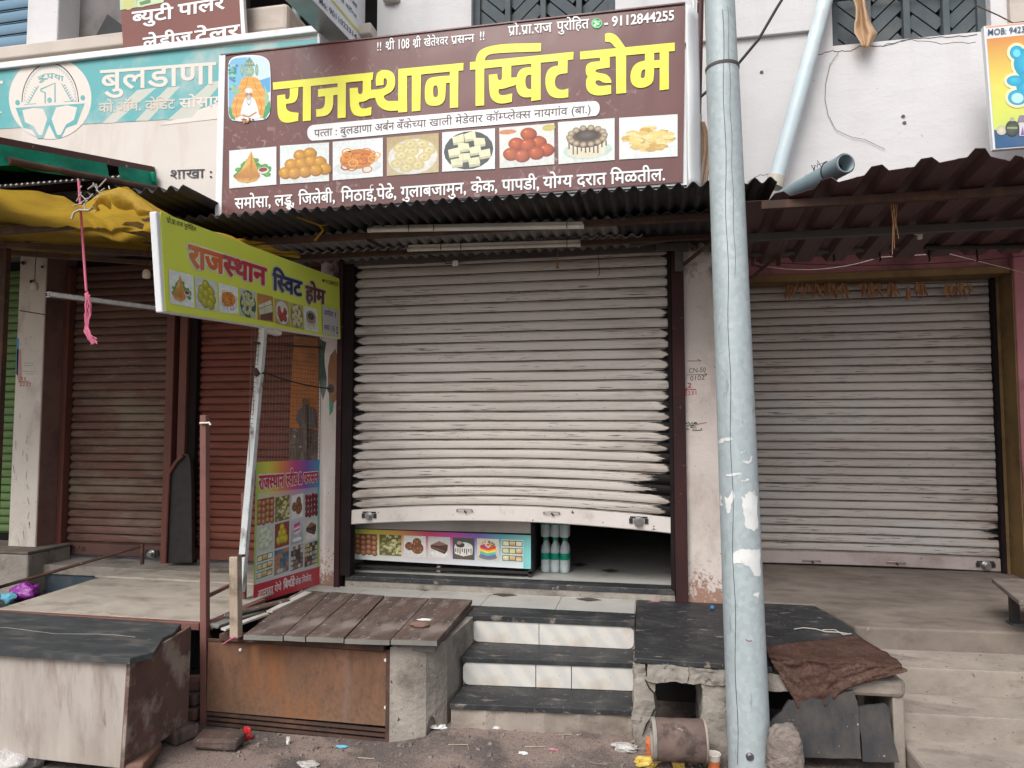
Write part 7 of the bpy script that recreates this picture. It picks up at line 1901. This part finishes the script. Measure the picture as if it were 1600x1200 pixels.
leanslab('broken_slab', 'smaller broken grey stone slab leaning beside the cement pier', jag2([(1341, 1106), (1384, 1100), (1388, 1104), (1391, 1127), (1404, 1186), (1406, 1192), (1348, 1190)]), -1.32, .12, .024, 'slab_grey')
bc = on_y(1226, 1170, -1.45)
def rock(u, v):
    a_, b_ = 2 * math.pi * u, math.pi * (v - .5)
    e_ = lambda t, k: math.copysign(abs(t) ** k, t)
    d_ = Vector((e_(math.cos(a_), .6) * e_(math.cos(b_), .5), e_(math.sin(a_), .6) * e_(math.cos(b_), .5), e_(math.sin(b_), .6)))
    k = 1 + .16 * mnoise.noise(d_ * 1.3 + Vector((4, 1, 2))) + .09 * mnoise.noise(d_ * 3.5) + .05 * mnoise.noise(d_ * 9)
    return bc + Vector((d_.x * .075 * (1 - .18 * d_.z), d_.y * .05, d_.z * .105)) * k
bd = MB().grid(rock, 48, 32)
tag(bd.build('boulder', M['boulder']), 'upright grey brown stone standing on the ground right of the pole', 'rock')
cpz = thing('clay_pipe_piece', 'broken length of cracked clay pipe lying before the dark platform opening', 'pipe', on_z(1062, 1180, .04))
c = on_y(1062, 1156, -1.40); ax = Vector((1, .10, .0)).normalized(); u_ = Vector((0, 0, 1)); t_ = ax.cross(u_)
def arcring(o_, r, n=22): return [o_ + (u_ * math.cos(2 * math.pi * k / n) + t_ * math.sin(2 * math.pi * k / n)) * r for k in range(n)]
e0_, e1_ = c - ax * .13, c + ax * .12
RR = .094
def mk(ro, ri, a, b):
    n_ = 22; mb = MB(); rings = arcring(a, ri) + arcring(a, ro) + arcring(b, ro) + arcring(b, ri)
    mb.add(rings, [(i * n_ + k, i * n_ + (k + 1) % n_, ((i + 1) % 4) * n_ + (k + 1) % n_, ((i + 1) % 4) * n_ + k) for i in range(4) for k in range(n_)], True); return mb
part('barrel', mk(RR, RR - .02, e0_ + ax * .02, e1_ - ax * .012), 'clay_pipe', cpz, .003)
part('worn_rim', mk(RR + .001, RR - .02, e0_, e0_ + ax * .0195), 'concrete', cpz, .003); part('worn_rim', mk(RR + .001, RR - .02, e1_ - ax * .0115, e1_), 'concrete_warm', cpz, .003)
# bench at the right edge
bn = thing('stone_bench', 'end of a low stone bench with an iron leg at the right picture edge', 'bench', (2.2, -.2, .54))
q = on_z(1549, 903, .76); q2 = on_z(1592, 938, .76)
part('seat', MB().slab([(q.x, q.y), (q2.x, q2.y), (q2.x + 1, q2.y + .1), (q.x + 1.2, q.y + .05)], .732, .76), 'porch', bn, .006)
q3 = on_z(1587, 975, .545)
part('leg', MB().box(q3.x - .02, q3.x + .02, q3.y - .01, q3.y + .03, .55, .732), 'black_metal', bn); part('foot', MB().box(q3.x - .03, q3.x + .12, q3.y - .03, q3.y + .05, .541, .552), 'blue_step', bn)
# ---------------------------------------------------------------- litter
def gp(px, py):
    z = .05
    for _ in range(4): p = on_z(px, py, z); z = gh(p.x, p.y)
    return Vector((p.x, p.y, z))
def crumple(px, py, label, mat, s=.03, base=None, sc=(1, .7, .5), name='wrapper', cat='litter', amp=.55):
    p = base or gp(px, py)
    return tag(lump(p + Vector((0, 0, s * sc[2] * .8)), s, 14, 9, amp, px * .1, sc, False).build(name, M[mat]), label, cat)
c = gp(1115, 1204)
cu = thing('paper_cup', 'upright white and orange paper cup at the foot of the pole', 'cup', c)
part('cup', MB().lathe([(.024, .0), (.033, .075), (.035, .078), (.033, .079), (.031, .074), (.023, .004)], c, 18), 'cup', cu); part('band', MB().lathe([(.0265, .018), (.031, .048)], c + Vector((0, 0, 0)), 18) if False else MB().tube([c + Vector((0, 0, .018)), c + Vector((0, 0, .05))], [.0272, .0308], 18, caps=False), 'w_orange_w', cu)
crumple(1010, 1197, 'bright yellow and white wrapper on the road below the clay pipe', 'w_yellow', .05)
crumple(1018, 1182, 'red and orange foil wrapper standing behind the yellow one', 'w_orange_w', .045, sc=(.6, .5, 1.1))
crumple(1060, 1199, 'yellowish crushed packet left of the paper cup', 'w_yellow', .03)
crumple(1078, 1196, 'grey torn card piece between the crushed packet and the paper cup', 'clay_pipe', .03, sc=(1, .5, .9))
crumple(976, 1172, 'crumpled clear plastic film on the road below the steps', 'bag_clear', .045, sc=(1.4, .8, .4))
crumple(684, 1138, 'small white paper scrap at the drain hole of the cement block', 'paper', .035, sc=(1.3, .8, .3))
crumple(865, 1172, 'red and white toffee wrapper on the pale patch of road', 'w_pink', .015, sc=(1.5, .6, .3))
crumple(818, 1178, 'tiny white paper scrap left of the toffee wrapper', 'paper', .016, sc=(1.4, .8, .3))
crumple(385, 1156, 'red and white packet standing against the rusty grating', 'w_red', .04, sc=(.7, .4, .9))
crumple(450, 1163, 'small clear bottle cap end at the foot of the grating', 'plastic_white', .018, sc=(.6, .6, 1.2))
crumple(535, 1168, 'blue and white wrapper half under the grating', 'w_cyan', .02, sc=(1.6, .6, .3))
crumple(482, 1196, 'grey blue polythene scrap on the road at the bottom edge', 'bag_clear', .035, sc=(1.6, .9, .25))
crumple(775, 1138, 'white scrap lying against the cracked base of the steps', 'paper', .016, sc=(1.8, .8, .4))
crumple(0, 0, 'blue bottle cap on the black stone behind the pole', 'w_blue', .015, base=on_z(1113, 952, .504), sc=(1, 1, .9), amp=.1)
q = on_z(852, 922, .503)
tag(MB().hexa([(q.x - .02, q.y - .02, .5025), (q.x + .018, q.y - .024, .5025), (q.x + .02, q.y + .016, .5025), (q.x - .017, q.y + .02, .5025), (q.x - .02, q.y - .02, .505), (q.x + .018, q.y - .024, .512), (q.x + .02, q.y + .016, .506), (q.x - .017, q.y + .02, .504)]).build('wrapper', M['w_pink']), 'pink paper square on the pale floor tiles before the shop sill', 'litter')
crumple(0, 0, 'tan stone lying on the last plank of the deck', 'brick', .045, base=on_z(656, 980, .55), sc=(1.3, .8, .4), name='stone', cat='stone', amp=.2)
crumple(0, 0, 'pale crumbs of lime spilled beside the tan stone', 'paper', .03, base=on_z(665, 969, .55), sc=(1.5, .6, .12), name='lime_crumbs', amp=.7)
crumple(0, 0, 'pink petal scrap at the back of the black stone platform', 'w_pink', .02, base=on_z(1024, 940, .504), sc=(1.8, .6, .15))
st2 = MB(); rr = random.Random(21)
for k in range(160):
    px, py = rr.uniform(330, 1180), rr.uniform(1135, 1200); p = gp(px, py)
    if p.y > -1.1 and p.x > -1.2 and p.x < 1.1: continue
    r_ = rr.uniform(.003, .011); d3 = [Vector((rr.uniform(-1, 1), rr.uniform(-1, 1), rr.uniform(-.3, 1))).normalized() * r_ for _ in range(6)]
    st2.hexa([p + Vector((x * r_, y * r_, z * r_ * .8)) + d3[i % 6] * .4 for i, (x, y, z) in enumerate(((-1, -1, -.3), (1, -1, -.3), (1, 1, -.3), (-1, 1, -.3), (-.8, -.8, 1), (.8, -.7, 1), (.7, .8, 1), (-.8, .7, 1)))])
o = st2.build('pebbles', M['boulder']); o['kind'] = 'stuff'; o['label'] = 'scattered grit and pebbles on the road'; 
tw = MB()
for px, py in ((820, 1168), (920, 1192), (700, 1165), (560, 1185), (870, 1150)):
    p = gp(px, py); tw.tube([p + Vector((0, 0, .004)), p + Vector((rr.uniform(.04, .1), rr.uniform(-.02, .02), .006)), p + Vector((rr.uniform(.1, .14), rr.uniform(-.03, .03), .003))], .003, 5)
o = tw.build('twigs', M['wood_pale']); o['kind'] = 'stuff'; o['label'] = 'thin dry twigs scattered on the road'
tag(MB().tube([gp(985, 1165) + Vector((0, 0, .01)), gp(1000, 1158) + Vector((0, 0, .02)), gp(1020, 1167) + Vector((0, 0, .008))], .008, 6).tube([gp(996, 1152) + Vector((0, 0, .01)), gp(992, 1168) + Vector((0, 0, .01))], .006, 5).build('dry_root', M['wood_pale']), 'dry forked root lying left of the clay pipe piece', 'root')
